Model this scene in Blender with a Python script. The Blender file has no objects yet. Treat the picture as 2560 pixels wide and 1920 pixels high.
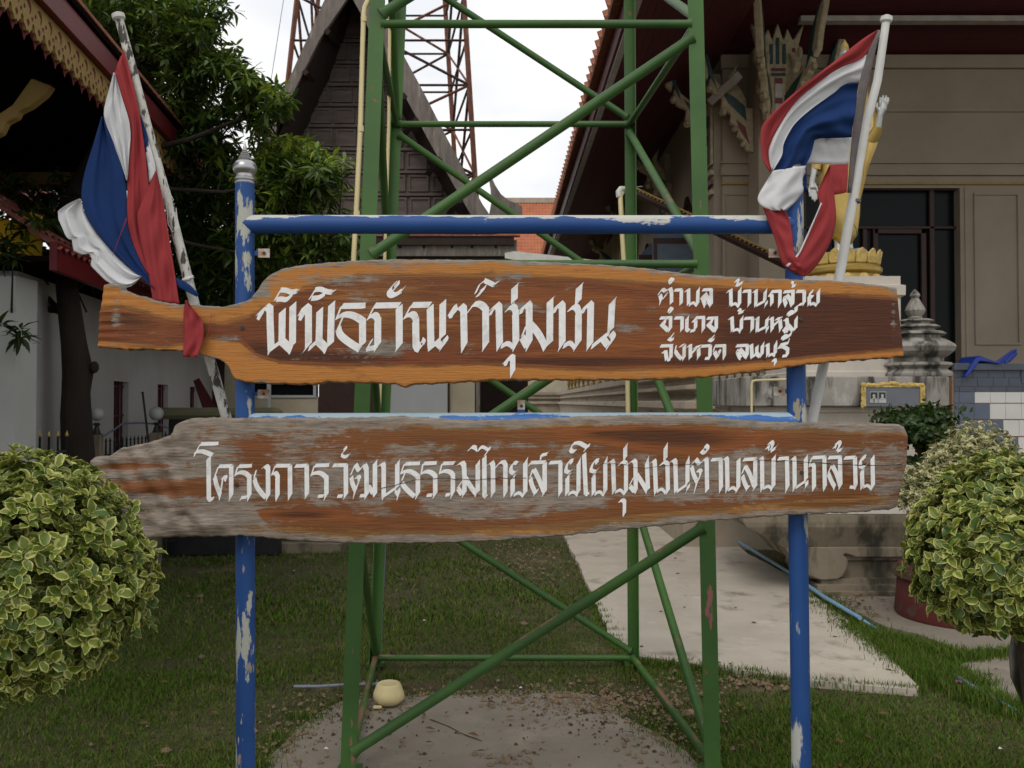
import bpy, bmesh, math, random
import numpy as np
from mathutils import Vector, Matrix
random.seed(7); RNG = np.random.default_rng(11)
SC = bpy.context.scene
COL = SC.collection
# ------------------------------------------------------------------ camera
F = 2200.0; EYE = 1.55; PITCH = math.atan(45.0 / F)
cd = bpy.data.cameras.new('camera'); cd.sensor_width = 36.0; cd.lens = F * 36.0 / 2560.0
cd.clip_end = 500; cd.clip_start = 0.05
cam = bpy.data.objects.new('camera', cd); COL.objects.link(cam)
cam.location = (0, 0, EYE); cam.rotation_euler = (math.radians(90) + PITCH, 0, 0)
SC.camera = cam
SC.render.resolution_x = 1024; SC.render.resolution_y = 768
cd.dof.use_dof = True; cd.dof.focus_distance = 2.9; cd.dof.aperture_fstop = 9.0
# ------------------------------------------------------------------ sky and sun (bright overcast)
W = bpy.data.worlds.new('World'); SC.world = W; W.use_nodes = True
nt = W.node_tree; nt.nodes.clear()
o = nt.nodes.new('ShaderNodeOutputWorld'); bg = nt.nodes.new('ShaderNodeBackground')
sky = nt.nodes.new('ShaderNodeTexSky'); sky.sky_type = 'NISHITA'; sky.sun_disc = False
SUN_EL, SUN_AZ = math.radians(58), math.radians(200)
sky.sun_elevation = SUN_EL; sky.sun_rotation = SUN_AZ
tc = nt.nodes.new('ShaderNodeTexCoord'); mp = nt.nodes.new('ShaderNodeMapping'); mp.inputs['Scale'].default_value = (1.2, 1.2, 4.0)
nz = nt.nodes.new('ShaderNodeTexNoise'); nz.inputs['Scale'].default_value = 2.6; nz.inputs['Detail'].default_value = 7
cr = nt.nodes.new('ShaderNodeValToRGB')
cr.color_ramp.elements[0].position = .38; cr.color_ramp.elements[0].color = (9.3, 9.5, 9.8, 1)
cr.color_ramp.elements[1].position = .60; cr.color_ramp.elements[1].color = (11.6, 11.35, 10.9, 1)
mx = nt.nodes.new('ShaderNodeMixRGB'); mx.inputs[0].default_value = .93
L = nt.links.new
L(tc.outputs['Generated'], mp.inputs['Vector']); L(mp.outputs[0], nz.inputs['Vector']); L(nz.outputs[0], cr.inputs[0])
L(sky.outputs[0], mx.inputs[1]); L(cr.outputs[0], mx.inputs[2]); L(mx.outputs[0], bg.inputs['Color'])
bg.inputs['Strength'].default_value = 0.112
L(bg.outputs[0], o.inputs['Surface'])
sd = bpy.data.lights.new('sun', 'SUN'); sd.energy = 1.15; sd.angle = math.radians(28); sd.color = (1, .95, .86)
sun = bpy.data.objects.new('sun', sd); COL.objects.link(sun)
sun.rotation_euler = (math.radians(40), 0, math.radians(-24))
SC.view_settings.view_transform = 'Standard'; SC.view_settings.look = 'None'
SC.view_settings.exposure = -0.12; SC.view_settings.gamma = 1.0; SC.view_settings.use_curve_mapping = False
SC.cycles.max_bounces = 6; SC.cycles.diffuse_bounces = 3; SC.cycles.glossy_bounces = 2
SC.cycles.use_denoising = True

# ------------------------------------------------------------------ helpers
def P(px, py, Y):
    x, y = (px - 1280) / F, (960 - py) / F
    c, s = math.cos(PITCH), math.sin(PITCH)
    d = Vector((x, c - y * s, s + y * c)); t = Y / d.y
    return Vector((d.x * t, Y, EYE + d.z * t))
def G(px, py, z=0.0):
    x, y = (px - 1280) / F, (960 - py) / F
    c, s = math.cos(PITCH), math.sin(PITCH)
    d = Vector((x, c - y * s, s + y * c)); t = (z - EYE) / d.z
    return Vector((d.x * t, d.y * t, z))
OFF = {}
class MB:
    def __init__(s): s.v = []; s.f = []; s.c = None
    def add(s, vs, fs):
        n = len(s.v); s.v += [tuple(p) for p in vs]; s.f += [tuple(i + n for i in f) for f in fs]; return s
    def box(s, x0, y0, z0, x1, y1, z1, fr=None, bev=0):
        if bev:
            b = bev; vs = []; fs = []
            def ring(x0, y0, x1, y1, z):
                return [(x0 + b, y0, z), (x1 - b, y0, z), (x1, y0 + b, z), (x1, y1 - b, z), (x1 - b, y1, z), (x0 + b, y1, z), (x0, y1 - b, z), (x0, y0 + b, z)]
            vs = ring(x0 + b, y0 + b, x1 - b, y1 - b, z0) + ring(x0, y0, x1, y1, z0 + b) + ring(x0, y0, x1, y1, z1 - b) + ring(x0 + b, y0 + b, x1 - b, y1 - b, z1)
            fs = [tuple(range(7, -1, -1)), tuple(range(24, 32))]
            for k in range(3):
                for i in range(8): fs.append((k * 8 + i, k * 8 + (i + 1) % 8, k * 8 + 8 + (i + 1) % 8, k * 8 + 8 + i))
        else:
            vs = [(x0, y0, z0), (x1, y0, z0), (x1, y1, z0), (x0, y1, z0), (x0, y0, z1), (x1, y0, z1), (x1, y1, z1), (x0, y1, z1)]
            fs = [(0, 3, 2, 1), (4, 5, 6, 7), (0, 1, 5, 4), (1, 2, 6, 5), (2, 3, 7, 6), (3, 0, 4, 7)]
        if fr is not None:
            O, ux, uy, uz = fr; vs = [O + ux * p[0] + uy * p[1] + uz * p[2] for p in vs]
        return s.add(vs, fs)
    def tube(s, pts, r, n=12, cap=True):
        pts = [Vector(p) for p in pts]; rs = r if isinstance(r, (list, tuple)) else [r] * len(pts)
        vs = []; fs = []; up = None
        for i, p in enumerate(pts):
            d = (pts[min(i + 1, len(pts) - 1)] - pts[max(i - 1, 0)]).normalized()
            if up is None: up = Vector((0, 0, 1)) if abs(d.z) < .9 else Vector((0, 1, 0))
            a = d.cross(up).normalized(); b = a.cross(d).normalized(); up = b
            for k in range(n):
                t = 2 * math.pi * k / n; vs.append(p + a * (math.cos(t) * rs[i]) + b * (math.sin(t) * rs[i]))
        for i in range(len(pts) - 1):
            for k in range(n): fs.append((i * n + k, i * n + (k + 1) % n, (i + 1) * n + (k + 1) % n, (i + 1) * n + k))
        if cap: fs += [tuple(range(n - 1, -1, -1)), tuple(range((len(pts) - 1) * n, len(pts) * n))]
        return s.add(vs, fs)
    def lathe(s, prof, c, n=24, sx=1, sy=1, ph=0.0):
        vs = []; fs = []; m = len(prof)
        for r, z in prof:
            for k in range(n):
                t = 2 * math.pi * (k + .5) / n + ph; vs.append((c[0] + math.cos(t) * r * sx, c[1] + math.sin(t) * r * sy, c[2] + z))
        for i in range(m - 1):
            for k in range(n): fs.append((i * n + k, i * n + (k + 1) % n, (i + 1) * n + (k + 1) % n, (i + 1) * n + k))
        fs += [tuple(range(n - 1, -1, -1)), tuple(range((m - 1) * n, m * n))]
        return s.add(vs, fs)
    def prism(s, poly, fr, depth):
        # poly in (a, b) of frame (O, ua, ub, un): extruded by depth along un; concave polygons are fine
        O, ua, ub, un = fr; n = len(poly)
        a = [O + ua * p[0] + ub * p[1] for p in poly]; b = [q + un * depth for q in a]
        from mathutils.geometry import tessellate_polygon
        tris = tessellate_polygon([[Vector((p[0], p[1], 0)) for p in poly]])
        fs = []
        for t in tris: fs.append(tuple(t)); fs.append((t[2] + n, t[1] + n, t[0] + n))
        for i in range(n): fs.append((i, (i + 1) % n, (i + 1) % n + n, i + n))
        return s.add(a + b, fs)
    def sphere(s, c, r, n=16, sx=1, sy=1, sz=1):
        m = n // 2; prof = [(math.sin(math.pi * i / m) * r + 1e-4, -math.cos(math.pi * i / m) * r * sz) for i in range(m + 1)]
        return s.lathe(prof, c, n, sx, sy)
    def build(s, name, mat, parent=None, smooth=False, bevel=0):
        off = OFF.get(parent.name, Vector()) if parent else Vector()
        me = bpy.data.meshes.new(name)
        me.from_pydata([(p[0] - off.x, p[1] - off.y, p[2] - off.z) for p in s.v], [], s.f)
        bm = bmesh.new(); bm.from_mesh(me)
        bmesh.ops.recalc_face_normals(bm, faces=bm.faces); bm.to_mesh(me); bm.free()
        me.materials.append(mat)
        if smooth: me.polygons.foreach_set('use_smooth', [True] * len(me.polygons))
        ob = bpy.data.objects.new(name, me); COL.objects.link(ob)
        if parent: ob.parent = parent; OFF[ob.name] = off
        else: OFF[ob.name] = Vector()
        if smooth == 'auto':
            me.set_sharp_from_angle(angle=math.radians(38))
        if bevel:
            m = ob.modifiers.new('bevel', 'BEVEL'); m.width = bevel; m.segments = 1; m.limit_method = 'ANGLE'
        return ob
def thing(name, label, cat, loc, group=None):
    e = bpy.data.objects.new(name, None); COL.objects.link(e); e.location = loc; e.empty_display_size = .1
    e['label'] = label; e['category'] = cat
    if group: e['group'] = group
    OFF[e.name] = Vector(loc); return e
def tag(ob, label, cat, group=None):
    ob['label'] = label; ob['category'] = cat
    if group: ob['group'] = group
    return ob
def stuff(ob, label=None, cat=None):
    ob['kind'] = 'stuff'
    if label: ob['label'] = label
    if cat: ob['category'] = cat
    return ob
def struct(ob): ob['kind'] = 'structure'; return ob
def dup_mesh(name, me, parent, loc, rot=None, scale=None, label=None):
    ob = bpy.data.objects.new(name, me); COL.objects.link(ob); ob.parent = parent
    ob.location = Vector(loc) - OFF.get(parent.name, Vector())
    if rot is not None: ob.rotation_euler = rot
    if scale is not None: ob.scale = (scale,) * 3 if not hasattr(scale, '__len__') else scale
    return ob
def FR(O, ux=(1, 0, 0), uy=(0, 1, 0), uz=(0, 0, 1)): return (Vector(O), Vector(ux), Vector(uy), Vector(uz))
# ------------------------------------------------------------------ materials
def mat(name, c1, c2=None, scale=6, detail=6, rough=.8, bump=.1, bscale=None, stretch=(1, 1, 1), metal=0, patch=None, patch2=None, lo=.35, hi=.65, spec=.4, sub=0, trans=0, bdist=.01):
    m = bpy.data.materials.new(name); m.use_nodes = True; N = m.node_tree.nodes; LK = m.node_tree.links.new
    b = N['Principled BSDF']; b.inputs['Roughness'].default_value = rough; b.inputs['Metallic'].default_value = metal
    b.inputs['Specular IOR Level'].default_value = spec
    t = N.new('ShaderNodeTexCoord'); mp = N.new('ShaderNodeMapping'); mp.inputs['Scale'].default_value = stretch
    LK(t.outputs['Object'], mp.inputs[0])
    def noise(sc, det, st=None):
        n = N.new('ShaderNodeTexNoise'); n.inputs['Scale'].default_value = sc; n.inputs['Detail'].default_value = det; n.inputs['Roughness'].default_value = .62
        if st:
            q = N.new('ShaderNodeMapping'); q.inputs['Scale'].default_value = st; q.inputs['Location'].default_value = (3.1, 1.7, 5.3); LK(t.outputs['Object'], q.inputs[0]); LK(q.outputs[0], n.inputs['Vector'])
        else: LK(mp.outputs[0], n.inputs['Vector'])
        return n
    def ramp(fac, a, z):
        r = N.new('ShaderNodeMapRange'); r.inputs['From Min'].default_value = a; r.inputs['From Max'].default_value = z; LK(fac, r.inputs['Value']); return r.outputs[0]
    def mixc(f, a, bb):
        x = N.new('ShaderNodeMixRGB'); LK(f, x.inputs[0])
        for s, v in ((1, a), (2, bb)):
            if isinstance(v, tuple): x.inputs[s].default_value = (*v, 1)
            else: LK(v, x.inputs[s])
        return x.outputs[0]
    c2 = c2 or tuple(v * .8 for v in c1)
    n1 = noise(scale, detail); col = mixc(ramp(n1.outputs[0], lo, hi), c1, c2)
    for p in (patch, patch2):
        if p:
            pc, ps, th, w, pst = p; n2 = noise(ps, 8, pst); col = mixc(ramp(n2.outputs[0], th, th + w), col, pc)
    LK(col, b.inputs['Base Color'])
    if bump:
        n3 = noise(bscale or scale * 6, 6, stretch); bp = N.new('ShaderNodeBump'); bp.inputs['Strength'].default_value = bump; bp.inputs['Distance'].default_value = bdist
        LK(n3.outputs[0], bp.inputs['Height']); LK(bp.outputs[0], b.inputs['Normal'])
    if trans:
        b.inputs['Transmission Weight'].default_value = trans
    return m
M = {}
M['blue'] = mat('blue_paint', (.015, .060, .215), (.020, .075, .255), 3, rough=.5, bump=.12, bscale=90, bdist=.002, spec=.3,
                patch=((.40, .41, .36), 15, .58, .02, (1, 1, .26)), patch2=((.30, .26, .20), 26, .60, .02, (1, 1, .30)))
M['blue_worn'] = mat('blue_paint_flaking', (.015, .060, .215), (.020, .075, .255), 3, rough=.5, bump=.12, bscale=90, bdist=.002, spec=.3,
                patch=((.42, .43, .40), 13, .56, .03, (1, 1, .22)), patch2=((.36, .36, .33), 7, .58, .02, (1, 1, .2)))
M['green'] = mat('green_paint', (.055, .142, .025), (.036, .095, .021), 2.2, rough=.5, bump=.15, bscale=70, bdist=.002,
                 patch=((.28, .11, .10), 9, .655, .02, (1, 1, .22)), patch2=((.22, .09, .04), 20, .665, .03, (1, 1, 1)))
M['cream_pipe'] = mat('cream_plastic', (.66, .56, .30), (.58, .49, .26), 5, rough=.42, bump=.05)
M['white_plastic'] = mat('white_plastic', (.66, .66, .62), (.55, .55, .5), 9, rough=.4, bump=.05)
M['grey_pipe'] = mat('grey_plastic', (.22, .25, .30), (.16, .18, .22), 5, rough=.45)
M['blue_pipe'] = mat('light_blue_plastic', (.23, .42, .60), (.17, .33, .50), 5, rough=.4, patch=((.10, .10, .09), 18, .66, .05, (1, 1, 1)))
M['steel'] = mat('brushed_steel', (.45, .45, .46), (.36, .36, .37), 20, rough=.32, bump=.08, metal=.85, stretch=(1, 1, 6))
M['rustplate'] = mat('rusty_plate', (.55, .53, .48), (.30, .13, .06), 28, rough=.6, bump=.1)
M['dark_metal'] = mat('dark_metal', (.03, .028, .025), (.05, .04, .035), 20, rough=.5)
M['letter'] = mat('white_lettering_paint', (.83, .83, .84), (.74, .74, .74), 55, rough=.6, bump=.25, bscale=220, bdist=.001, patch=((.50, .42, .34), 90, .63, .12, (.3, 1, 1)), patch2=((.66, .65, .64), 26, .55, .1, (1, 1, 1)))
M['crack'] = mat('dark_crack', (.012, .009, .007), rough=1)
M['pole_old'] = mat('peeling_white_paint', (.62, .62, .58), (.45, .44, .40), 10, rough=.7, bump=.3, patch=((.06, .05, .045), 34, .53, .03, (1, 1, .3)))
M['pole_white'] = mat('greyish_white_paint', (.60, .60, .58), (.50, .50, .47), 8, rough=.5, bump=.08)
M['cloth_red'] = mat('red_cloth', (.40, .055, .06), (.34, .045, .05), 3, rough=.85, bump=.15, bscale=300, bdist=.001, spec=.2)
M['cloth_white'] = mat('white_cloth', (.76, .76, .78), (.68, .69, .71), 3, rough=.85, bump=.15, bscale=300, bdist=.001, spec=.2, patch=((.10, .10, .10), 30, .755, .02, (1, 1, 1)))
M['cloth_blue'] = mat('blue_cloth', (.014, .046, .165), (.011, .036, .135), 3, rough=.85, bump=.15, bscale=300, bdist=.001, spec=.2)
M['cloth_grey'] = mat('grey_hem_cloth', (.16, .14, .14), (.12, .105, .105), 30, rough=.9)
for q in ('cloth_red', 'cloth_white', 'cloth_blue'):           # thin cloth lets some light through
    N = M[q].node_tree.nodes; LK = M[q].node_tree.links.new; b_ = N['Principled BSDF']; tr = N.new('ShaderNodeBsdfTranslucent'); LK(b_.inputs['Base Color'].links[0].from_socket, tr.inputs[0])
    mx_ = N.new('ShaderNodeMixShader'); mx_.inputs[0].default_value = .22; LK(b_.outputs[0], mx_.inputs[1]); LK(tr.outputs[0], mx_.inputs[2]); LK(mx_.outputs[0], N['Material Output'].inputs[0])
M['string'] = mat('white_string', (.7, .7, .68), rough=.9)

# ------------------------------------------------------------------ live-edge board material (colours painted per vertex are the wood's own)
def wood_mat(name, orange, heart, light, grey, dark):
    m = bpy.data.materials.new(name); m.use_nodes = True; N = m.node_tree.nodes; LK = m.node_tree.links.new
    b = N['Principled BSDF']; b.inputs['Roughness'].default_value = .62; b.inputs['Specular IOR Level'].default_value = .35
    t = N.new('ShaderNodeTexCoord'); at = N.new('ShaderNodeAttribute'); at.attribute_name = 'wood'
    sp = N.new('ShaderNodeSeparateColor'); LK(at.outputs['Color'], sp.inputs[0])
    def noise(sc, st, det=7, loc=(0, 0, 0), dist=0, rough=.62):
        q = N.new('ShaderNodeMapping'); q.inputs['Scale'].default_value = st; q.inputs['Location'].default_value = loc; LK(t.outputs['Object'], q.inputs[0])
        n = N.new('ShaderNodeTexNoise'); n.inputs['Scale'].default_value = sc; n.inputs['Detail'].default_value = det; n.inputs['Distortion'].default_value = dist; n.inputs['Roughness'].default_value = rough
        LK(q.outputs[0], n.inputs['Vector']); return n.outputs[0]
    def math_(op, a, bb, c=None):
        x = N.new('ShaderNodeMath'); x.operation = op
        for i, v in enumerate((a, bb, c)):
            if v is None: continue
            if isinstance(v, (int, float)): x.inputs[i].default_value = v
            else: LK(v, x.inputs[i])
        return x.outputs[0]
    def rng(v, a, z):
        r = N.new('ShaderNodeMapRange'); r.interpolation_type = 'SMOOTHSTEP'; r.inputs['From Min'].default_value = a; r.inputs['From Max'].default_value = z; LK(v, r.inputs['Value']); return r.outputs[0]
    def mixc(f, a, bb, fac=None, mode='MIX'):
        x = N.new('ShaderNodeMixRGB'); x.blend_type = mode
        if isinstance(f, float): x.inputs[0].default_value = f
        else: LK(f, x.inputs[0])
        for s, v in ((1, a), (2, bb)):
            if isinstance(v, tuple): x.inputs[s].default_value = (*v, 1)
            else: LK(v, x.inputs[s])
        return x.outputs[0]
    grain = noise(5, (.8, 1, 10), 9, dist=.9, rough=.7); fine = noise(22, (.5, 1, 10), 6, (5, 0, 2)); blot = noise(7, (.9, 1, 2.1), 10, (2, 1, 7), .5, .78)
    tiny = noise(60, (.35, 1, 2.5), 4, (1, 9, 3))
    # heart
    big = noise(2.2, (.7, 1, 4.5), 5, (4, 4, 1), .8)
    hv = math_('ADD', sp.outputs[0], math_('MULTIPLY', math_('SUBTRACT', grain, .5), .75))
    hm = rng(hv, .28, .75)
    deep = rng(math_('ADD', sp.outputs[0], math_('MULTIPLY', math_('SUBTRACT', big, .5), .9)), .66, .98)
    lv = math_('ADD', sp.outputs[2], math_('MULTIPLY', math_('SUBTRACT', blot, .5), 1.2)); lm = rng(lv, .40, .62)
    col = mixc(rng(grain, .42, .58), orange, tuple(x * .58 for x in orange))
    col = mixc(math_('MULTIPLY', rng(big, .42, .62), .6), col, (.20, .10, .035))
    col = mixc(lm, col, light)
    hc = mixc(math_('MULTIPLY', rng(fine, .44, .62), .7), heart, dark); hc = mixc(rng(big, .44, .60), hc, (.30, .090, .018))
    hc = mixc(deep, hc, tuple(x * .38 for x in heart)); col = mixc(hm, col, hc)
    edge = math_('MULTIPLY', hm, math_('SUBTRACT', 1.0, hm)); col = mixc(math_('MULTIPLY', edge, 2.2), col, tuple(x * .6 for x in heart))
    gv = math_('ADD', sp.outputs[1], math_('ADD', math_('MULTIPLY', math_('SUBTRACT', blot, .5), 2.4), math_('MULTIPLY', math_('SUBTRACT', fine, .5), 1.1)))
    gm = math_('MULTIPLY', rng(gv, .40, .68), .94)
    gc = mixc(rng(tiny, .3, .7), grey, tuple(x * .55 for x in grey))
    gc = mixc(rng(fine, .58, .75), gc, tuple(x * .35 for x in grey))
    col = mixc(gm, col, gc)
    col = mixc(math_('MULTIPLY', rng(tiny, .56, .8), .35), col, tuple(x * .3 for x in heart))
    LK(col, b.inputs['Base Color'])
    bp = N.new('ShaderNodeBump'); bp.inputs['Strength'].default_value = .55; bp.inputs['Distance'].default_value = .004
    LK(math_('ADD', fine, math_('MULTIPLY', tiny, .5)), bp.inputs['Height']); LK(bp.outputs[0], b.inputs['Normal'])
    return m
M['board1'] = wood_mat('varnished_live_edge_wood', (.33, .125, .026), (.185, .048, .013), (.43, .17, .034), (.28, .25, .21), (.10, .024, .008))
M['board2'] = wood_mat('weathered_live_edge_wood', (.27, .125, .035), (.21, .065, .016), (.44, .19, .035), (.305, .255, .21), (.12, .034, .01))

def interp(pts, x):
    if x <= pts[0][0]: return pts[0][1]
    for (a, b), (c, d) in zip(pts, pts[1:]):
        if x <= c: return b + (d - b) * (x - a) / max(c - a, 1e-6)
    return pts[-1][1]
def board(name, label, top, bot, x0, x1, YF, TH, nx, ny, wood, relief, mt, leftcurve, rightcurve):
    root = thing(name, label, 'sign board', P((x0 + x1) / 2, interp(bot, (x0 + x1) / 2), YF + TH / 2), 'wooden name boards bolted to the blue pipe frame')
    rr = random.Random(3); vs = []; cols = []; ph = [rr.uniform(0, 9) for _ in range(8)]
    def fr(px, v):  # front depth offset
        e = min(v, 1 - v) ; k = max(0, 1 - e / .022); return .009 * (1 - math.sqrt(max(0, 1 - k * k))) if k > 0 else 0
    for i in range(nx + 1):
        u = i / nx
        for j in range(ny + 1):
            v = .5 - .5 * math.cos(math.pi * j / ny); v = v * .5 + (j / ny) * .5
            xl = interp(leftcurve, v); xr = interp(rightcurve, v); px = xl + (xr - xl) * u
            jit = (math.sin(px * .11 + ph[0]) * 1.2 + math.sin(px * .23 + ph[1]) * .9 + math.sin(px * .53 + ph[2]) * .7)
            yt, yb = interp(top, px), interp(bot, px); py = yt + (yb - yt) * v
            py += .55 * jit * (1 - v) ** 6 * .8 + jit * v ** 6 * .8
            eu = min(u, 1 - u) * 60; ku = max(0, 1 - eu)
            dy = fr(px, v) + .010 * ku * ku - relief(px, py)
            vs.append(P(px, py, YF) + Vector((0, dy, 0))); cols.append((*wood(px, py, v), 1))
    n = (nx + 1) * (ny + 1); back = [Vector((p.x * 1.0, YF + TH, p.z)) for p in vs]
    fs = []
    A = lambda i, j: i * (ny + 1) + j
    for i in range(nx):
        for j in range(ny):
            fs.append((A(i, j), A(i + 1, j), A(i + 1, j + 1), A(i, j + 1))); 
    bd = [A(i, 0) for i in range(nx + 1)] + [A(nx, j) for j in range(1, ny + 1)] + [A(i, ny) for i in range(nx - 1, -1, -1)] + [A(0, j) for j in range(ny - 1, 0, -1)]
    allv = list(vs); ac = list(cols); idx = {}
    mid = {}
    for q in bd:
        mid[q] = len(allv); allv.append(Vector((vs[q].x, YF + TH * .55, vs[q].z)) + Vector((rr.uniform(-.002, .002), 0, rr.uniform(-.002, .003)))); ac.append((0, .8, 0, 1))
    for q in bd: idx[q] = len(allv); allv.append(back[q]); ac.append((0, .9, 0, 1))
    for a, b in zip(bd, bd[1:] + bd[:1]): fs.append((a, b, mid[b], mid[a])); fs.append((mid[a], mid[b], idx[b], idx[a]))
    off = len(allv); allv += back; ac += [(0, .9, 0, 1)] * n
    for i in range(nx):
        for j in range(ny): fs.append((off + A(i, j), off + A(i, j + 1), off + A(i + 1, j + 1), off + A(i + 1, j)))
    mb = MB(); mb.v = [tuple(p) for p in allv]; mb.f = fs
    ob = mb.build('plank', mt, root, smooth='auto')
    at = ob.data.color_attributes.new('wood', 'FLOAT_COLOR', 'POINT'); at.data.foreach_set('color', np.array(ac, dtype=np.float32).ravel())
    return root
def blob(x, y, cx, cy, rx, ry): return math.exp(-(((x - cx) / rx) ** 2 + ((y - cy) / ry) ** 2))
top1 = [(200, 709), (256, 709), (278, 707), (296, 709), (303, 724), (347, 739), (391, 752), (434, 760), (474, 760), (509, 763), (550, 767), (593, 758), (616, 750), (628, 744), (634, 733), (645, 722), (656, 703), (671, 687), (699, 673), (741, 663), (812, 656), (882, 651), (976, 647), (1120, 648), (1221, 649), (1362, 654), (1510, 661), (1600, 668), (1741, 686), (1882, 693), (2023, 699), (2081, 700), (2160, 707), (2245, 718), (2290, 722)]
bot1 = [(200, 868), (240, 868), (289, 871), (315, 876), (322, 873), (362, 873), (405, 875), (463, 877), (500, 885), (521, 893), (545, 899), (561, 905), (574, 921), (581, 941), (593, 952), (640, 958), (687, 960), (779, 962), (814, 956), (933, 958), (990, 961), (1011, 970), (1025, 962), (1120, 958), (1240, 951), (1414, 951), (1600, 950), (1670, 948), (1765, 943), (1882, 930), (1953, 921), (2012, 912), (2084, 905), (2165, 899), (2263, 891), (2290, 889)]
HU = [(200, 780), (300, 768), (420, 800), (560, 812), (620, 795), (690, 760), (760, 720), (900, 690), (1300, 690), (1500, 700), (1700, 715), (2240, 748)]
HL = [(200, 852), (420, 866), (520, 842), (600, 852), (640, 884), (700, 905), (850, 914), (1200, 908), (1500, 925), (1750, 917), (1950, 898), (2250, 872)]
def wood1(x, y, v):
    u, l = interp(HU, x), interp(HL, x); d = min(y - u, l - y)
    h = .10 + .55 * max(0, min(1, .5 + d / 14))
    h += .35 * max(0, min(1, (x - 1650) / 250)) * (1 if d > 0 else 0)
    h += .35 * blob(x, y, 800, 890, 220, 20) + .30 * blob(x, y, 1400, 905, 500, 14) + .2 * blob(x, y, 330, 810, 90, 30) + .25 * blob(x, y, 650, 860, 60, 30)
    h -= .32 * blob(x, y, 960, 770, 230, 90) + .12 * blob(x, y, 1500, 800, 160, 60)
    g = .15 + .70 * max(0, 1 - (y - interp(top1, x)) / (19 if x > 560 else 14)) ** 1.2
    g += .30 * max(0, 1 - (interp(bot1, x) - y) / 14)
    for c in ((960, 872, 110, 22, .55), (900, 745, 45, 14, .35), (850, 700, 120, 16, .35), (1300, 770, 60, 16, .35), (1560, 820, 60, 16, .42), (1290, 690, 60, 10, .3), (650, 730, 26, 26, .5), (1020, 665, 90, 12, .3), (560, 850, 40, 16, .25), (290, 780, 16, 60, .3), (1700, 790, 60, 10, .25), (1180, 860, 25, 12, .3), (2235, 790, 10, 90, .4)):
        g += 1.35 * c[4] * blob(x, y, *c[:4])
    if x > 1750 and y > u: g -= .16
    b = .12 + .5 * max(0, min(1, (u - y) / 10)) + .55 * max(0, min(1, (y - l) / 8))
    b += .3 * blob(x, y, 690, 700, 80, 22) + .3 * blob(x, y, 1500, 690, 150, 10) + .3 * blob(x, y, 300, 740, 40, 20) + .2 * blob(x, y, 1270, 660, 200, 10)
    return (h, max(0, g), b)
def relief1(x, y): return .003 * blob(x, y, 260, 800, 60, 80) * math.sin(y * .3) + (.002 * math.sin(x * .07) if x < 540 else 0)
board1 = board('sign_board', 'upper sign board of orange brown wood with the large white title lettering', top1, bot1, 240, 2263, 2.70, .045, 420, 46, wood1, relief1, M['board1'],
               [(0, 256), (.3, 250), (.45, 244), (1, 240)], [(0, 2245), (.4, 2252), (1, 2263)])
top2 = [(200, 1152), (229, 1142), (269, 1143), (295, 1123), (333, 1114), (367, 1108), (405, 1095), (430, 1088), (437, 1064), (448, 1056), (477, 1046), (535, 1045), (600, 1046), (774, 1046), (918, 1044), (1005, 1041), (1092, 1047), (1179, 1052), (1240, 1051), (1356, 1047), (1442, 1042), (1645, 1037), (1761, 1039), (1847, 1050), (1938, 1055), (2003, 1057), (2165, 1058), (2250, 1061), (2264, 1066), (2290, 1080)]
bot2 = [(200, 1200), (235, 1240), (262, 1290), (300, 1325), (340, 1343), (362, 1346), (492, 1343), (600, 1341), (629, 1342), (716, 1351), (831, 1358), (947, 1360), (1121, 1358), (1240, 1353), (1414, 1340), (1616, 1319), (1761, 1305), (1880, 1295), (2019, 1286), (2130, 1283), (2250, 1272), (2290, 1268)]
def wood2(x, y, v):
    t, bt = interp(top2, x), interp(bot2, x)
    g = .70
    for cx, cy, rx, ry, a in ((1100, 1092, 250, 22, .45), (1500, 1085, 260, 20, .5), (1720, 1100, 220, 34, .6), (2050, 1100, 160, 26, .45), (1280, 1140, 160, 26, .35), (820, 1320, 230, 22, .45), (760, 1285, 110, 16, .75), (1000, 1310, 200, 16, .35), (1300, 1320, 260, 18, .55), (1700, 1275, 230, 18, .5), (2050, 1255, 180, 20, .55), (1580, 1180, 130, 60, .28), (900, 1130, 90, 40, .3), (640, 1140, 40, 40, .45), (390, 1215, 130, 14, .6), (350, 1165, 120, 6, .5), (1000, 1262, 40, 16, .5), (2100, 1200, 100, 40, .25), (430, 1230, 80, 16, .4), (700, 1210, 60, 40, .25), (860, 1230, 130, 30, .1), (1480, 1295, 120, 9, .4), (660, 1105, 90, 20, .35)):
        g -= 1.25 * a * blob(x, y, cx, cy, rx, ry)
    g += .5 * max(0, 1 - (y - t) / 22) + .35 * max(0, 1 - (bt - y) / 26) + .25 * blob(x, y, 480, 1100, 150, 40) + .3 * blob(x, y, 520, 1300, 150, 30)
    h = .52 + .35 * blob(x, y, 1720, 1100, 200, 30) + .4 * blob(x, y, 760, 1285, 110, 14) + .25 * blob(x, y, 1560, 1085, 200, 16)
    b = .12 + .5 * blob(x, y, 1400, 1062, 160, 12) + .45 * blob(x, y, 1350, 1330, 260, 10) + .4 * blob(x, y, 960, 1065, 80, 10) + .35 * blob(x, y, 1900, 1270, 260, 10) + .3 * blob(x, y, 690, 1290, 60, 14)
    if y > bt - 34 or y < t + 26: h -= .25
    return (h, g, b)
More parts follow.
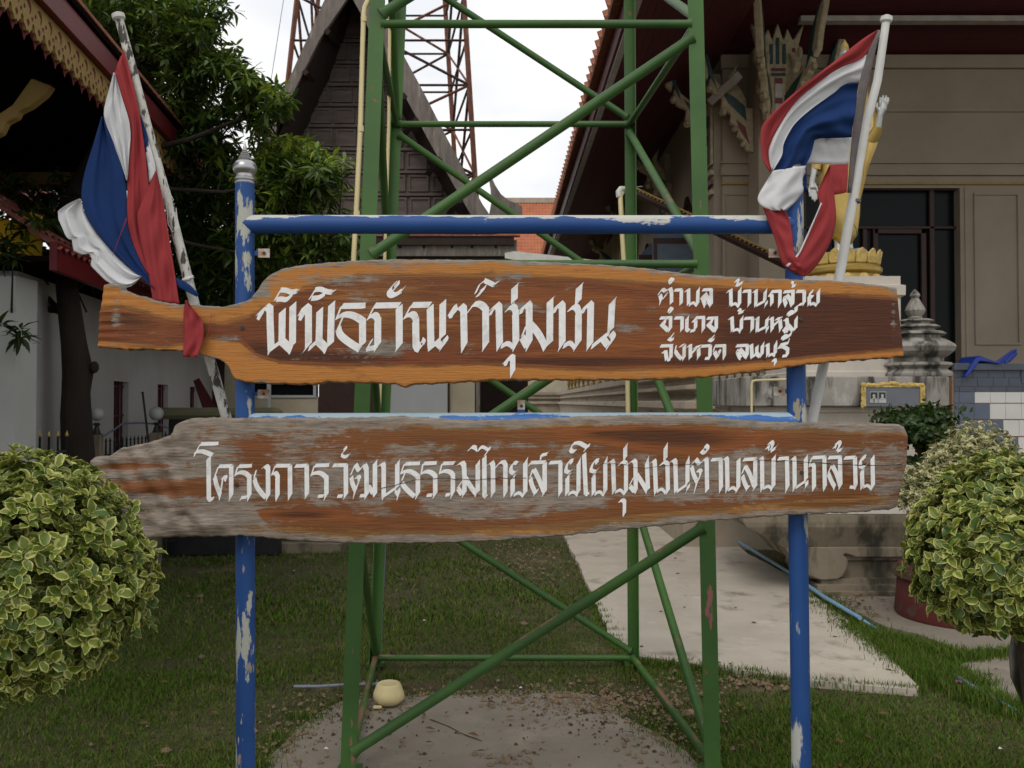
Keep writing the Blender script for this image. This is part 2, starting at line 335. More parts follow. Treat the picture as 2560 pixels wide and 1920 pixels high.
def relief2(x, y):
    k = max(0, min(1, (486 - x) / 60)) + .8 * max(0, min(1, (y - 1262) / 40)) * max(0, min(1, (640 - x) / 120)); k = min(k, 1)
    r = k * .0055 * (math.sin(x * .045 + y * .03) + .7 * math.sin(x * .11 - y * .07) + .5 * math.sin(y * .16 + x * .02))
    r += k * (.020 * blob(x, y, 470, 1080, 30, 22) - .016 * blob(x, y, 492, 1078, 12, 7) + .022 * blob(x, y, 520, 1305, 46, 24) + .016 * blob(x, y, 415, 1312, 16, 13) - .02 * blob(x, y, 455, 1290, 20, 9))
    return r
board2 = board('sign_board', 'lower sign board of grey weathered wood with rusty streaks and one line of lettering', top2, bot2, 229, 2270, 2.695, .05, 420, 50, wood2, relief2, M['board2'],
               [(0, 236), (.12, 224), (.4, 232), (1, 340)], [(0, 2262), (.1, 2273), (.45, 2270), (1, 2244)])

# ------------------------------------------------------------------ lettering traced as broad-nib strokes
LET = {
 'R1': (600, 640, 520 / 2212, 35, 30, 1, '''
s 232,585 212,640 T200,688|s 203,608 275,532 318,562 320,700 330,970 T293,1062|l 322,995 440,908|s 450,582 445,905|s 445,905 530,985 T524,1050|s 562,515 560,700 558,950 F612,484
h 370,470 432,365|l 432,362 490,362 545,388 600,375 F640,345|l 392,462 440,455 500,470 560,400
s 668,598 655,650 T648,690|s 645,612 690,532 728,562 728,700 728,950 T660,1040|l 735,985 830,900|s 848,572 840,905|s 835,905 905,975 T896,1045|s 975,505 968,700 963,940 F1022,470
h 742,455 800,360|l 800,358 860,350 920,380 975,385 F1030,350|l 765,450 840,445 905,400
b 1085,532 1315,528 F1345,488|h 1075,540 1025,670|a 1040,650 1090,622 1160,620 1230,642 1303,690|s 1303,690 1303,945|h 1092,655 1042,770|a 1046,770 1060,840 1160,920 1268,985 T1250,1030
b 1430,527 1695,522|h 1425,540 1365,662|a 1372,655 1410,625 1450,635 1465,680|s 1465,680 1465,945 T1422,1028|l 1350,990 1450,970|h 1350,985 1405,890|s 1693,540 1694,955 T1645,1030
a 1668,290 1672,325 1640,350|a 1645,295 1590,350 1588,395 1620,420 1665,408|l 1665,405 1712,375 F1770,305
b 1825,522 2022,518|h 1815,535 1748,662|a 1760,645 1810,615 1850,625 1870,670|s 1868,680 1872,940 1895,985 T1890,1030|h 1900,1000 1965,915|l 1940,890 1965,915|h 1905,950 1935,905|s 2022,540 2030,945 T2000,1015|l 2010,990 2130,890'''),
 'R2': (1080, 640, 520 / 2212, 34, 30, 1, '''
s 115,490 112,860 F152,456|a 140,875 152,905 108,968 T75,1022|a 60,925 98,962|l -30,985 80,890
a 200,600 210,635 T208,662|h 178,628 238,530|a 236,540 250,595|s 250,592 302,532 336,562 338,700 343,950 T308,1038|h 370,610 440,520|a 440,515 490,502 548,535 570,570|s 570,570 572,945 T530,1025
h 520,362 548,340|a 552,338 530,390 492,408|h 462,395 505,305 558,262|l 560,262 600,280 655,305 F728,255
a 642,572 632,605 T630,628|s 625,572 680,515 712,545 714,700 720,945 T685,1020|l 740,960 805,922 858,965|s 888,600 893,925 T855,1025|a 800,570 840,535 880,550 888,600|s 878,325 876,478 F932,278|h 870,500 812,560
a 795,1108 792,1140 T788,1170|a 778,1120 832,1065 858,1090|a 858,1085 858,1240 T828,1305
a 960,555 955,590 T955,612|s 945,562 1010,502 1033,535 1034,925 T995,1022|h 1000,745 958,850|a 960,865 1008,955|a 1050,730 1115,800 1175,900 1205,975 T1182,1022|s 1255,470 1252,930 F1312,420
a 1322,545 1312,580 T1308,605|s 1305,552 1355,502 1385,535 1385,935 T1335,1025|l 1400,960 1468,915 1512,970|s 1558,600 1555,925 T1498,1025|a 1465,565 1512,535 1545,552 1558,600|s 1565,322 1555,488 F1617,273|h 1550,500 1478,560
a 1622,555 1615,585 T1612,608|s 1610,558 1662,502 1688,530 1685,700 1680,945 T1638,1018|l 1700,965 1885,815|s 1916,488 1900,790 F1966,428|a 1905,825 1930,855 1922,895 1878,955 T1845,1012|a 1822,885 1868,945'''),
 'R3': (1600, 660, 520 / 2212, 17, 15, 1, '''
h 195,325 240,262|s 240,268 270,290 315,262|s 322,262 335,300 335,415 T308,440|s 215,330 225,375 T203,443|h 290,310 245,370|a 280,320 262,350|h 312,185 330,155|a 318,160 350,165 350,185 325,200|a 320,165 318,190
b 370,278 440,275|s 440,285 437,425 T410,452|s 488,285 516,272 517,425 T490,457|l 525,435 568,405 598,440|s 617,275 612,425 T598,457 |f 617,275 F640,238
b 668,275 757,272|s 757,277 757,435 T733,472|s 690,315 722,370 747,430|h 665,340 648,368|s 662,350 685,415 T680,472|h 690,440 712,412
s 932,295 965,275 T930,292|s 965,275 968,430 T930,467|l 970,440 1015,415 1042,450|s 1060,275 1058,430 T1043,467|f 1060,275 F1085,235|a 1018,182 1045,165 1045,185 1030,225|l 1035,228 1085,200 F1115,168
b 1098,292 1170,285|s 1166,290 1163,430 T1135,472|s 1210,292 1235,282 1232,425 T1215,467|l 1240,440 1330,392|s 1332,292 1325,395 |f 1332,292 F1356,252|a 1345,405 1340,435 T1315,478
b 1395,295 1490,287|s 1490,292 1486,425 T1463,475|h 1395,300 1370,335|a 1375,330 1400,335|s 1403,340 1402,425 T1385,457|b 1530,297 1630,288|s 1627,292 1623,430 T1600,467|s 1560,330 1600,380 1618,440|h 1535,345 1522,385|s 1532,370 1552,430 T1540,468|l 1612,195 1635,200 1618,238|l 1620,238 1650,228 F1670,210
b 1665,292 1745,288|s 1747,295 1746,415 T1728,452|s 1692,430 1730,425|l 1838,285 1800,325|a 1793,345 1835,350|s 1800,350 1800,425 T1775,462|l 1810,430 1850,415 1872,440|s 1897,290 1893,420 T1868,457|f 1897,290 F1918,252
b 215,575 330,570|s 325,575 323,690 T298,737|h 225,640 262,598|s 228,640 300,710|a 268,598 258,640|h 310,495 325,470|a 315,470 342,480 340,500 320,510|a 312,480 310,500
b 370,575 448,572|s 448,578 447,700 T420,737|s 500,578 497,695 518,712|f 500,578 F525,540|b 590,572 680,567|s 676,575 673,700 T650,740|h 590,575 562,610|a 565,605 590,600|s 592,610 590,685 T568,730|l 540,715 585,700
b 715,578 818,572|s 812,578 810,695 T793,737|h 718,640 758,598|s 722,640 795,712|a 765,600 752,640|s 952,580 978,570 985,700 T958,737|l 990,710 1040,690 1065,722|s 1080,578 1076,700 T1052,742|f 1080,578 F1103,540|a 1050,485 1068,492 1058,518|l 1058,520 1095,505 F1120,480
b 1110,580 1198,575|s 1196,582 1193,700 T1163,742|s 1232,582 1252,572 1247,700 T1228,737|l 1255,710 1345,665|s 1352,580 1342,670 |f 1352,580 F1382,545|a 1355,675 1352,700 T1333,742
s 1382,582 1405,575 1406,700 T1385,735|l 1420,655 1480,600|s 1450,585 1500,575|s 1490,600 1497,690 T1475,735|s 1540,590 1560,590 1575,700 T1560,740|h 1545,670 1525,700|s 1530,690 1555,725|s 1575,650 1625,710|s 1660,580 1655,690 T1628,727|f 1660,580 F1676,545|l 1565,535 1605,500 1640,512|l 1640,512 1672,488|l 1580,545 1630,520|s 1658,455 1662,480
b 220,872 345,868|s 332,875 328,1000 T300,1042|s 245,935 272,932 285,1015 T260,1035|l 292,1020 320,1015|a 350,748 318,795|a 305,795 335,808|l 335,808 355,795 F375,758
h 385,870 372,925|a 378,930 400,970 440,1008|s 472,870 467,1000 T448,1037|s 430,872 462,862|s 512,872 535,865 536,1000 T510,1032|l 550,950 605,890|s 580,890 640,872|s 622,900 626,985 T600,1028
b 655,875 745,868|s 747,875 743,985 T728,1027|l 695,1005 735,1000|a 780,770 745,805|a 735,805 760,815|l 760,815 785,800 F805,765|b 795,872 900,868|h 795,880 780,930|s 792,935 822,990 T800,1027|a 842,920 852,935|h 852,940 825,990|s 898,872 897,985 T880,1028
b 1025,870 1140,865|s 1142,870 1138,975 T1122,1018|s 1060,905 1100,950 1130,990|h 1040,910 1025,940|s 1038,940 1062,995 T1060,1027|h 1068,1000 1085,980
s 1165,870 1185,862 1190,980 T1178,1018|l 1198,985 1240,955|s 1243,875 1240,950 1275,985|s 1302,860 1297,965 T1272,1007|f 1302,860 F1325,818
s 1335,865 1360,855 1360,965 T1340,1002|l 1370,975 1405,955 1432,975|s 1442,850 1437,955 T1418,990|f 1442,850 F1458,805|a 1412,1025 1440,1015 1440,1055 T1420,1097
b 1490,860 1575,840|l 1575,840 1585,805|h 1485,870 1465,900|s 1480,885 1530,880 1568,905|s 1570,910 1566,970 T1555,995|l 1518,980 1550,975|l 1505,790 1545,755 1580,770|l 1580,770 1605,748|l 1520,800 1570,775|s 1600,735 1592,765'''),
 'R4': (460, 1060, 500 / 2212, 23, 19, 1, '''
b 185,222 368,216 F395,183|h 172,235 112,355|a 128,310 185,298 240,312 308,342|h 308,350 262,385|s 272,385 275,815|a 275,815 290,838|l 290,845 325,820
b 385,468 522,465|h 378,478 340,580|a 340,590 360,680 400,780 T385,852|h 408,740 428,605|a 430,592 460,580 462,605 T455,645|s 522,475 522,795 T493,862
b 605,467 738,462 F760,425|h 592,478 565,572|a 580,550 630,530 685,545 722,582|s 722,585 722,795 T698,862|l 635,815 690,808|h 645,800 622,840
s 880,475 905,462 930,490|s 930,495 930,795 T905,857|h 797,515 775,600|a 780,610 800,690 865,775 905,812
b 1012,463 1170,460|h 1005,470 972,560|a 985,548 1015,537 1035,575|s 1035,580 1033,800 T1013,862|s 1172,468 1173,790 T1148,852
b 1230,465 1355,460|s 1357,468 1360,785 T1333,837|b 1450,460 1592,455 F1620,405|h 1438,470 1408,572|a 1420,550 1480,535 1530,550 1575,592|s 1575,592 1575,785 T1542,852|l 1485,800 1540,795
b 1650,458 1790,455|s 1790,462 1791,785 T1758,842|l 1700,800 1750,795|a 1782,262 1786,282|h 1785,285 1745,330|l 1742,345 1775,368 1812,352|l 1812,352 F1850,313
h 1890,455 1845,560|a 1850,590 1862,660 1895,735 T1865,835|h 1895,740 1938,620|a 1905,590 1935,580 1940,612|a 1900,450 1930,510|h 1930,525 1990,450|s 1998,452 2018,500 2020,785 T1993,842|l 1950,795 2000,790|a 2040,690 2090,760|s 2112,430 2112,780 T2098,812|f 2112,430 F2140,388'''),
 'R5': (900, 1060, 500 / 2212, 23, 19, 1, '''
s 215,455 250,437 262,465 262,790 T243,847|l 275,790 400,705|s 413,435 411,700|f 413,435 F447,383|a 425,725 428,765 T403,852|l 390,745 420,790
b 500,440 650,435 F670,395|h 487,450 452,548|a 465,535 520,517 580,530 640,578|s 640,580 640,775 T608,842|h 497,542 465,620|a 467,655 505,715 600,800
b 705,437 835,432 F858,395|h 695,445 677,552|a 690,540 740,520 800,540 832,575|s 832,578 832,775 T803,832|l 742,790 795,785
b 915,437 1042,432|h 905,445 880,548|a 895,532 950,515 1005,533 1028,565|s 1028,570 1026,765 T998,832|l 950,785 990,780
s 1092,440 1128,425 1150,455|s 1150,455 1156,590 1155,765 T1123,822|h 1125,640 1080,705|a 1085,715 1125,775|a 1170,600 1220,690 1280,765 T1270,817|s 1303,435 1302,755|f 1303,435 F1327,388
s 1375,365 1378,785|a 1378,790 1395,805|a 1210,280 1240,248 1275,262 T1292,310|l 1312,285 1350,245 1415,285|l 1415,285 1440,268|h 1418,292 1382,345
s 1428,440 1455,420 1470,450|s 1470,450 1472,765 T1443,822|h 1497,485 1550,422|a 1550,425 1590,415 1608,450|s 1608,455 1608,765 T1588,817
a 1735,435 1700,422 1668,480 1668,525|a 1668,525 1700,545|l 1700,545 F1757,497|h 1715,560 1690,600|s 1688,602 1688,765 T1663,817|l 1705,785 1760,755 1800,795|s 1828,425 1828,760 T1788,827|f 1828,425 F1862,358
b 1885,428 2045,422|h 1885,430 1868,460|s 2042,435 2043,750 T2008,812|h 1908,505 1882,590|a 1885,605 1900,680 1940,760 T1913,808|a 1925,505 1975,600 2030,740|h 1945,765 1970,722|h 1998,392 2002,345|l 2010,345 2065,332 F2097,292'''),
 'R6': (1320, 1060, 500 / 2212, 21, 18, 1, '''
b 240,428 360,422|s 358,432 358,760 T333,812|a 476,412 482,430|a 490,405 458,402 422,470 418,515|a 420,520 450,535|l 450,535 F505,490|h 468,545 440,580|s 435,590 434,765 T408,807|l 450,775 505,745 545,785|s 560,432 558,750 T528,807|f 560,432 F588,362
s 620,330 640,765|a 645,770 662,780|a 520,300 485,308 470,280|h 470,275 498,222|a 500,218 560,202 650,255 |l 650,255 680,232|h 648,265 620,300
a 758,412 765,430|a 772,402 738,400 702,470 697,505|a 700,515 738,528|l 738,528 F800,470|h 750,535 720,575|s 725,580 727,765 T698,807|l 742,775 790,742 835,785|s 855,425 855,745 T828,807|f 855,425 F882,350
s 895,425 928,402 942,430 952,745 T928,787|l 968,755 1020,722 1060,768|s 1085,445 1083,750 T1058,797|a 1015,442 1052,412 1083,432|s 1075,255 1075,375 |f 1075,255 F1108,202|h 1072,385 1022,440
a 1018,850 1050,838 1068,862|a 1068,865 1065,995 T1050,1032|s 1135,420 1165,400 1188,425 1192,735 T1183,777|h 1165,595 1125,675|a 1130,690 1175,745|a 1205,560 1265,650 1310,730 T1302,777|s 1315,425 1327,725|f 1315,425 F1337,350
s 1368,420 1390,400 1402,420 1415,740 T1395,792|l 1432,745 1480,712 1520,762|s 1542,445 1548,740 T1523,787|a 1470,447 1512,417 1542,437|s 1522,255 1520,385 |f 1522,255 F1548,197|h 1518,395 1480,440
s 1580,415 1612,395 1630,420 1638,740 T1618,772|l 1650,745 1755,672|s 1765,415 1763,650|f 1765,415 F1785,345|a 1775,680 1770,715 T1733,777
h 1855,395 1802,455|a 1858,390 1890,440|h 1895,448 1955,385|s 1960,382 1976,400 1981,735 T1960,767|a 1810,475 1830,560 1870,640 T1830,777|a 1878,515 1910,512 1912,540|h 1912,545 1880,630|a 1965,238 1990,255 1985,300 1950,325 1920,300|h 1945,275 1975,235'''),
 'R7': (1760, 1040, 520 / 2212, 20, 17, 1, '''
b 80,465 180,460|s 177,468 181,770 T158,827|s 205,462 232,445 245,465 250,770 T225,827|l 262,785 310,755 348,792|s 367,462 365,765 T330,832
b 420,465 550,455|s 545,468 545,755 T513,807|h 435,532 405,610|a 410,640 430,710 462,770 T440,812|a 442,540 490,620 530,740|h 462,775 485,742
s 585,460 605,445 617,465 620,755 T598,817|l 632,768 690,740 720,782|s 740,442 738,750 T700,812|f 740,442 F768,403|a 668,338 690,322 T682,375|a 692,290 722,272 735,305 712,352|l 715,372 755,345 F802,278
b 790,455 890,447|s 882,457 888,760 T860,827|s 930,460 952,440 962,465 965,750 T940,812|l 980,760 1080,692|s 1082,445 1085,675|f 1082,445 F1107,403|a 1092,700 1092,740 T1053,802
b 1150,443 1282,438|h 1145,450 1122,520|a 1130,525 1160,512 1172,545|s 1168,545 1170,765 T1148,812|s 1280,447 1285,755 T1268,807
b 1325,443 1450,437|s 1445,447 1452,740 T1430,792|h 1352,532 1322,605|a 1325,615 1350,685 1388,750 T1375,797|a 1367,535 1410,610 1445,735|a 1385,330 1402,315 T1395,352|a 1408,290 1438,272 1450,305 1420,355|l 1422,372 1455,360 F1490,322
b 1495,447 1605,440|s 1605,450 1613,745 T1600,792|l 1555,755 1600,760|a 1700,428 1703,455|a 1710,432 1680,440 1662,490 1662,530|a 1665,535 1695,548|l 1700,548 F1757,487|h 1700,562 1672,590|s 1680,592 1684,755 T1663,797|l 1700,755 1740,732 1778,775|s 1792,445 1797,745 T1775,797|f 1792,445 F1812,407'''),
}
OCT = [i * math.pi / 4 for i in range(8)]
def hull2(ps):
    ps = sorted(set(ps)); cr_ = lambda o, a, b: (a[0] - o[0]) * (b[1] - o[1]) - (a[1] - o[1]) * (b[0] - o[0])
    lo, up = [], []
    for seq, out in ((ps, lo), (ps[::-1], up)):
        for p in seq:
            while len(out) > 1 and cr_(out[-2], out[-1], p) <= 0: out.pop()
            out.append(p)
    return lo[:-1] + up[:-1]
def lettering(name, keys, YF, root, pick=None):
    mb = MB(); k = 0
    for key in keys:
        ox, oy, sc, nw, nh, _, data = LET[key]
        for line in data.replace('\n', '|').split('|'):
            tk = line.split()
            if not tk: continue
            ty = tk[0]; pts = []; tail = None; fl = None
            for w in tk[1:]:
                if w[0] == 'T': tail = tuple(map(float, w[1:].split(',')))
                elif w[0] == 'F': fl = tuple(map(float, w[1:].split(',')))
                else: pts.append(tuple(map(float, w.split(','))))
            if pick and not pick(pts[0][0], pts[0][1]): continue
            n = {'s': (nw, -nh), 'b': (nw * .55, -nh), 'a': (nw * .72, -nh * .95), 'h': (nw * .28, -nh * .30), 'l': (nw * .22, -nh * .78), 'f': (nw, -nh)}[ty]
            def q(a, b):
                nonlocal k
                return P(ox + a * sc, oy + b * sc, YF - .0008 - k * .0000025)
            if len(pts) > 2:                                   # soften corners of curved strokes
                if ty in 'al':
                    out = [pts[0]]
                    for a, b in zip(pts, pts[1:]): out += [(a[0] * .75 + b[0] * .25, a[1] * .75 + b[1] * .25), (a[0] * .25 + b[0] * .75, a[1] * .25 + b[1] * .75)]
                    pts = out + [pts[-1]]; out = [pts[0]]
                    for a, b in zip(pts, pts[1:]): out += [(a[0] * .75 + b[0] * .25, a[1] * .75 + b[1] * .25), (a[0] * .25 + b[0] * .75, a[1] * .25 + b[1] * .75)]
                    pts = out + [pts[-1]]
            rr_ = {'a': 4.2, 'l': 4.5, 'h': 3.6}.get(ty, 2.2)
            for a, b in zip(pts, pts[1:]):
                k += 1
                hull = hull2([(c0[0] + s_ * n[0] + rr_ * math.cos(t_), c0[1] + s_ * n[1] + rr_ * math.sin(t_)) for c0 in (a, b) for s_ in (-1, 1) for t_ in OCT])
                mb.add([q(*h) for h in hull], [tuple(range(len(hull)))])
            e = pts[-1]
            if tail:
                k += 1
                mb.add([q(e[0] - n[0], e[1] - n[1]), q(e[0] + n[0], e[1] + n[1]), q(tail[0] + 9, tail[1] - 12), q(*tail)], [(0, 1, 2, 3)])
            if fl:
                b0 = pts[0] if ty in 'sf' else e; k += 1
                mb.add([q(b0[0] - n[0], b0[1] - n[1] ), q(b0[0] + n[0], b0[1] - n[1] * .9), q(b0[0] + n[0], b0[1] + n[1] * .6), q(*fl)], [(0, 1, 2), (0, 2, 3)])
    ob = mb.build(name, M['letter'], root); return ob
lettering('title_lettering', ['R1', 'R2'], 2.70, board1)
cut = lambda x, y: x < (850 if y < 735 else 960)
lettering('address_lettering', ['R3'], 2.70, board1, lambda x, y: cut(x, y))
lettering('address_lettering', ['R3'], 2.70, board1, lambda x, y: not cut(x, y))
lettering('line_lettering', ['R4', 'R5', 'R6', 'R7'], 2.695, board2)
# crack across the lower board and bolts
def crackline(pts, YF, w, root):
    mb = MB(); out = []
    for (a, b), (c, d) in zip(pts, pts[1:]):
        n = max(2, int(abs(c - a) / 12))
        for i in range(n): out.append((a + (c - a) * i / n, b + (d - b) * i / n + random.uniform(-1.2, 1.2)))
    for i, (p, r) in enumerate(zip(out, out[1:])):
        w0 = w * random.uniform(.5, 1.2)
        mb.add([P(p[0], p[1] - w0, YF - .003), P(r[0], r[1] - w0, YF - .003), P(r[0], r[1] + w0, YF - .003), P(p[0], p[1] + w0, YF - .003)], [(0, 1, 2, 3)])
    return mb.build('crack', M['crack'], root)
crackline([(950, 1222), (985, 1214), (1040, 1200), (1110, 1196), (1180, 1200), (1250, 1195), (1330, 1196)], 2.695, .8, board2)
crackline([(1500, 1160), (1560, 1160), (1600, 1172), (1660, 1164), (1760, 1158)], 2.695, .6, board2)
crackline([(1890, 1150), (1980, 1153), (2050, 1158), (2150, 1163), (2268, 1162)], 2.695, 1.0, board2)
for b, x, y, yf in ((board1, 604, 819, 2.70), (board1, 2003, 797, 2.70), (board2, 591, 1213, 2.695), (board2, 2005, 1182, 2.695)):
    p = P(x, y, yf - .004); MB().lathe([(.001, 0), (.006, .0), (.0065, .003), (.006, .006)], (0, 0, 0), 10).build
    m = MB().tube([p, p + Vector((0, .007, 0))], [.0062, .0068], 10); m.build('bolt_head', M['dark_metal'], b)

# ------------------------------------------------------------------ blue pipe frame
def ext(a, b, z):
    t = (z - a.z) / (b.z - a.z); return a + (b - a) * t
frame = thing('sign_stand', 'blue painted pipe frame with peeling paint standing on two posts in the grass', 'sign stand', (0.1, 2.78, 0))
YP = 2.78
lt, lb = P(612, 458, YP), P(614, 1900, YP); rt, rb = P(1984, 470, YP), P(2003, 1900, YP)
pl = MB().tube([ext(lt, lb, -.05), lt], .0295, 24).build('post', M['blue'], frame, smooth='auto')
md = P(2000, 1200, YP); pj = ext(rt, rb, md.z)
pr = MB().tube([pj, rt], .0295, 24).build('post', M['blue'], frame, smooth='auto')
MB().tube([ext(rt, rb, -.05), pj], .0296, 24).build('post', M['blue_worn'], frame, smooth='auto')['label'] = 'lower right post with flaking grey patches'
M['blue_rail'] = mat('blue_paint_worn_top', (.015, .060, .215), (.020, .075, .255), 3, rough=.5, bump=.12, bscale=90, bdist=.002, spec=.3)
# worn upper side of the rail: bare metal shows where the paint has gone, wear follows the pipe's top
def wear(m, axis_z, r, amt, pc=(.48, .48, .44)):
    N = m.node_tree.nodes; LK = m.node_tree.links.new; b = N['Principled BSDF']; src = b.inputs['Base Color'].links[0].from_socket
    t = N.new('ShaderNodeTexCoord'); s = N.new('ShaderNodeSeparateXYZ'); LK(t.outputs['Object'], s.inputs[0])
    n = N.new('ShaderNodeTexNoise'); q = N.new('ShaderNodeMapping'); q.inputs['Scale'].default_value = (.28, 1, 1); LK(t.outputs['Object'], q.inputs[0]); LK(q.outputs[0], n.inputs['Vector'])
    n.inputs['Scale'].default_value = 22; n.inputs['Detail'].default_value = 10; n.inputs['Roughness'].default_value = .66
    a = N.new('ShaderNodeMapRange'); a.inputs['From Min'].default_value = axis_z - r * .35; a.inputs['From Max'].default_value = axis_z + r; a.inputs['To Min'].default_value = -.16; a.inputs['To Max'].default_value = .20 * amt
    LK(s.outputs['Z'], a.inputs['Value'])
    d = N.new('ShaderNodeMath'); d.operation = 'ADD'; LK(a.outputs[0], d.inputs[0]); LK(n.outputs[0], d.inputs[1])
    e = N.new('ShaderNodeMapRange'); e.inputs['From Min'].default_value = .56; e.inputs['From Max'].default_value = .59; LK(d.outputs[0], e.inputs['Value'])
    x = N.new('ShaderNodeMixRGB'); LK(e.outputs[0], x.inputs[0]); LK(src, x.inputs[1]); x.inputs[2].default_value = (*pc, 1); LK(x.outputs[0], b.inputs['Base Color'])
a, b = P(612, 561, YP), P(1984, 562, YP)
wear(M['blue_rail'], (a.z + b.z) / 2, .0295, 1.0)
MB().tube([a, b], .0295, 24).build('rail', M['blue_rail'], frame, smooth='auto')
M['blue_rail2'] = mat('blue_paint_bleached', (.045, .16, .44), (.03, .12, .38), 3, rough=.45, bump=.1)
a, b = P(614, 1056, YP), P(1990, 1054, YP); wear(M['blue_rail2'], (a.z + b.z) / 2, .0295, 1.1, (.34, .45, .52))
MB().tube([a, b], .0295, 24).build('rail', M['blue_rail2'], frame, smooth='auto')
def finial(c):
    r = .033
    prof = [(.029, -.004), (.0305, .0), (.0305, .004), (.027, .007), (.0305, .010), (.031, .015), (.028, .018)]
    for i in range(11):
        t = i / 10; prof.append((.0375 * math.sin(math.radians(48 + 102 * t)), .043 - .026 * math.cos(math.radians(48 + 102 * t)) * 1.15 + .004))
    z = .074; rr = .0205
    for i in range(5): prof += [(rr, z), (rr + .0012, z + .003), (rr - .002, z + .006)]; z += .0066; rr -= .0032
    prof += [(.0055, z + .008), (.0025, z + .018), (.0008, z + .026)]
    MB().lathe(prof, c, 28).build('finial', M['steel'], frame, smooth='auto')
finial(lt); finial(rt)
for x, y, sx in ((660, 633, 1), (659, 985, 1), (1948, 978, -1), (1936, 633, -1)):
    c = P(x, y, YP); t = MB().box(-.018, -.003, -.014, .018, .003, .014, FR(c)).build('bracket_tab', M['rustplate'], frame)
    MB().box(-.02, -.002, -.007, .02, .002, .007, FR(c - Vector((.028 * sx, 0, 0)))).build('bracket_arm', M['blue'], frame)
    MB().tube([c + Vector((.001, -.006, 0)), c + Vector((.001, -.002, 0))], .0052, 8).build('bolt_head', M['dark_metal'], t)
c = P(1303, 1012, YP)
t = MB().box(-.0115, -.003, -.015, .0115, .003, .015, FR(c)).build('bracket_tab', M['rustplate'], frame)
MB().box(-.012, -.0035, -.012, .012, .003, .0, FR(c - Vector((0, 0, .016)))).build('bracket_arm', M['blue'], frame)
MB().tube([c + Vector((.001, -.006, -.004)), c + Vector((.001, -.002, -.004))], .0052, 8).build('bolt_head', M['dark_metal'], t)

# ------------------------------------------------------------------ flag poles and flags
def pole(pts, r, m, label, disc):
    root = thing('flag_pole', label, 'flag pole', pts[-1], 'flag poles leaning behind the sign')
    MB().tube(pts, r, 18).build('shaft', m, root, smooth='auto')
    d = (pts[0] - pts[1]).normalized(); p = pts[0]
    MB().tube([p - d * .004, p + d * .002, p + d * .016, p + d * .022], [r[0] * 1.05, r[0] * 1.5, r[0] * 1.5, r[0] * .7], 18).build('cap', M[disc], root, smooth='auto')
    return root
pts = [P(298, 48, 2.835), P(330, 170, 2.84), P(382, 370, 2.845), P(430, 540, 2.85), P(478, 730, 2.85), P(565, 1040, 2.85), P(610, 1200, 2.86)]
LP = pole(pts, [.0135, .0145, .015, .0155, .016, .0165, .017], M['pole_old'], 'left flag pole with old white paint peeling off dark wood', 'pole_white')
pts = [P(2215, 55, 2.86), P(2194, 200, 2.86), P(2164, 316, 2.86), P(2132, 500, 2.86), P(2097, 700, 2.86), P(2060, 905, 2.86), P(2030, 1055, 2.86), P(2018, 1120, 2.865)]
RP = pole(pts, [.0125, .0135, .014, .015, .0155, .016, .0165, .017], M['pole_white'], 'right flag pole painted greyish white with a round cap', 'pole_white')
for t in (.2,):
    a, b = P(2137, 503, 2.86), P(2136, 510, 2.86)
    MB().tube([P(2140, 499, 2.86), P(2139, 506, 2.86)], .0162, 16).build('tape_band', M['cloth_grey'], RP)
def resample(pts, n):
    L_ = [0]
    for a, b in zip(pts, pts[1:]): L_.append(L_[-1] + math.hypot(b[0] - a[0], b[1] - a[1]))
    out = []
    for i in range(n):
        s = L_[-1] * i / (n - 1); k = 0
        while k < len(L_) - 2 and L_[k + 1] < s: k += 1
        t = (s - L_[k]) / max(L_[k + 1] - L_[k], 1e-6); out.append((pts[k][0] + (pts[k + 1][0] - pts[k][0]) * t, pts[k][1] + (pts[k + 1][1] - pts[k][1]) * t))
    return out
def smoothline(pts, it=1):
    for _ in range(it):
        o = [pts[0]]
        for a, b in zip(pts, pts[1:]): o += [(a[0] * .75 + b[0] * .25, a[1] * .75 + b[1] * .25), (a[0] * .25 + b[0] * .75, a[1] * .25 + b[1] * .75)]
        pts = o + [pts[-1]]
    return pts
def crease(vs, nu, nv, ob):
    # small irregular wrinkles running down the cloth
    r = random.Random(len(vs) + int(abs(vs[0][0]) * 1000)); k = [(r.uniform(3, 9), r.uniform(0, 6), r.uniform(6, 16)) for _ in range(4)]
    for i in range(nu):
        for j in range(nv):
            t, u = j / (nv - 1), i / (nu - 1); e = min(t, 1 - t, .15) / .15
            ob.data.vertices[i * nv + j].co.y += e * .0016 * sum(math.sin(a * u * 3 + b + c * t) for a, b, c in k)
def cloth(name, mt, A, B, Ya, Yb, root, nu=44, nv=18, amp=.006, fr=3.0, ph=0.0, sm=True, drift=.0):
    if sm: A, B = smoothline(A, 2), smoothline(B, 2)
    A, B = resample(A, nu), resample(B, nu); mb = MB(); vs = []
    for i in range(nu):
        for j in range(nv):
            t = j / (nv - 1); x = A[i][0] * (1 - t) + B[i][0] * t; y = A[i][1] * (1 - t) + B[i][1] * t
            Y = Ya * (1 - t) + Yb * t + amp * math.sin(fr * math.pi * t + ph + 2.2 * i / nu) + .35 * amp * math.sin(2.6 * fr * math.pi * t + 1.7 * ph + 5 * i / nu) + drift * i / nu
            vs.append(P(x, y, Y))
    fs = [(i * nv + j, (i + 1) * nv + j, (i + 1) * nv + j + 1, i * nv + j + 1) for i in range(nu - 1) for j in range(nv - 1)]
    mb.add(vs, fs); ob = mb.build(name, mt, root, smooth=True)
    crease(vs, nu, nv, ob)
    s = ob.modifiers.new('thickness', 'SOLIDIFY'); s.thickness = .0009; s.offset = 0
    return ob
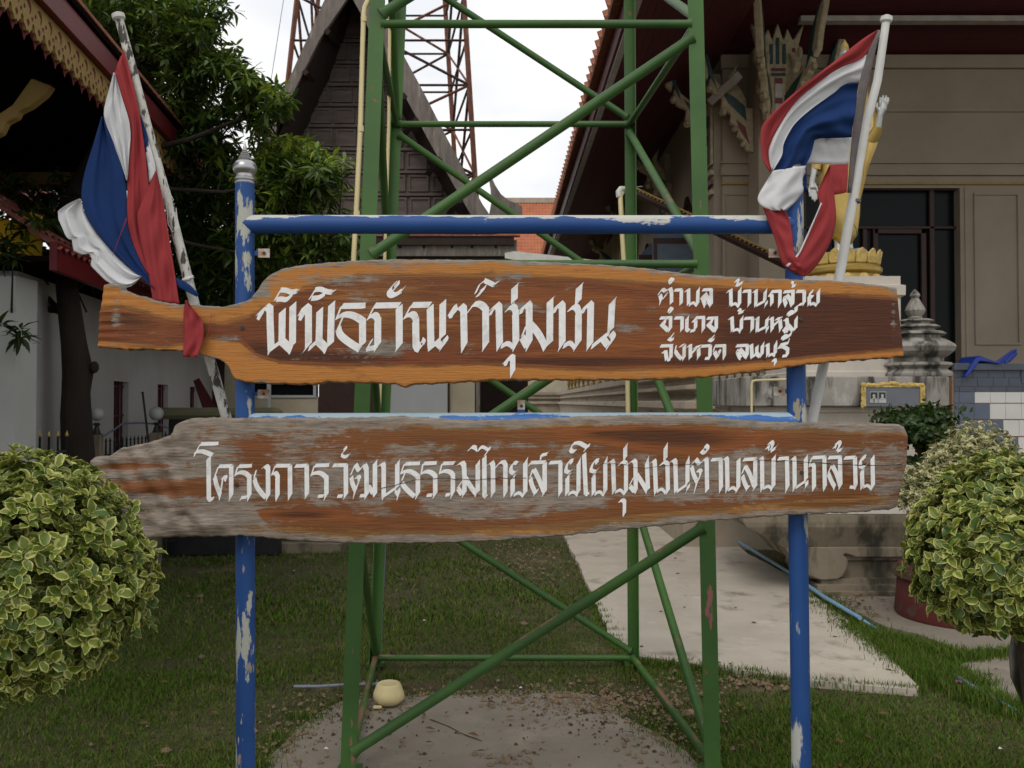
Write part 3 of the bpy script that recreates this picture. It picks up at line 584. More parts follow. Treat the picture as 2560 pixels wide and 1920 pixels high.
FL = thing('flag', 'torn striped flag in red white and blue hanging limp on the left pole', 'flag', P(330, 560, 2.8), 'flags tied to the two poles')
cloth('red_stripe', M['cloth_red'], [(286, 183), (298, 225), (315, 272), (329, 318), (322, 400), (318, 470), (317, 540), (325, 590), (345, 640), (372, 690)], [(310, 121), (322, 170), (335, 215), (350, 290), (362, 370), (369, 440), (374, 480), (380, 560), (388, 640), (392, 700)], 2.80, 2.815, FL, amp=.006, ph=1)
cloth('white_stripe', M['cloth_white'], [(285, 183), (270, 232), (255, 292), (284, 360), (318, 452)], [(287, 182), (300, 230), (329, 318), (322, 400), (318.5, 453)], 2.795, 2.803, FL, amp=.007, fr=5)
cloth('blue_stripe', M['cloth_blue'], [(254, 291), (232, 365), (208, 440), (201, 500), (222, 557), (268, 617), (315, 664), (355, 694), (385, 722)], [(256, 292), (285, 358), (317, 450), (318, 540), (326, 590), (345, 637), (360, 664), (374, 690), (390, 716)], 2.79, 2.805, FL, amp=.007, fr=3, ph=2)
cloth('white_stripe', M['cloth_white'], [(199, 497), (188, 501), (168, 511), (145, 527), (146, 548), (165, 592), (176, 601), (179, 596), (184, 628), (205, 638), (222, 634), (230, 648), (226, 664), (262, 700), (290, 718), (312, 721), (328, 716), (341, 705), (353, 691)], [(202, 498), (210, 530), (222, 555), (245, 590), (268, 615), (292, 642), (315, 662), (335, 678), (353.5, 691)], 2.775, 2.792, FL, nu=60, amp=.007, fr=4, sm=False)
cloth('blue_stripe', M['cloth_blue'], [(350, 288), (356, 330), (363, 387)], [(352, 290), (370, 340), (371, 357), (366, 388)], 2.818, 2.82, FL, 10, 5, amp=.001)
cloth('white_stripe', M['cloth_white'], [(364, 384), (370, 420), (372, 455)], [(371, 352), (386, 400), (391, 430), (376, 456)], 2.818, 2.822, FL, 10, 5, amp=.001)
cloth('red_fold', M['cloth_red'], [(389, 427), (375, 457), (348, 522), (341, 536), (350, 600), (362, 650), (370, 680), (376, 715), (382, 752)], [(391, 427), (405, 487), (415, 545), (430, 640), (440, 700), (449, 762)], 2.79, 2.80, FL, amp=.007, fr=2.5, ph=.5)
cloth('blue_tail', M['cloth_blue'], [(438, 694), (470, 706), (498, 736)], [(442, 716), (468, 730), (492, 742)], 2.80, 2.80, FL, 8, 4, amp=.002)
cloth('red_tail', M['cloth_red'], [(464, 750), (458, 775), (460, 830), (458, 880), (456, 892)], [(467, 752), (488, 778), (507, 800), (511, 838), (493, 893)], 2.685, 2.68, FL, 20, 10, amp=.005, fr=3)
MB().tube([P(317, 545, 2.775), P(300, 590, 2.77), P(281, 640, 2.77)], [.002, .001, .0006], 6).build('loose_thread', M['cloth_red'], FL)
MB().tube([P(530, 783, 2.69), P(520, 835, 2.68), P(508, 860, 2.68)], [.0008, .001, .001], 6).build('loose_thread', M['cloth_red'], FL)
tie = MB().tube([P(412, 440, 2.83), P(428, 490, 2.83), P(434, 500, 2.83), P(416, 510, 2.828), P(420, 560, 2.828), P(432, 580, 2.83), P(446, 570, 2.83), P(440, 520, 2.835)], .0012, 6)
tag(tie.build('cord', M['string'], None), 'thin white cord looped round the left flag pole', 'cord')
t2 = MB().tube([P(457, 700, 2.833), P(470, 697, 2.832), P(484, 691, 2.836)], .0055, 8); tag(t2.build('cloth_tie', M['string'], None), 'white cloth tie knotted on the left flag pole just above the board', 'tie')
RF = thing('flag', 'striped red white and blue flag blown sideways from the right pole', 'flag', P(2080, 690, 2.75), 'flags tied to the two poles')
cloth('hem', M['cloth_grey'], [(2194, 74), (2167, 136), (2145, 215), (2129, 342), (2118, 482)], [(2203, 76), (2186, 136), (2169, 222), (2146, 364), (2128, 482)], 2.835, 2.84, RF, 20, 4, amp=.001)
cloth('red_stripe', M['cloth_red'], [(2195, 74), (2164, 92), (2123, 123), (2081, 158), (2012, 209), (1955, 259), (1911, 304), (1901, 322), (1901, 364), (1906, 402), (1926, 432)], [(2195, 76), (2167, 137), (2145, 153), (2100, 168), (2050, 203), (2002, 240), (1968, 282), (1936, 335), (1920, 373), (1921, 398), (1929, 423)], 2.70, 2.73, RF, 50, 8, amp=.006, ph=1)
cloth('white_stripe', M['cloth_white'], [(2167, 136), (2145, 153), (2100, 168), (2050, 203), (2002, 240), (1968, 282), (1936, 335), (1920, 373), (1921, 398), (1929, 424)], [(2147, 207), (2110, 209), (2088, 231), (2031, 269), (1987, 307), (1970, 335), (1957, 362), (1957, 385), (1946, 405), (1932, 427)], 2.73, 2.74, RF, 50, 12, amp=.010, fr=2, ph=2)
cloth('blue_stripe', M['cloth_blue'], [(2147, 207), (2110, 209), (2088, 231), (2031, 269), (1987, 307), (1968, 335), (1957, 362), (1957, 385), (1946, 405), (1932, 428)], [(2129, 343), (2110, 344), (2085, 345), (2037, 346), (2034, 360), (2030, 378), (2024, 395), (2018, 405), (2015, 412), (2014, 416)], 2.74, 2.765, RF, 50, 20, amp=.014, fr=2.2, ph=0)
cloth('white_stripe', M['cloth_white'], [(2129, 342), (2085, 344), (2037, 345)], [(2121, 412), (2075, 411), (2014, 409)], 2.80, 2.82, RF, 14, 8, amp=.002)
cloth('white_stripe', M['cloth_white'], [(1932, 427), (1907, 468), (1893, 492), (1896, 507), (1908, 518), (1931, 526)], [(2015, 414), (2004, 455), (2011, 475), (2001, 490), (1986, 508), (1966, 526)], 2.72, 2.73, RF, 30, 14, amp=.010, fr=1.7, ph=.8)
cloth('blue_tail', M['cloth_blue'], [(2014, 412), (2003, 440), (2001, 466)], [(2016, 412), (2017, 445), (2016, 482)], 2.76, 2.765, RF, 8, 4, amp=.001)
cloth('red_stripe', M['cloth_red'], [(2121, 411), (2100, 411), (2074, 412)], [(2117, 481), (2100, 485), (2085, 487)], 2.815, 2.80, RF, 8, 6, amp=.002)
cloth('red_fold', M['cloth_red'], [(2075, 411), (2058, 445), (2041, 484), (2052, 507), (2035, 547), (2013, 596), (1993, 639), (1964, 664)], [(2077, 412), (2084, 460), (2087, 500), (2092, 547), (2081, 597), (2058, 642), (2028, 682), (2010, 692)], 2.735, 2.75, RF, 36, 10, amp=.008, fr=2)
cloth('red_fold', M['cloth_red'], [(2012, 693), (1983, 680), (1958, 667), (1950, 645), (1941, 609), (1921, 554), (1907, 520)], [(1995, 640), (1990, 645), (1987, 640), (1983, 610), (1980, 577), (1970, 536), (1955, 522)], 2.735, 2.725, RF, 36, 10, amp=.007, fr=2, ph=1)
cloth('white_edge', M['cloth_white'], [(2052, 507), (2035, 547), (2013, 596), (1993, 639), (1964, 664)], [(2055, 508), (2038, 548), (2017, 597), (1997, 641), (1970, 668)], 2.732, 2.732, RF, 20, 3, amp=.0005)
w1 = MB().tube([P(2131, 555, 2.86), P(2140, 570, 2.86), P(2142, 590, 2.86), P(2134, 600, 2.86)], .0009, 6); tag(w1.build('wire', M['dark_metal'], None), 'thin wire curling off the right flag pole in front of the gold robe', 'wire')
# ------------------------------------------------------------------ ground, slabs, paths
def gpoly(pts): return [G(x, y) for x, y in pts]
SLAB = [(560, 2300), (650, 1935), (688, 1870), (735, 1825), (790, 1782), (850, 1752), (960, 1738), (1180, 1728), (1400, 1722), (1500, 1740), (1560, 1790), (1640, 1835), (1710, 1880), (1800, 1960), (1900, 2300)]
PATHP = [(1385, 1285), (1410, 1340), (1441, 1400), (1478, 1478), (1522, 1582), (1553, 1621), (1600, 1641), (1670, 1650), (1754, 1661), (1860, 1676), (2023, 1698), (2185, 1716), (2296, 1724), (2300, 1716), (2262, 1674), (2240, 1658), (2218, 1637), (2190, 1612), (2146, 1575), (2088, 1527), (2032, 1484), (1974, 1438), (1870, 1383), (1800, 1335), (1735, 1285), (1640, 1230), (1480, 1230)]
PAVE = [(2140, 1530), (2215, 1567), (2300, 1585), (2370, 1612), (2440, 1645), (2400, 1662), (2428, 1690), (2480, 1722), (2560, 1762), (2800, 1880), (3400, 1900), (3400, 1300), (2800, 1240), (2000, 1300), (1960, 1400), (2060, 1500)]
M['concrete_light'] = mat('path_concrete', (.53, .475, .40), (.44, .39, .325), 2.2, 9, rough=.9, bump=.25, bscale=40, patch=((.58, .54, .47), 3, .60, .12, (1, 1.6, 1)), patch2=((.24, .205, .165), 3.5, .56, .16, (1, 1, 1)))
M['concrete_dark'] = mat('slab_concrete', (.27, .235, .19), (.215, .185, .15), 2.5, 9, rough=.95, bump=.3, bscale=60, patch=((.33, .285, .23), 2.5, .56, .15, (1, 1, 1)), patch2=((.055, .045, .035), 26, .68, .03, (1, 1, 1)))
M['soil'] = mat('lawn_soil', (.085, .074, .034), (.054, .050, .022), 1.3, 9, rough=1, bump=.7, bscale=30, patch=((.20, .15, .085), 1.3, .59, .09, (1, 1, 1)), patch2=((.11, .08, .045), 5, .55, .12, (1, 1, 1)))
mb = MB(); n = 90
gx = np.sign(np.linspace(-1, 1, n)) * np.abs(np.linspace(-1, 1, n)) ** 2.2 * 90; gy = -20 + 130 * np.linspace(0, 1, n) ** 1.6
def gz(x, y): return .012 * math.sin(x * 1.7 + 1) * math.sin(y * 1.3) * math.exp(-abs(x) * .1) - .012
mb.add([(x, y, gz(x, y)) for x in gx for y in gy], [(i * n + j, (i + 1) * n + j, (i + 1) * n + j + 1, i * n + j + 1) for i in range(n - 1) for j in range(n - 1)])
struct(mb.build('lawn_ground', M['soil'], smooth=True))
def slab(name, pts, z0, z1, m, jag=.0):
    w = []
    g = [G(x, y, z1) for x, y in pts]
    for a, b in zip(g, g[1:] + g[:1]):
        k = max(1, int((b - a).length / .12))
        for i in range(k): q = a + (b - a) * i / k; w.append((q.x + random.uniform(-jag, jag), q.y + random.uniform(-jag, jag)))
    return struct(MB().prism(w, FR((0, 0, z0)), z1 - z0).build(name, m))
slab('tower_slab', SLAB, -.05, .003, M['concrete_dark'], .02)
slab('concrete_path', PATHP, -.05, .026, M['concrete_light'], .012)
slab('side_pavement', PAVE, -.05, .014, M['concrete_dark'], .012)
def inside(px, py, poly):
    c = np.zeros(px.shape, bool); j = len(poly) - 1
    for i in range(len(poly)):
        xi, yi = poly[i]; xj, yj = poly[j]
        with np.errstate(divide='ignore', invalid='ignore'):
            t = ((yi > py) != (yj > py)) & (px < (xj - xi) * (py - yi) / (yj - yi + 1e-12) + xi)
        c ^= t; j = i
    return c
WS = [(p.x, p.y) for p in gpoly(SLAB)]; WP = [(p.x, p.y) for p in [G(x, y, .026) for x, y in PATHP]]; WV = [(p.x, p.y) for p in gpoly(PAVE)]
# bare patches in the lawn (world positions)
BARE = [(*G(1340, 1395)[:2], .55, .55), (*G(1300, 1750)[:2], .8, .25), (*G(1560, 1745)[:2], .35, .30), (*G(1900, 1718)[:2], .5, .10), (*G(1640, 1880)[:2], .22, .2), (*G(430, 1660)[:2], .3, .12), (*G(740, 1830)[:2], .35, .15), (*G(880, 1720)[:2], .35, .12), (*G(1150, 1715)[:2], .7, .12), (*G(460, 1425)[:2], .6, .25), (*G(2080, 1500)[:2], .5, .3)]
def blades(N, y0, y1, h0, h1, w, seed):
    r = np.random.default_rng(seed)
    Y = y0 * (y1 / y0) ** r.random(N); X = (r.random(N) * 2 - 1) * .64 * Y
    k = ~(inside(X, Y, WS) | inside(X, Y, WP) | inside(X, Y, WV))
    d = np.ones(N)
    for bx, by, rx, ry in BARE: d *= 1 - .92 * np.exp(-(((X - bx) / rx) ** 2 + ((Y - by) / ry) ** 2))
    pat = .5 + .5 * np.sin(X * 2.3 + 1.2 * np.sin(Y * 1.9)) * np.sin(Y * 2.9 + np.sin(X * 3.1))
    k &= r.random(N) < d * (.45 + .55 * pat); X, Y = X[k], Y[k]; n = len(X)
    a = r.random(n) * 6.283; lean = (.2 + r.random(n) * 1.1); H = (h0 + (h1 - h0) * r.random(n) ** 1.6) * (.7 + .5 * pat[k])
    ww = w * (.6 + .8 * r.random(n)); ux, uy = np.cos(a), np.sin(a); b = a + 1.57 + (r.random(n) - .5); lx, ly = np.cos(b) * lean * H, np.sin(b) * lean * H
    z = np.full(n, -.015)
    V = np.empty((n, 5, 3), np.float32)
    V[:, 0] = np.stack([X - ux * ww, Y - uy * ww, z], 1); V[:, 1] = np.stack([X + ux * ww, Y + uy * ww, z], 1)
    V[:, 2] = np.stack([X + ux * ww * .8 + lx * .35, Y + uy * ww * .8 + ly * .35, z + H * .6], 1); V[:, 3] = np.stack([X - ux * ww * .8 + lx * .35, Y - uy * ww * .8 + ly * .35, z + H * .6], 1)
    V[:, 4] = np.stack([X + lx, Y + ly, z + H], 1)
    return V
def blade_mesh(name, V, m):
    n = len(V); me = bpy.data.meshes.new(name); me.vertices.add(n * 5); me.vertices.foreach_set('co', V.ravel())
    b = (np.arange(n) * 5)[:, None]
    li = np.concatenate([b + [0, 1, 2, 3], b + [3, 2, 4]], 1).ravel().astype(np.int32)
    me.loops.add(n * 7); me.loops.foreach_set('vertex_index', li)
    st = np.stack([np.arange(n) * 7, np.arange(n) * 7 + 4], 1).ravel().astype(np.int32); me.polygons.add(n * 2); me.polygons.foreach_set('loop_start', st)
    me.update(calc_edges=True); me.validate(); me.materials.append(m)
    c = np.repeat(RNG.random((n, 1)), 5, 0); at = me.attributes.new('rnd', 'FLOAT', 'POINT'); at.data.foreach_set('value', c.ravel().astype(np.float32))
    o = bpy.data.objects.new(name, me); COL.objects.link(o); return o
def leafmat(name, stops, rough=.5, trans=.25, attr='rnd', spec=.35):
    m = bpy.data.materials.new(name); m.use_nodes = True; N = m.node_tree.nodes; LK = m.node_tree.links.new; b = N['Principled BSDF']
    a = N.new('ShaderNodeAttribute'); a.attribute_name = attr; r = N.new('ShaderNodeValToRGB'); e = r.color_ramp.elements
    e[0].position = stops[0][0]; e[0].color = (*stops[0][1], 1); e[1].position = stops[-1][0]; e[1].color = (*stops[-1][1], 1)
    for p, c in stops[1:-1]: x = e.new(p); x.color = (*c, 1)
    LK(a.outputs['Fac'], r.inputs[0]); LK(r.outputs[0], b.inputs['Base Color']); b.inputs['Roughness'].default_value = rough; b.inputs['Specular IOR Level'].default_value = spec
    tr = N.new('ShaderNodeBsdfTranslucent'); LK(r.outputs[0], tr.inputs[0]); mx = N.new('ShaderNodeMixShader'); mx.inputs[0].default_value = trans
    LK(b.outputs[0], mx.inputs[1]); LK(tr.outputs[0], mx.inputs[2]); LK(mx.outputs[0], N['Material Output'].inputs[0]); return m
M['grass'] = leafmat(name='grass_blades', spec=.08, stops=[(0, (.045, .080, .010)), (.35, (.075, .14, .016)), (.78, (.12, .20, .032)), (.9, (.17, .18, .05)), (1, (.24, .19, .085))], rough=.9, trans=.25)
V = np.concatenate([blades(230000, 3.2, 6.2, .018, .042, .0022, 1), blades(130000, 6.2, 13.5, .02, .05, .004, 2)])
stuff(blade_mesh('grass', V, M['grass']), 'short green lawn grass with thin dry patches', 'grass')
def tuft(pts, N, sp, h, seed, w=.0025):
    r = np.random.default_rng(seed); out = []
    for (x, y) in pts:
        c = G(x, y); n = N; X = c.x + r.normal(0, sp, n); Y = c.y + r.normal(0, sp * .6, n); a = r.random(n) * 6.283; H = h * (.4 + .6 * r.random(n)); L_ = r.random(n) * .8
        ux, uy = np.cos(a) * w, np.sin(a) * w; lx, ly = -np.sin(a) * L_ * H, np.cos(a) * L_ * H; z = np.zeros(n)
        V = np.empty((n, 5, 3), np.float32); V[:, 0] = np.stack([X - ux, Y - uy, z], 1); V[:, 1] = np.stack([X + ux, Y + uy, z], 1); V[:, 2] = np.stack([X + ux * .8 + lx * .35, Y + uy * .8 + ly * .35, z + H * .6], 1)
        V[:, 3] = np.stack([X - ux * .8 + lx * .35, Y - uy * .8 + ly * .35, z + H * .6], 1); V[:, 4] = np.stack([X + lx, Y + ly, z + H], 1); out.append(V)
    return np.concatenate(out)
line = lambda a, b, n: [(a[0] + (b[0] - a[0]) * i / (n - 1), a[1] + (b[1] - a[1]) * i / (n - 1)) for i in range(n)]
tp = line((2050, 1500), (2140, 1580), 6) + line((2140, 1575), (2300, 1690), 14) + line((2200, 1600), (2400, 1650), 12) + line((2260, 1640), (2440, 1720), 12) + line((2330, 1700), (2560, 1790), 10) + line((2400, 1655), (2520, 1640), 5)
V = tuft(tp, 260, .07, .075, 5)
V3 = tuft(line((640, 1930), (850, 1752), 16) + line((850, 1745), (1500, 1728), 26) + line((1540, 1775), (1800, 1950), 16), 26, .03, .032, 9, .0018)
V2 = tuft(line((1480, 1490), (1560, 1660), 12) + line((1560, 1655), (1900, 1690), 14) + line((1900, 1700), (2290, 1730), 12) + [(1570, 1640), (1575, 1680), (1580, 1700), (1720, 1660), (1660, 1665), (870, 1730), (700, 1850), (760, 1800), (980, 1700), (660, 1920)], 60, .035, .06, 6)
stuff(blade_mesh('weeds', np.concatenate([V, V2, V3]), M['grass']), 'longer grass tufts along the edges of the concrete', 'weeds')
# gravel, pebbles, dry leaves
M['stone'] = mat('ochre_stone', (.27, .19, .11), (.15, .11, .07), 30, rough=.95, bump=.4)
M['drydirt'] = mat('dark_debris', (.05, .035, .022), (.09, .06, .035), 30, rough=1)
def pebbles(name, centers, m, seed, s0, s1, label):
    r = random.Random(seed); mb = MB()
    for (cx, cy, sx, sy, n) in centers:
        for _ in range(n):
            x, y = cx + r.gauss(0, sx), cy + r.gauss(0, sy); s = s0 + (s1 - s0) * r.random() ** 3
            p = G(x, y); vs = []; a = r.random() * 6
            for k in range(5): t = a + k * 1.257; vs.append((p.x + math.cos(t) * s * r.uniform(.7, 1.2), p.y + math.sin(t) * s * r.uniform(.7, 1.2), .008 - s * .1))
            vs.append((p.x, p.y, .008 + s * r.uniform(.5, 1)))
            mb.add(vs, [(k, (k + 1) % 5, 5) for k in range(5)])
    o = mb.build(name, m); stuff(o, label, name); return o
pebbles('gravel', [(1330, 1400, 70, 28, 600), (1500, 1755, 120, 24, 800), (1200, 1735, 160, 10, 200), (1900, 1706, 70, 9, 300), (1690, 1760, 60, 60, 300), (1250, 1840, 300, 50, 50), (880, 1760, 90, 25, 200), (720, 1850, 40, 40, 160), (1650, 1850, 60, 50, 160), (2140, 1500, 40, 18, 200), (1280, 1905, 30, 12, 60), (450, 1620, 160, 120, 70)], M['stone'], 4, .004, .017, 'loose ochre gravel scattered round the slab edges')
pebbles('debris', [(1150, 1725, 150, 12, 500), (1250, 1850, 260, 60, 50), (850, 1790, 80, 40, 250), (1520, 1800, 90, 30, 200), (2130, 1510, 45, 25, 300), (1560, 1730, 60, 20, 200), (1950, 1405, 70, 22, 500), (2120, 1505, 60, 18, 300)], M['drydirt'], 8, .003, .012, 'dark bits of soil and dry leaf on the concrete')
for x, y, s, lb in ((415, 1883, .022, 'pale stone in the grass at the lower left'), (1310, 1563, .024, 'dark stone in the grass behind the crossing green braces'), (1400, 1745, .022, 'grey stone on the back edge of the tower slab'), (1722, 1790, .032, 'lumpy ochre stone beside the right front tower leg'), (505, 1645, .018, 'small ochre stone in the lawn left of the blue post'), (2195, 1547, .03, 'grey stone beside the red planter'), (500, 1495, .026, 'pale stone in the lawn under the lower board')):
    c = G(x, y); m = MB(); m.sphere((c.x, c.y, s * .45), s, 8, 1.2, .9, .65); m.v = [(v[0] + random.uniform(-.15, .15) * s, v[1] + random.uniform(-.15, .15) * s, v[2] + random.uniform(-.1, .15) * s) for v in m.v]
    tag(m.build('stone', M['stone']), lb, 'stone')

M['deadleaf'] = mat('dry_brown_leaf', (.16, .085, .035), (.10, .055, .025), 20, rough=.9)
dl = MB(); r_ = random.Random(12)
for k in range(330):
    if k < 50: x, y = r_.gauss(1180, 230), r_.gauss(1735, 26)
    elif k < 170: x, y = r_.gauss(2120, 50), r_.gauss(1500, 26)
    else: x, y = r_.uniform(100, 2500), r_.uniform(1380, 1915)
    p = G(x, y, .028 if (1500 < x < 2300 and 1380 < y < 1700) else .02); a = r_.random() * 6.3; L_ = r_.uniform(.012, .030); u = Vector((math.cos(a), math.sin(a), r_.uniform(-.2, .3))); v_ = Vector((-math.sin(a), math.cos(a), r_.uniform(-.4, .4)))
    dl.add([p - u * L_, p - v_ * L_ * .35 + Vector((0, 0, .006)), p + u * L_, p + v_ * L_ * .4 + Vector((0, 0, .004))], [(0, 1, 2, 3)])
stuff(dl.build('dry_leaves', M['deadleaf']), 'small dry brown leaves scattered over lawn and concrete', 'leaf litter')
# ------------------------------------------------------------------ green tower
T = thing('lattice_tower', 'green steel lattice tower standing on four legs behind the sign', 'tower', (.08, 4.42, 0))
def leg(px0, py0, Y0, px1, py1, Y1):
    a, b = P(px0, py0, Y0), P(px1, py1, Y1); return ext(a, b, -.0), ext(a, b, 4.2), a, b
LEGS = {'FL': leg(870, 1930, 3.67, 941, 60, 3.73), 'FR': leg(1782, 1930, 3.67, 1741, 80, 3.73), 'BL': leg(938, 1665, 5.17, 991, 330, 5.11), 'BR': leg(1582, 1665, 5.17, 1574, 330, 5.11)}
def lv(k, z): a, b = LEGS[k][0], LEGS[k][1]; return a + (b - a) * (z / 4.2)
w = .066; th = .006
for k, (sx, sy) in {'FL': (1, 1), 'FR': (-1, 1), 'BL': (1, -1), 'BR': (-1, -1)}.items():
    a, b = LEGS[k][0], LEGS[k][1]; prof = [(-w / 2, 0), (w / 2, 0), (w / 2, th), (-w / 2 + th, th), (-w / 2 + th, w), (-w / 2, w)]
    if k[0] == 'B': prof = [(p[0] * .88, p[1]) for p in prof]
    vs = [(a.x + p[0] * sx, a.y + p[1] * sy, a.z) for p in prof] + [(b.x + p[0] * sx, b.y + p[1] * sy, b.z) for p in prof]
    MB().add(vs, [(i, (i + 1) % 6, (i + 1) % 6 + 6, i + 6) for i in range(6)] + [(0, 1, 2, 3), (0, 3, 4, 5)] + [(6, 7, 8, 9), (6, 9, 10, 11)]).build('leg', M['green'], T)
    MB().box(-.05, -.02, 0, .05, .08, .012, FR(a + Vector((0, 0, .012)))).build('foot_plate', M['green'], T)
M['green_brace'] = mat('green_paint_worn_on_top', (.050, .128, .024), (.032, .085, .020), 2.2, rough=.5, bump=.15, bscale=70, bdist=.002, patch=((.22, .09, .04), 20, .665, .03, (1, 1, 1)), spec=.35)
def topwear(m, colr, th):
    N = m.node_tree.nodes; LK = m.node_tree.links.new; b = N['Principled BSDF']; src = b.inputs['Base Color'].links[0].from_socket
    g = N.new('ShaderNodeNewGeometry'); s = N.new('ShaderNodeSeparateXYZ'); LK(g.outputs['True Normal'], s.inputs[0]); t = N.new('ShaderNodeTexCoord')
    n = N.new('ShaderNodeTexNoise'); n.inputs['Scale'].default_value = 2.6; n.inputs['Detail'].default_value = 9; n.inputs['Roughness'].default_value = .7; LK(t.outputs['Object'], n.inputs['Vector'])
    a = N.new('ShaderNodeMath'); a.operation = 'MULTIPLY_ADD'; LK(s.outputs['Z'], a.inputs[0]); a.inputs[1].default_value = .30; LK(n.outputs[0], a.inputs[2])
    e = N.new('ShaderNodeMapRange'); e.inputs['From Min'].default_value = th; e.inputs['From Max'].default_value = th + .06; LK(a.outputs[0], e.inputs['Value'])
    x = N.new('ShaderNodeMixRGB'); LK(e.outputs[0], x.inputs[0]); LK(src, x.inputs[1]); x.inputs[2].default_value = (*colr, 1); LK(x.outputs[0], b.inputs['Base Color'])
topwear(M['green_brace'], (.20, .105, .065), .80)
def brace(ka, za, kb, zb, r=.0195, name='brace'):
    a, b = lv(ka, za), lv(kb, zb); fy = .010
    for v, k in ((a, ka), (b, kb)): v.y += (fy if k[0] == 'F' else -.01)
    d = (b - a).normalized(); sag = Vector((0, 0, 0))
    e = d * r; s_ = d * .02; MB().tube([a + s_, a + s_ + e * .7, a + s_ + e * 1.1, b - s_ - e * 1.1, b - s_ - e * .7, b - s_], [r * 1.35, r * 1.18, r, r, r * 1.18, r * 1.35], 14).build(name, M['green_brace'], T, smooth='auto')
Z = [.06, 1.085, 2.135, 3.17, 4.12]   # panel levels
brace('BL', .03 + .03, 'BR', .06, .017, 'rail'); brace('FL', .05, 'BL', .06, .018, 'rail'); brace('FR', .05, 'BR', .06, .019, 'rail')
for i in range(1, 4):
    for a, b in (('FL', 'FR'), ('BL', 'BR'), ('FL', 'BL'), ('FR', 'BR')): brace(a, Z[i], b, Z[i] - (0 if i != 3 else 0), .0175, 'rail')
for i in range(4):
    z0, z1 = Z[i] + .03, Z[i + 1] - .05
    brace('FR', z1, 'FL', z0, .0225); brace('BL', z1, 'BR', z0, .0195); brace('FL', z1, 'BL', z0, .0195); brace('BR', z1, 'FR', z0, .021)
cm = MB(); cp = [G(1075, 1798, .006), G(1120, 1815, .006), G(1160, 1836, .006), G(1205, 1852, .006)]
for p, q in zip(cp, cp[1:]): cm.add([p + Vector((0, -.004, 0)), q + Vector((0, -.003, 0)), q + Vector((0, .003, 0)), p + Vector((0, .005, 0))], [(0, 1, 2, 3)])
struct(cm.build('slab_crack', M['crack']))
# conduits fixed to the tower
def conduit(pts, r, m, label, clips=()):
    root = thing('conduit_pipe', label, 'pipe', pts[-1]); MB().tube(pts, r, 12).build('pipe', m, root, smooth='auto')
    for c in clips: MB().tube([c - Vector((0, 0, .012)), c + Vector((0, 0, .012))], r * 1.25, 12).build('clip', m, root)
    return root
conduit([P(935, -30, 3.74), P(912, 18, 3.74), P(909, 40, 3.74), P(906, 140, 3.74), P(901, 320, 3.72), P(892, 500, 3.71), P(884, 650, 3.70), P(880, 760, 3.70)], .0108, M['cream_pipe'], 'cream plastic pipe clipped to the left front leg of the green tower', (P(910, 48, 3.74), P(902, 323, 3.72), P(892, 535, 3.71)))
conduit([P(975, -20, 4.6), P(972, 300, 4.6), P(967, 480, 4.6), P(962, 640, 4.6), P(948, 1040, 4.6), P(944, 1120, 4.6)], .0085, M['cream_pipe'], 'thin cream plastic pipe inside the left side of the green tower')
R_ = conduit([P(1556, 481, 5.16), P(1551, 490, 5.15), P(1554, 560, 5.13), P(1560, 660, 5.12), P(1569, 950, 5.12), P(1572, 1150, 5.12)], .0145, M['cream_pipe'], 'cream plastic pipe with a white elbow beside the right back leg of the tower')
MB().tube([P(1572, 480, 5.18), P(1562, 473, 5.17), P(1552, 473, 5.16), P(1547, 480, 5.15), P(1548, 493, 5.15)], [.018, .0185, .0185, .0185, .018], 12).build('elbow', M['white_plastic'], R_, smooth='auto')
conduit([P(955, 1250, 5.2), P(962, 1365, 5.2), P(955, 1500, 5.2), P(947, 1690, 5.2), G(940, 1710, .02), G(860, 1712, .02), G(800, 1716, .02), G(735, 1716, .018)], .0085, M['grey_pipe'], 'grey plastic conduit running down the left back leg and along the ground', ())
MB().tube([P(1589, 468, 5.1), P(1606, 466, 5.1)], .003, 6).build('bolt', M['steel'], T)
# upturned plastic bowl
c = G(968, 1766, .012); B = thing('plastic_bowl', 'cream plastic bowl turned upside down beside the left back tower leg', 'bowl', c)
MB().lathe([(.048, .001), (.052, 0), (.075, .018), (.0795, .034), (.079, .050), (.072, .068), (.063, .092), (.0595, .099), (.053, .103), (.049, .1015), (.02, .101), (.001, .101)], (c.x, c.y + .05, c.z), 32).build('bowl', M['cream_pipe'], B, smooth='auto')
MB().box(-.022, -.015, 0, .022, .010, .012, FR((c.x - .045, c.y - .025, c.z)), bev=.003).build('handle', M['cream_pipe'], B)
# blue water pipe along the path
gp = [(1740, 1275), (1795, 1322), (1875, 1372), (1978, 1434), (2060, 1492), (2150, 1545)]
pts = [G(x, y, .075) for x, y in gp]
WPp = thing('water_pipe', 'light blue plastic water pipe lying along the right edge of the path', 'pipe', pts[2])
MB().tube(pts, .0145, 12).build('pipe', M['blue_pipe'], WPp, smooth='auto')
MB().tube([G(2160, 1553, .05), G(2190, 1572, .02)], .012, 10).build('pipe', M['blue_pipe'], WPp, smooth='auto')
MB().tube([G(2386, 1688, .035), G(2432, 1716, .033), G(2470, 1740, .02)], .011, 10).build('pipe', M['blue_pipe'], WPp, smooth='auto')
MB().tube([G(2480, 1742, .03), G(2545, 1780, .02)], .010, 10).build('pipe', M['blue_pipe'], WPp, smooth='auto')
c = G(2396, 1728); m = MB()
for k in range(5): t = k * 1.257; m.add([(c.x, c.y, .05), (c.x + .017 * math.cos(t - .5), c.y + .017 * math.sin(t - .5), .058), (c.x + .022 * math.cos(t), c.y + .022 * math.sin(t), .05), (c.x + .017 * math.cos(t + .5), c.y + .017 * math.sin(t + .5), .058)], [(0, 1, 2, 3)])
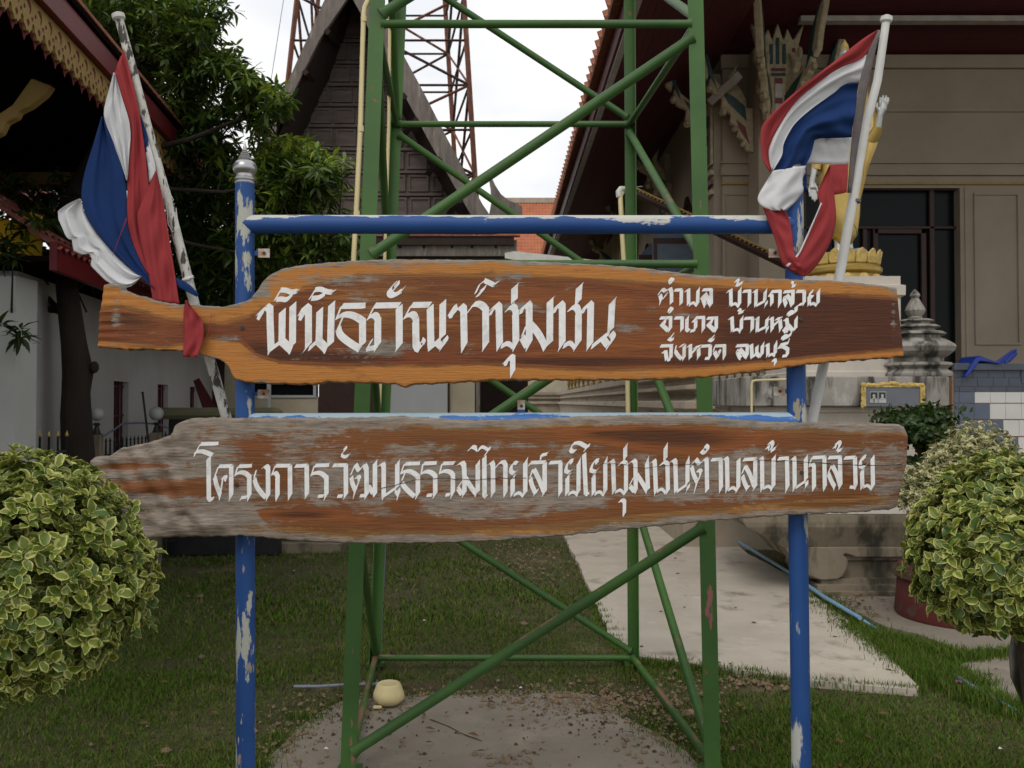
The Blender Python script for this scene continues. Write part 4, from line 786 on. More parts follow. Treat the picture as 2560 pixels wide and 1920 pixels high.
tag(m.build('fallen_petals', mat('magenta_petals', (.35, .05, .32), rough=.7)), 'small magenta fallen flower in the grass at the lower right', 'flower')
M['litter'] = mat('white_litter', (.7, .7, .68), rough=.8)
for x, y, lb in ((735, 1427, 'white scrap of paper in the grass right of the left blue post'), (815, 1872, 'white scrap on the front left of the tower slab'), (1302, 1720, 'white scrap on the dry leaves at the back of the slab'), (2502, 1872, 'white scrap in the grass at the lower right corner'), (1060, 1551, 'pale scrap in the grass behind the tower')):
    c = G(x, y, .02); tag(MB().add([(c.x - .012, c.y, c.z), (c.x, c.y - .008, c.z + .004), (c.x + .011, c.y + .003, c.z - .002), (c.x, c.y + .010, c.z + .006)], [(0, 1, 2, 3)]).build('paper_scrap', M['litter']), lb, 'litter')

# ------------------------------------------------------------------ foliage
def leaf_mesh(name, L_, Wd, nseg, curl, fold, m, var, teeth=.0, seed=0):
    r = random.Random(seed); vs = []; at = []; fs = []
    for i in range(nseg + 1):
        t = i / nseg; wv = Wd * (math.sin(math.pi * min(1, t ** .85)) ** .8) * (1 if 0 < t < 1 else .02) + .0002
        z = -curl * L_ * t * t; k = wv * r.uniform(1 - teeth, 1 + teeth)
        for s, q in ((-1, 1.0), (-.62, .35), (0, 0), (.62, .35), (1, 1.0)):
            wob = r.uniform(-.05, .05) * L_ * (1 if abs(s) == 1 else 0)
            vs.append((s * k, t * L_, z + fold * abs(s) * k + wob)); at.append(max(q, 1.0 if t in (0, 1) and var else q) if var else r.random())
    for i in range(nseg):
        for j in range(4): fs.append((i * 5 + j, i * 5 + j + 1, i * 5 + 6 + j, i * 5 + 5 + j))
    me = bpy.data.meshes.new(name); me.from_pydata(vs, [], fs); me.polygons.foreach_set('use_smooth', [True] * len(fs)); me.materials.append(m)
    a = me.attributes.new('edge', 'FLOAT', 'POINT'); a.data.foreach_set('value', at)
    return me, np.array(vs, np.float32), fs, np.array(at, np.float32)
def variegated(name, g1, g2, cr, width=.62):
    m = bpy.data.materials.new(name); m.use_nodes = True; N = m.node_tree.nodes; LK = m.node_tree.links.new; b = N['Principled BSDF']
    a = N.new('ShaderNodeAttribute'); a.attribute_name = 'edge'; t = N.new('ShaderNodeTexCoord'); n = N.new('ShaderNodeTexNoise'); n.inputs['Scale'].default_value = 55; n.inputs['Detail'].default_value = 4; LK(t.outputs['Object'], n.inputs['Vector'])
    ge = N.new('ShaderNodeNewGeometry'); oi = N.new('ShaderNodeObjectInfo')
    w = N.new('ShaderNodeMath'); w.operation = 'FRACT'; q = N.new('ShaderNodeMath'); q.operation = 'ADD'; LK(ge.outputs['Random Per Island'], q.inputs[0]); LK(oi.outputs['Random'], q.inputs[1]); LK(q.outputs[0], w.inputs[0])
    s = N.new('ShaderNodeMath'); s.operation = 'MULTIPLY_ADD'; LK(n.outputs[0], s.inputs[0]); s.inputs[1].default_value = 1.5; LK(a.outputs['Fac'], s.inputs[2])
    s2 = N.new('ShaderNodeMath'); s2.operation = 'MULTIPLY_ADD'; LK(w.outputs[0], s2.inputs[0]); s2.inputs[1].default_value = .60; LK(s.outputs[0], s2.inputs[2])
    r = N.new('ShaderNodeMapRange'); r.inputs['From Min'].default_value = width + .70; r.inputs['From Max'].default_value = width + .84; LK(s2.outputs[0], r.inputs['Value'])
    gr = N.new('ShaderNodeMixRGB'); LK(w.outputs[0], gr.inputs[0]); gr.inputs[1].default_value = (*g1, 1); gr.inputs[2].default_value = (*g2, 1)
    x = N.new('ShaderNodeMixRGB'); LK(r.outputs[0], x.inputs[0]); LK(gr.outputs[0], x.inputs[1]); x.inputs[2].default_value = (*cr, 1); LK(x.outputs[0], b.inputs['Base Color'])
    b.inputs['Roughness'].default_value = .38; b.inputs['Specular IOR Level'].default_value = .4
    tr = N.new('ShaderNodeBsdfTranslucent'); LK(x.outputs[0], tr.inputs[0]); mx = N.new('ShaderNodeMixShader'); mx.inputs[0].default_value = .22
    LK(b.outputs[0], mx.inputs[1]); LK(tr.outputs[0], mx.inputs[2]); LK(mx.outputs[0], N['Material Output'].inputs[0]); return m
M['varleaf'] = variegated('variegated_leaf', (.045, .092, .012), (.20, .25, .028), (.50, .50, .16), .86)
M['varleaf2'] = variegated('fine_variegated_leaf', (.07, .115, .03), (.12, .17, .035), (.58, .54, .30), .5)
M['twig'] = mat('twig_bark', (.05, .035, .022), (.03, .02, .013), 30, rough=.95)
M['bark'] = mat('dark_tree_bark', (.030, .021, .015), (.018, .013, .010), 9, 9, rough=1, bump=.8, bscale=24, stretch=(1, 1, .35), bdist=.02)
def frame_from(nrm, roll, tilt, r):
    z = Vector(nrm).normalized(); a = z.cross(Vector((0, 0, 1))); a = a.normalized() if a.length > .01 else Vector((1, 0, 0)); b = z.cross(a)
    return z, a, b
def join_leaves(name, protos, xf, m, parent, smooth=True):
    vs = []; idx = []; ats = []; base = 0; off = OFF[parent.name] if parent else Vector()
    for k, (R, T_, s) in xf:
        me, v, fs, at = protos[k]; w_ = (v * s) @ np.array(R, np.float32).T + np.array(T_ - off, np.float32); vs.append(w_); idx.append(np.array(fs, np.int32) + base); ats.append(at); base += len(v)
    V = np.concatenate(vs); I = np.concatenate(idx); me = bpy.data.meshes.new(name); me.vertices.add(len(V)); me.vertices.foreach_set('co', V.ravel())
    me.loops.add(I.size); me.loops.foreach_set('vertex_index', I.ravel()); me.polygons.add(len(I)); me.polygons.foreach_set('loop_start', np.arange(len(I), dtype=np.int32) * I.shape[1])
    me.polygons.foreach_set('use_smooth', np.ones(len(I), bool)); me.update(calc_edges=True); me.materials.append(m)
    a = me.attributes.new('edge', 'FLOAT', 'POINT'); a.data.foreach_set('value', np.concatenate(ats))
    o = bpy.data.objects.new(name, me); COL.objects.link(o)
    if parent: o.parent = parent
    OFF[o.name] = off; return o
def orient(nrm, up_bias, r, out_ang):
    # leaf y axis = growth direction, z = face normal
    n = Vector(nrm).normalized(); t = Vector((r.uniform(-1, 1), r.uniform(-1, 1), r.uniform(-1, 1))); t = (t - n * t.dot(n)).normalized()
    y = (t * math.cos(out_ang) + n * math.sin(out_ang) + Vector((0, 0, up_bias))).normalized(); zz = (n + Vector((0, 0, .5)) - y * (n + Vector((0, 0, .5))).dot(y))
    zz = zz.normalized() if zz.length > .05 else y.orthogonal().normalized(); x = y.cross(zz).normalized(); zz = x.cross(y)
    return Matrix((x, y, zz)).transposed()
def bush(label, c, rad, nleaf, L_, Wd, m, seed, group=None, nobj=300, name='bush', stem=True, rough=.0, cat='bush', fold=.5, curl=.25, facing=True, stemx=0, inner=.55):
    r = random.Random(seed); root = thing(name, label, cat, (c[0] + stemx, c[1], 0), group)
    protos = [leaf_mesh('leaf', L_ * q, Wd * q, 6 if nobj else 4, curl * r.uniform(.3, 1.4), fold * r.uniform(.3, 1.2), m, True, .12, seed + k) for k, q in enumerate((1, .85, 1.1, .7, .95))]
    lump = [(Vector((r.gauss(0, 1), r.gauss(0, 1), r.gauss(0, 1))).normalized(), r.uniform(.02, .07)) for _ in range(14)]
    cand = []
    while len(cand) < nleaf:                                   # leaves grow in rosettes at shoot tips
        n = Vector((r.gauss(0, 1), r.gauss(0, 1), r.gauss(0, 1))).normalized(); k = 1 + sum(a * max(0, n.dot(d) - .6) * 2.5 for d, a in lump) - .06
        depth = 1 - (r.random() ** 1.6) * inner + (.05 if r.random() < .08 else 0)
        tip = Vector((c[0] + n.x * rad[0] * k * depth, c[1] + n.y * rad[1] * k * depth, c[2] + n.z * rad[2] * k * depth))
        ax = (n + Vector((0, 0, .55)) + Vector((r.gauss(0, .25), r.gauss(0, .25), r.gauss(0, .2)))).normalized(); a0 = r.random() * 6
        for q in range(r.choice((4, 5, 6))):
            b = ax.orthogonal().normalized(); b.rotate(Matrix.Rotation(a0 + q * 2.4, 3, ax)); el = r.uniform(.15, .95)
            y = (b * math.cos(el) + ax * math.sin(el)).normalized(); zz = (ax - y * ax.dot(y)).normalized(); x = y.cross(zz)
            cand.append((Matrix((x, y, zz)).transposed(), tip - ax * q * L_ * .10 + y * L_ * .05, r.uniform(.75, 1.12), depth, n))
    cand = cand[:nleaf]
    def score(q): d = q[1] - Vector((0, 0, EYE)); vis = -(q[4].dot(d.normalized())); return (vis > .1) * 2 + q[3] + vis * .3
    order = sorted(range(nleaf), key=lambda i: -score(cand[i])); objs = set(order[:nobj] if nobj < 300 else r.sample(order[:int(nleaf * .38)], nobj)); rest = []
    for i, (R, T_, s, d, n) in enumerate(cand):
        k = r.randrange(5)
        if i in objs:
            o = bpy.data.objects.new('leaf', protos[k][0]); COL.objects.link(o); o.parent = root
            o.matrix_local = Matrix.Translation(T_ - OFF[root.name]) @ R.to_4x4() @ Matrix.Scale(s, 4)
        else: rest.append((k, (R, T_, s)))
    if rest: stuff(join_leaves('foliage', protos, rest, m, root))
    tw = MB()
    for _ in range(60):
        n = Vector((r.gauss(0, 1), r.gauss(0, 1), r.gauss(0, 1))).normalized(); e = Vector((c[0] + n.x * rad[0] * .8, c[1] + n.y * rad[1] * .8, c[2] + n.z * rad[2] * .8)); s_ = Vector(c) - Vector((0, 0, rad[2] * .4))
        tw.tube([s_, s_.lerp(e, .5) + Vector((0, 0, .03 * rad[0])), e], [.007, .004, .002], 5)
    tw.build('branches', M['twig'], root)['kind'] = 'stuff'
    if stem: MB().tube([(c[0] + stemx, c[1], -.02), (c[0] + stemx * .5, c[1], c[2] * .5), (c[0], c[1], c[2])], [.022, .02, .014], 8).build('trunk', M['twig'], root, smooth='auto')
    return root
def ball(px, py, Y, rpx, rpy): p = P(px, py, Y); return (p.x, p.y, p.z), (rpx * Y / F, rpx * Y / F * .95, rpy * Y / F)
c, rd = ball(54, 1446, 2.15, 282, 302); bush('large clipped ball of variegated green and cream leaves at the lower left', c, rd, 11500, .034, .0108, M['varleaf'], 21, 'variegated topiary bushes in front of the sign', stemx=-.26)
c, rd = ball(2525, 1366, 2.35, 242, 208); bush('large clipped bush of variegated green and cream leaves at the right edge', c, rd, 10500, .034, .0106, M['varleaf'], 33, 'variegated topiary bushes in front of the sign', stemx=.14)
c, rd = ball(2430, 1150, 6.0, 112, 98); bush('rounded small-leaved variegated shrub in front of the blue and white tiles', c, rd, 3600, .04, .0115, M['varleaf2'], 41, 'small shrubs growing by the pedestal', nobj=0, stem=False)
c, rd = ball(2400, 1182, 5.7, 90, 80); bush('lower lobe shrub of fine variegated leaves beside the dark little tree', c, rd, 2600, .04, .0115, M['varleaf2'], 45, 'small shrubs growing by the pedestal', nobj=0, stem=False)
c, rd = ball(2300, 1225, 5.5, 62, 62); bush('small variegated shrub just right of the lower board end', c, rd, 1700, .035, .011, M['varleaf2'], 47, 'small shrubs growing by the pedestal', nobj=0, stem=False)
M['darkleaf'] = leafmat('dark_green_leaf', [(0, (.012, .028, .006)), (.6, (.028, .060, .012)), (1, (.08, .13, .02))], .4, .2, 'edge')
def tree_leaf_bush(*a, **k): return bush(*a, **k)
# little dark tree
root = thing('small_tree', 'little dark green tree with a bare leaning trunk between pedestal and tiles', 'tree', P(2330, 1440, 6.2))
pr = [leaf_mesh('leaf', .05, .014, 4, .2, .3, M['darkleaf'], False, .1, k) for k in range(4)]; rr = random.Random(5); xs = []
for (cx, cy, rx, ry, n) in ((2265, 1050, 60, 25, 500), (2320, 1045, 60, 30, 600), (2330, 1090, 50, 36, 500), (2290, 1085, 50, 28, 400), (2345, 1120, 35, 22, 250), (2235, 1045, 28, 14, 120), (2295, 1155, 40, 14, 160)):
    for _ in range(n):
        a = Vector((rr.gauss(0, .5), rr.gauss(0, .5), rr.gauss(0, .5))); p = P(cx + a.x * rx, cy + a.z * ry, 6.2) + Vector((0, a.y * .16, 0)); xs.append((rr.randrange(4), (orient(a if a.length > .1 else (0, 0, 1), .4, rr, rr.uniform(0, .9)), p, rr.uniform(.7, 1.2))))
stuff(join_leaves('crown', pr, xs, M['darkleaf'], root))
MB().tube([P(2345, 1200, 6.2), P(2318, 1160, 6.2), P(2300, 1128, 6.2), P(2285, 1105, 6.2), P(2262, 1070, 6.2)], [.034, .03, .026, .018, .01], 8).build('trunk', M['twig'], root, smooth='auto')
MB().tube([P(2310, 1145, 6.2), P(2335, 1105, 6.2), P(2345, 1080, 6.2)], [.014, .012, .006], 6).build('branch', M['twig'], root)
MB().tube([P(2345, 1200, 6.2), P(2350, 1330, 6.2), P(2352, 1480, 6.2)], [.034, .036, .04], 8).build('trunk', M['twig'], root, smooth='auto')
# ------------------------------------------------------------------ big tree behind the left flag
BT = thing('leafy_tree', 'tall dark leafy tree with long narrow leaves behind the left flag', 'tree', (-3.3, 7.2, 0))
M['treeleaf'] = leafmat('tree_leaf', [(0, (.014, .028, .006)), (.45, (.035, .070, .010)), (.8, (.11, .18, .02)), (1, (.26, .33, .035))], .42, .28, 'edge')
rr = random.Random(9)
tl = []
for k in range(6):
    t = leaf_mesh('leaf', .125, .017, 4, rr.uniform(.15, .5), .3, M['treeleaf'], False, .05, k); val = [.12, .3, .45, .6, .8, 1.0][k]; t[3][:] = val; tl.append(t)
def rosette(xs, c, r, tone, L=1.0):
    ax = (Vector((r.gauss(0, .35), r.gauss(0, .35), 1))).normalized(); n = r.choice((8, 9, 10, 12)); a0 = r.random() * 6
    for q in range(n):
        b = ax.orthogonal().normalized(); b.rotate(Matrix.Rotation(a0 + q * 6.283 / n + r.uniform(-.2, .2), 3, ax)); el = r.uniform(-.75, .8)
        y = (b * math.cos(el) + ax * math.sin(el)).normalized(); zz = (ax - y * ax.dot(y)).normalized(); x = y.cross(zz)
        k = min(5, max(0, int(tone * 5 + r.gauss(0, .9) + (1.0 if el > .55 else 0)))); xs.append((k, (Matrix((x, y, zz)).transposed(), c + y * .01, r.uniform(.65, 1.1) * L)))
xs = []; tips = []
# clumps in (px, py, radius px, count, depth)
CL = [(250, 30, 90, 60, 7.6), (350, 60, 95, 60, 7.6), (430, 60, 80, 55, 7.4), (470, 140, 70, 46, 7.4), (380, 170, 95, 60, 7.6), (300, 130, 80, 40, 7.8), (470, 230, 75, 44, 7.6), (560, 175, 50, 34, 7.3), (610, 205, 45, 30, 7.2), (650, 235, 48, 32, 7.2), (690, 262, 32, 22, 7.1), (600, 270, 48, 30, 7.4), (520, 300, 55, 34, 7.6), (430, 310, 70, 44, 7.7), (500, 340, 40, 22, 7.8), (640, 300, 34, 12, 7.3),
      (690, 395, 55, 40, 7.2), (760, 410, 50, 40, 7.1), (820, 430, 38, 26, 7.1), (740, 460, 60, 46, 7.2), (800, 480, 45, 26, 7.2), (660, 430, 50, 36, 7.3), (650, 490, 60, 44, 7.4), (700, 540, 65, 46, 7.3), (790, 560, 60, 30, 7.3), (840, 600, 45, 20, 7.4), (850, 640, 40, 16, 7.5), (600, 470, 50, 34, 7.5), (640, 590, 60, 44, 7.5), (700, 630, 60, 44, 7.5), (760, 620, 60, 40, 7.5), (560, 420, 50, 30, 7.7), (540, 520, 60, 44, 7.7), (560, 620, 60, 44, 7.7), (480, 470, 60, 40, 7.9), (470, 560, 70, 50, 7.9), (480, 650, 70, 46, 7.9), (560, 700, 70, 40, 7.9), (650, 690, 60, 36, 7.9), (470, 720, 60, 36, 8.0), (440, 400, 60, 34, 7.9), (540, 360, 40, 20, 7.7),
      (540, 20, 40, 12, 7.8), (480, 20, 50, 30, 7.6), (500, 90, 35, 22, 7.3), (505, 165, 30, 16, 7.2), (60, 520, 70, 12, 7.0), (40, 470, 60, 10, 7.0), (110, 560, 50, 8, 7.0), (30, 610, 60, 7, 7.0), (60, 830, 26, 5, 6.4), (10, 800, 22, 4, 6.4), (160, 640, 60, 8, 7.2), (150, 490, 60, 26, 7.5), (190, 600, 40, 14, 7.5), (50, 590, 60, 10, 6.15), (90, 560, 40, 6, 6.15), (20, 640, 40, 6, 6.15), (200, 20, 60, 30, 7.8)]
for cx, cy, rp, n, Y in CL:
    for _ in range(int(n * 1.2)):
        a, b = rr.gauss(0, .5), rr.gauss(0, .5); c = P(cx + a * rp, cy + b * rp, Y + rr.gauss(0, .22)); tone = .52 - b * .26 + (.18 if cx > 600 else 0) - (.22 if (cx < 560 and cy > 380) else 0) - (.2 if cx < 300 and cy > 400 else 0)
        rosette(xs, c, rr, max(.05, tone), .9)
        if rr.random() < .10: tips.append(c)
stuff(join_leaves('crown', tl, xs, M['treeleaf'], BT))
xs = []
for (x0, x1, y0, y1, n) in ((200, 560, -60, 420, 420), (420, 800, 380, 760, 520)):        # deeper foliage behind
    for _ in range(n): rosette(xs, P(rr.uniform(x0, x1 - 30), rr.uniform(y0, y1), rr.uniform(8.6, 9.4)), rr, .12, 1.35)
xs2 = []
for (R_k, (R, T_, s)) in xs:
    q = (T_.x / T_.y * F + 1280, 1005 - (T_.z - EYE) / T_.y * F)
    if q[0] > 520 and q[1] < 380: continue
    if q[0] > 430 + .3 * q[1] + 60 and q[1] < 400: continue
    if q[0] > 780 and q[1] > 380: continue
    xs2.append((R_k, (R, T_, s)))
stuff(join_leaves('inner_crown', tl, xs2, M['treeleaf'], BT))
tk = [G(196, 1240), P(196, 1160, 7.0), P(190, 1040, 7.0), P(190, 980, 7.0), P(195, 930, 7.0), P(185, 860, 7.0), P(172, 760, 7.0), P(165, 690, 7.0), P(168, 620, 7.05), P(160, 560, 7.1), P(175, 500, 7.2), P(230, 400, 7.3), P(300, 250, 7.4), P(360, 120, 7.5)]
tk[0] = Vector((tk[1].x, 7.0, -.05))
MB().tube(tk, [.16, .125, .115, .105, .115, .095, .085, .08, .085, .09, .07, .06, .045, .03], 18).build('trunk', M['bark'], BT, smooth='auto')
c = P(236, 918, 6.98); MB().sphere(tuple(c), .035, 10, 1, 1, 1.4).build('knot', M['bark'], BT, smooth='auto')
for br in ([(150, 780), (120, 745), (70, 720), (0, 715)], [(145, 775), (60, 770), (0, 755)], [(162, 640), (120, 630), (60, 620), (0, 625)], [(165, 600), (90, 600), (0, 603)], [(163, 560), (110, 520), (60, 470), (20, 450)], [(175, 505), (260, 470), (380, 470), (560, 480), (720, 450)], [(230, 400), (330, 380), (470, 350), (620, 290), (680, 260)], [(190, 480), (300, 560), (480, 610), (640, 640)]):
    Ys = [7.1] * len(br); MB().tube([P(x, y, 7.1) for x, y in br], [.03 * (1 - .7 * i / (len(br) - 1)) for i in range(len(br))], 7).build('branch', M['bark'], BT, smooth='auto')
tw = MB()
for t in tips:
    b = t + Vector((rr.uniform(-.3, .3), rr.uniform(0, .3), -rr.uniform(.15, .5))); tw.tube([b, b.lerp(t, .6) + Vector((0, 0, -.03)), t], [.009, .006, .003], 5)
tw.build('twigs', M['bark'], BT)['kind'] = 'stuff'
# ------------------------------------------------------------------ materials for the buildings
M['temple'] = mat('cream_plaster', (.36, .30, .225), (.30, .25, .185), 1.3, 8, rough=.9, bump=.08, patch=((.17, .145, .12), 1.2, .66, .2, (2, 2, .5)))
M['temple_trim'] = mat('gold_trim', (.36, .24, .05), (.26, .17, .04), 20, rough=.5)
M['mould'] = mat('moulded_cement', (.40, .335, .26), (.30, .255, .20), 2, 9, rough=.92, bump=.2, patch=((.12, .10, .085), 3, .58, .14, (1, .35, 2.5)))
M['maroon'] = mat('maroon_boards', (.085, .010, .014), (.065, .008, .011), 3, 6, rough=.6, bump=.1, stretch=(1, .2, 1))
M['white_strip'] = mat('white_painted_batten', (.50, .46, .42), (.36, .33, .30), 6, rough=.8)
M['terracotta'] = mat('terracotta_tile', (.30, .11, .055), (.20, .075, .045), 8, 6, rough=.85, bump=.1, patch=((.09, .06, .05), 9, .58, .1, (1, 1, 1)))
M['orange_tile'] = mat('orange_roof_tile', (.46, .16, .075), (.36, .12, .06), 2, 6, rough=.7)
M['carved'] = mat('carved_cream', (.52, .44, .29), (.38, .31, .19), 14, 8, rough=.7, bump=.7, bscale=26, bdist=.03)
M['inlay_green'] = mat('green_glass_inlay', (.03, .075, .068), (.02, .05, .046), 20, rough=.3)
M['inlay_red'] = mat('red_inlay', (.17, .03, .028), (.12, .02, .02), 20, rough=.4)
M['gold'] = mat('gold_paint', (.50, .36, .11), (.42, .29, .08), 7, 6, rough=.36, bump=.15, bscale=18, metal=.55)
M['goldflower'] = mat('yellow_gold_ornament', (.62, .45, .14), (.40, .27, .08), 26, 6, rough=.5, bump=.5, bscale=60)
M['silver'] = mat('silver_paint', (.50, .51, .50), (.38, .39, .39), 14, rough=.36, bump=.1, metal=.45)
M['ped_white'] = mat('stained_whitewash', (.56, .51, .45), (.46, .41, .36), 2.5, 9, rough=.9, bump=.15, patch=((.22, .16, .13), 3.2, .60, .12, (1, 1, .7)))
M['ped_grime'] = mat('grimy_cement', (.33, .31, .28), (.24, .225, .20), 3, 9, rough=.95, bump=.2, patch=((.05, .047, .042), 8, .47, .13, (1, 1, .2)), patch2=((.45, .43, .40), 5, .62, .1, (1, 1, .5)))
M['ped_low'] = mat('mossy_cement', (.26, .215, .155), (.20, .165, .12), 3, 9, rough=.95, bump=.25, patch=((.06, .055, .04), 5, .47, .14, (1, 1, .3)), patch2=((.36, .31, .24), 6, .62, .12, (1, 1, .5)))
M['glassdark'] = mat('dark_window_glass', (.006, .008, .009), (.004, .006, .007), 3, rough=.25, bump=0, spec=.12)
M['brownframe'] = mat('brown_wood_frame', (.050, .022, .016), (.035, .016, .012), 10, rough=.55)
M['orangeframe'] = mat('orange_brown_frame', (.16, .065, .022), (.11, .045, .018), 10, rough=.6)
M['greyblue'] = mat('grey_blue_shutter', (.13, .17, .22), (.10, .13, .17), 6, rough=.6, patch=((.4, .42, .45), 12, .72, .03, (1, 1, 1)))
M['tile_blue'] = mat('slate_blue_tile', (.115, .145, .20), (.095, .12, .165), 5, rough=.35, bump=.04)
M['tile_dark'] = mat('dark_blue_tile', (.075, .092, .13), (.06, .075, .105), 5, rough=.35, bump=.04)
M['tile_white'] = mat('white_tile', (.66, .65, .62), (.60, .59, .57), 4, rough=.35, bump=.04, patch=((.25, .22, .2), 60, .74, .02, (1, 1, 1)))
M['grout'] = mat('rusty_grout', (.34, .20, .13), (.26, .16, .11), 14, rough=.95)
M['bluechair'] = mat('blue_plastic', (.018, .05, .33), (.015, .04, .27), 5, rough=.35)
M['oldwood'] = mat('weathered_grey_timber', (.20, .175, .155), (.115, .098, .088), 5, 9, rough=.95, bump=.5, bscale=30, stretch=(3, 3, .5), patch=((.30, .28, .26), 14, .60, .1, (2, 2, .3)))
M['gablewood'] = mat('dark_gable_boards', (.15, .12, .108), (.10, .08, .072), 5, 8, rough=.95, bump=.3, bscale=30, stretch=(.6, 1, 3), patch=((.21, .18, .165), 9, .60, .15, (.4, 1, 3)))
M['darkwood'] = mat('dark_brown_timber', (.040, .026, .020), (.028, .019, .015), 6, rough=.95, bump=.3)
M['rust'] = mat('rusty_steel', (.17, .065, .038), (.10, .042, .030), 6, 9, rough=.9, bump=.2, patch=((.36, .22, .17), 5, .60, .1, (1, 1, .3)))
M['rustdark'] = mat('dark_rusty_steel', (.055, .030, .028), (.035, .022, .022), 8, rough=.9)
M['housewall'] = mat('warm_cream_wall', (.45, .40, .30), (.38, .33, .24), 2, rough=.9)
M['greypanel'] = mat('pale_grey_panel', (.42, .44, .44), (.38, .40, .40), 2, rough=.6)
M['whitewall'] = mat('white_plaster_wall', (.46, .455, .455), (.40, .395, .395), 1.5, 7, rough=.95, bump=.06, patch=((.30, .29, .28), 1.6, .64, .2, (1, 1, .6)))
M['whitewall2'] = mat('bright_plaster', (.52, .53, .52), (.46, .47, .46), 2, rough=.95)
M['olive'] = mat('olive_painted_cap', (.17, .165, .095), (.14, .135, .08), 5, rough=.8)
M['black'] = mat('black_painted_iron', (.018, .019, .022), (.012, .012, .014), 10, rough=.5)
M['globe'] = mat('frosted_globe', (.40, .41, .40), (.34, .35, .34), 8, rough=.35)
M['redpaint'] = mat('red_painted_board', (.14, .009, .013), (.11, .008, .011), 5, rough=.5, bump=.1)
M['lace'] = mat('mustard_fretwork', (.32, .215, .068), (.26, .17, .055), 6, rough=.75, bump=.08)
M['lace_red'] = mat('dark_red_fretwork', (.12, .008, .012), (.09, .006, .01), 6, rough=.8)
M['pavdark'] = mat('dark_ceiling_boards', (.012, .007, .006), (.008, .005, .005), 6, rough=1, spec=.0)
M['yellow'] = mat('yellow_cloth', (.62, .38, .012), (.50, .30, .01), 4, rough=.85)
M['redtile'] = mat('red_roof_tile', (.26, .085, .06), (.17, .05, .04), 10, rough=.8, patch=((.45, .33, .28), 26, .58, .08, (1, 1, 1)))
M['redpot'] = mat('red_painted_cement', (.13, .028, .024), (.10, .022, .02), 4, 8, rough=.85, bump=.15, patch=((.10, .075, .06), 5, .56, .14, (1, 1, 1)), patch2=((.28, .10, .08), 9, .66, .08, (1, 1, .5)))
M['potdark'] = mat('dark_glazed_pot', (.012, .010, .012), rough=.3)
M['photo_dark'] = mat('photo_dark', (.02, .02, .022), rough=.3, bump=0)
M['photo_light'] = mat('photo_pale', (.48, .48, .46), rough=.4, bump=0)
M['plaque'] = mat('grey_stone_plaque', (.135, .145, .165), (.12, .13, .15), 9, rough=.35)
def sq(mb, cx, cy, prof, hx, hy):
    vs = []; 
    for e, z in prof: vs += [(cx - hx - e, cy - hy - e, z), (cx + hx + e, cy - hy - e, z), (cx + hx + e, cy + hy + e, z), (cx - hx - e, cy + hy + e, z)]
    m = len(prof); mb.add(vs, [(i * 4 + k, i * 4 + (k + 1) % 4, i * 4 + 4 + (k + 1) % 4, i * 4 + 4 + k) for i in range(m - 1) for k in range(4)] + [(3, 2, 1, 0), tuple(range((m - 1) * 4, m * 4))]); return mb
def pxz(px, py, Y): p = P(px, py, Y); return p.x, p.z
# ------------------------------------------------------------------ temple
YF, XC, ZP, ZW = 11.5, 2.77, 1.96, 6.1
TM = thing('temple', 'cream walled temple with maroon eaves and a dark glass door on a raised platform', 'temple', (6, 14, 0))
b = lambda *a, **k: MB().box(*a, **k)
DX0, DX1, DZ = 3.78, 5.88, 4.36
m = MB(); m.box(XC, YF, ZP, DX0, YF + .35, DZ); m.box(DX1, YF, ZP, 12, YF + .35, DZ); m.box(XC, YF, DZ, 12, YF + .35, ZW + .1); m.build('front_wall', M['temple'], TM)
WIN = [(13.0, 14.5), (17.1, 18.6), (21.2, 22.7), (25.3, 26.8)]
m = MB(); y = YF + .35
for a, c in WIN: m.box(XC, y, ZP, XC + .3, a, ZW + .1); m.box(XC, a, ZP, XC + .3, c, 2.35); m.box(XC, a, 4.75, XC + .3, c, ZW + .1); y = c
m.box(XC, y, ZP, XC + .3, 34, ZW + .1)
for a, c in WIN:                                    # gable shaped heads of the window openings
    for y0, y1 in ((a, (a + c) / 2), (c, (a + c) / 2)): m.prism([(y0, 4.1), (y1, 4.75), (y0, 4.75)], FR((XC, 0, 0), (0, 1, 0), (0, 0, 1), (1, 0, 0)), .3)
m.build('side_wall', M['temple'], TM)
MB().box(XC + .6, YF + 1.6, ZP, 12, YF + 1.7, ZW).build('inner_wall', M['maroon'], TM)
MB().box(XC + .32, YF + .36, ZW - .6, 12, 34, ZW - .5).build('inner_ceiling', M['darkwood'], TM)
MB().box(XC + 1.4, YF + 1.8, ZP, XC + 1.5, 34, ZW - .6).build('inner_partition', M['darkwood'], TM)
dr = MB().box(DX0, YF + .16, ZP, DX1, YF + .18, DZ).build('glass_door', M['glassdark'], TM)
for x0, x1, y0, y1 in ((2008, 2405, 565, 572), (2160, 2168, 572, 920), (2186, 2196, 572, 920), (2306, 2316, 572, 920), (2328, 2336, 470, 920), (2186, 2316, 572, 584), (2398, 2406, 470, 920), (2008, 2406, 470, 476), (2008, 2016, 476, 920), (2186, 2316, 905, 920), (2090, 2096, 572, 920)):
    a, c = P(x0, y1, YF + .1), P(x1, y0, YF + .1); MB().box(a.x, YF + .10, max(a.z, ZP), c.x, YF + .155, min(c.z, DZ), bev=.006).build('door_frame', M['brownframe'], dr)
def trim(x0, x1, z0, z1, d, mt, name='moulding'): return MB().box(x0, YF - d, z0, x1, YF + .01, z1).build(name, mt, TM)
trim(XC - .02, 12, 4.40, 4.43, .035, M['temple_trim']); trim(XC - .03, 12, 4.52, 4.62, .05, M['temple']); trim(XC - .03, 12, 4.68, 4.70, .03, M['temple'])
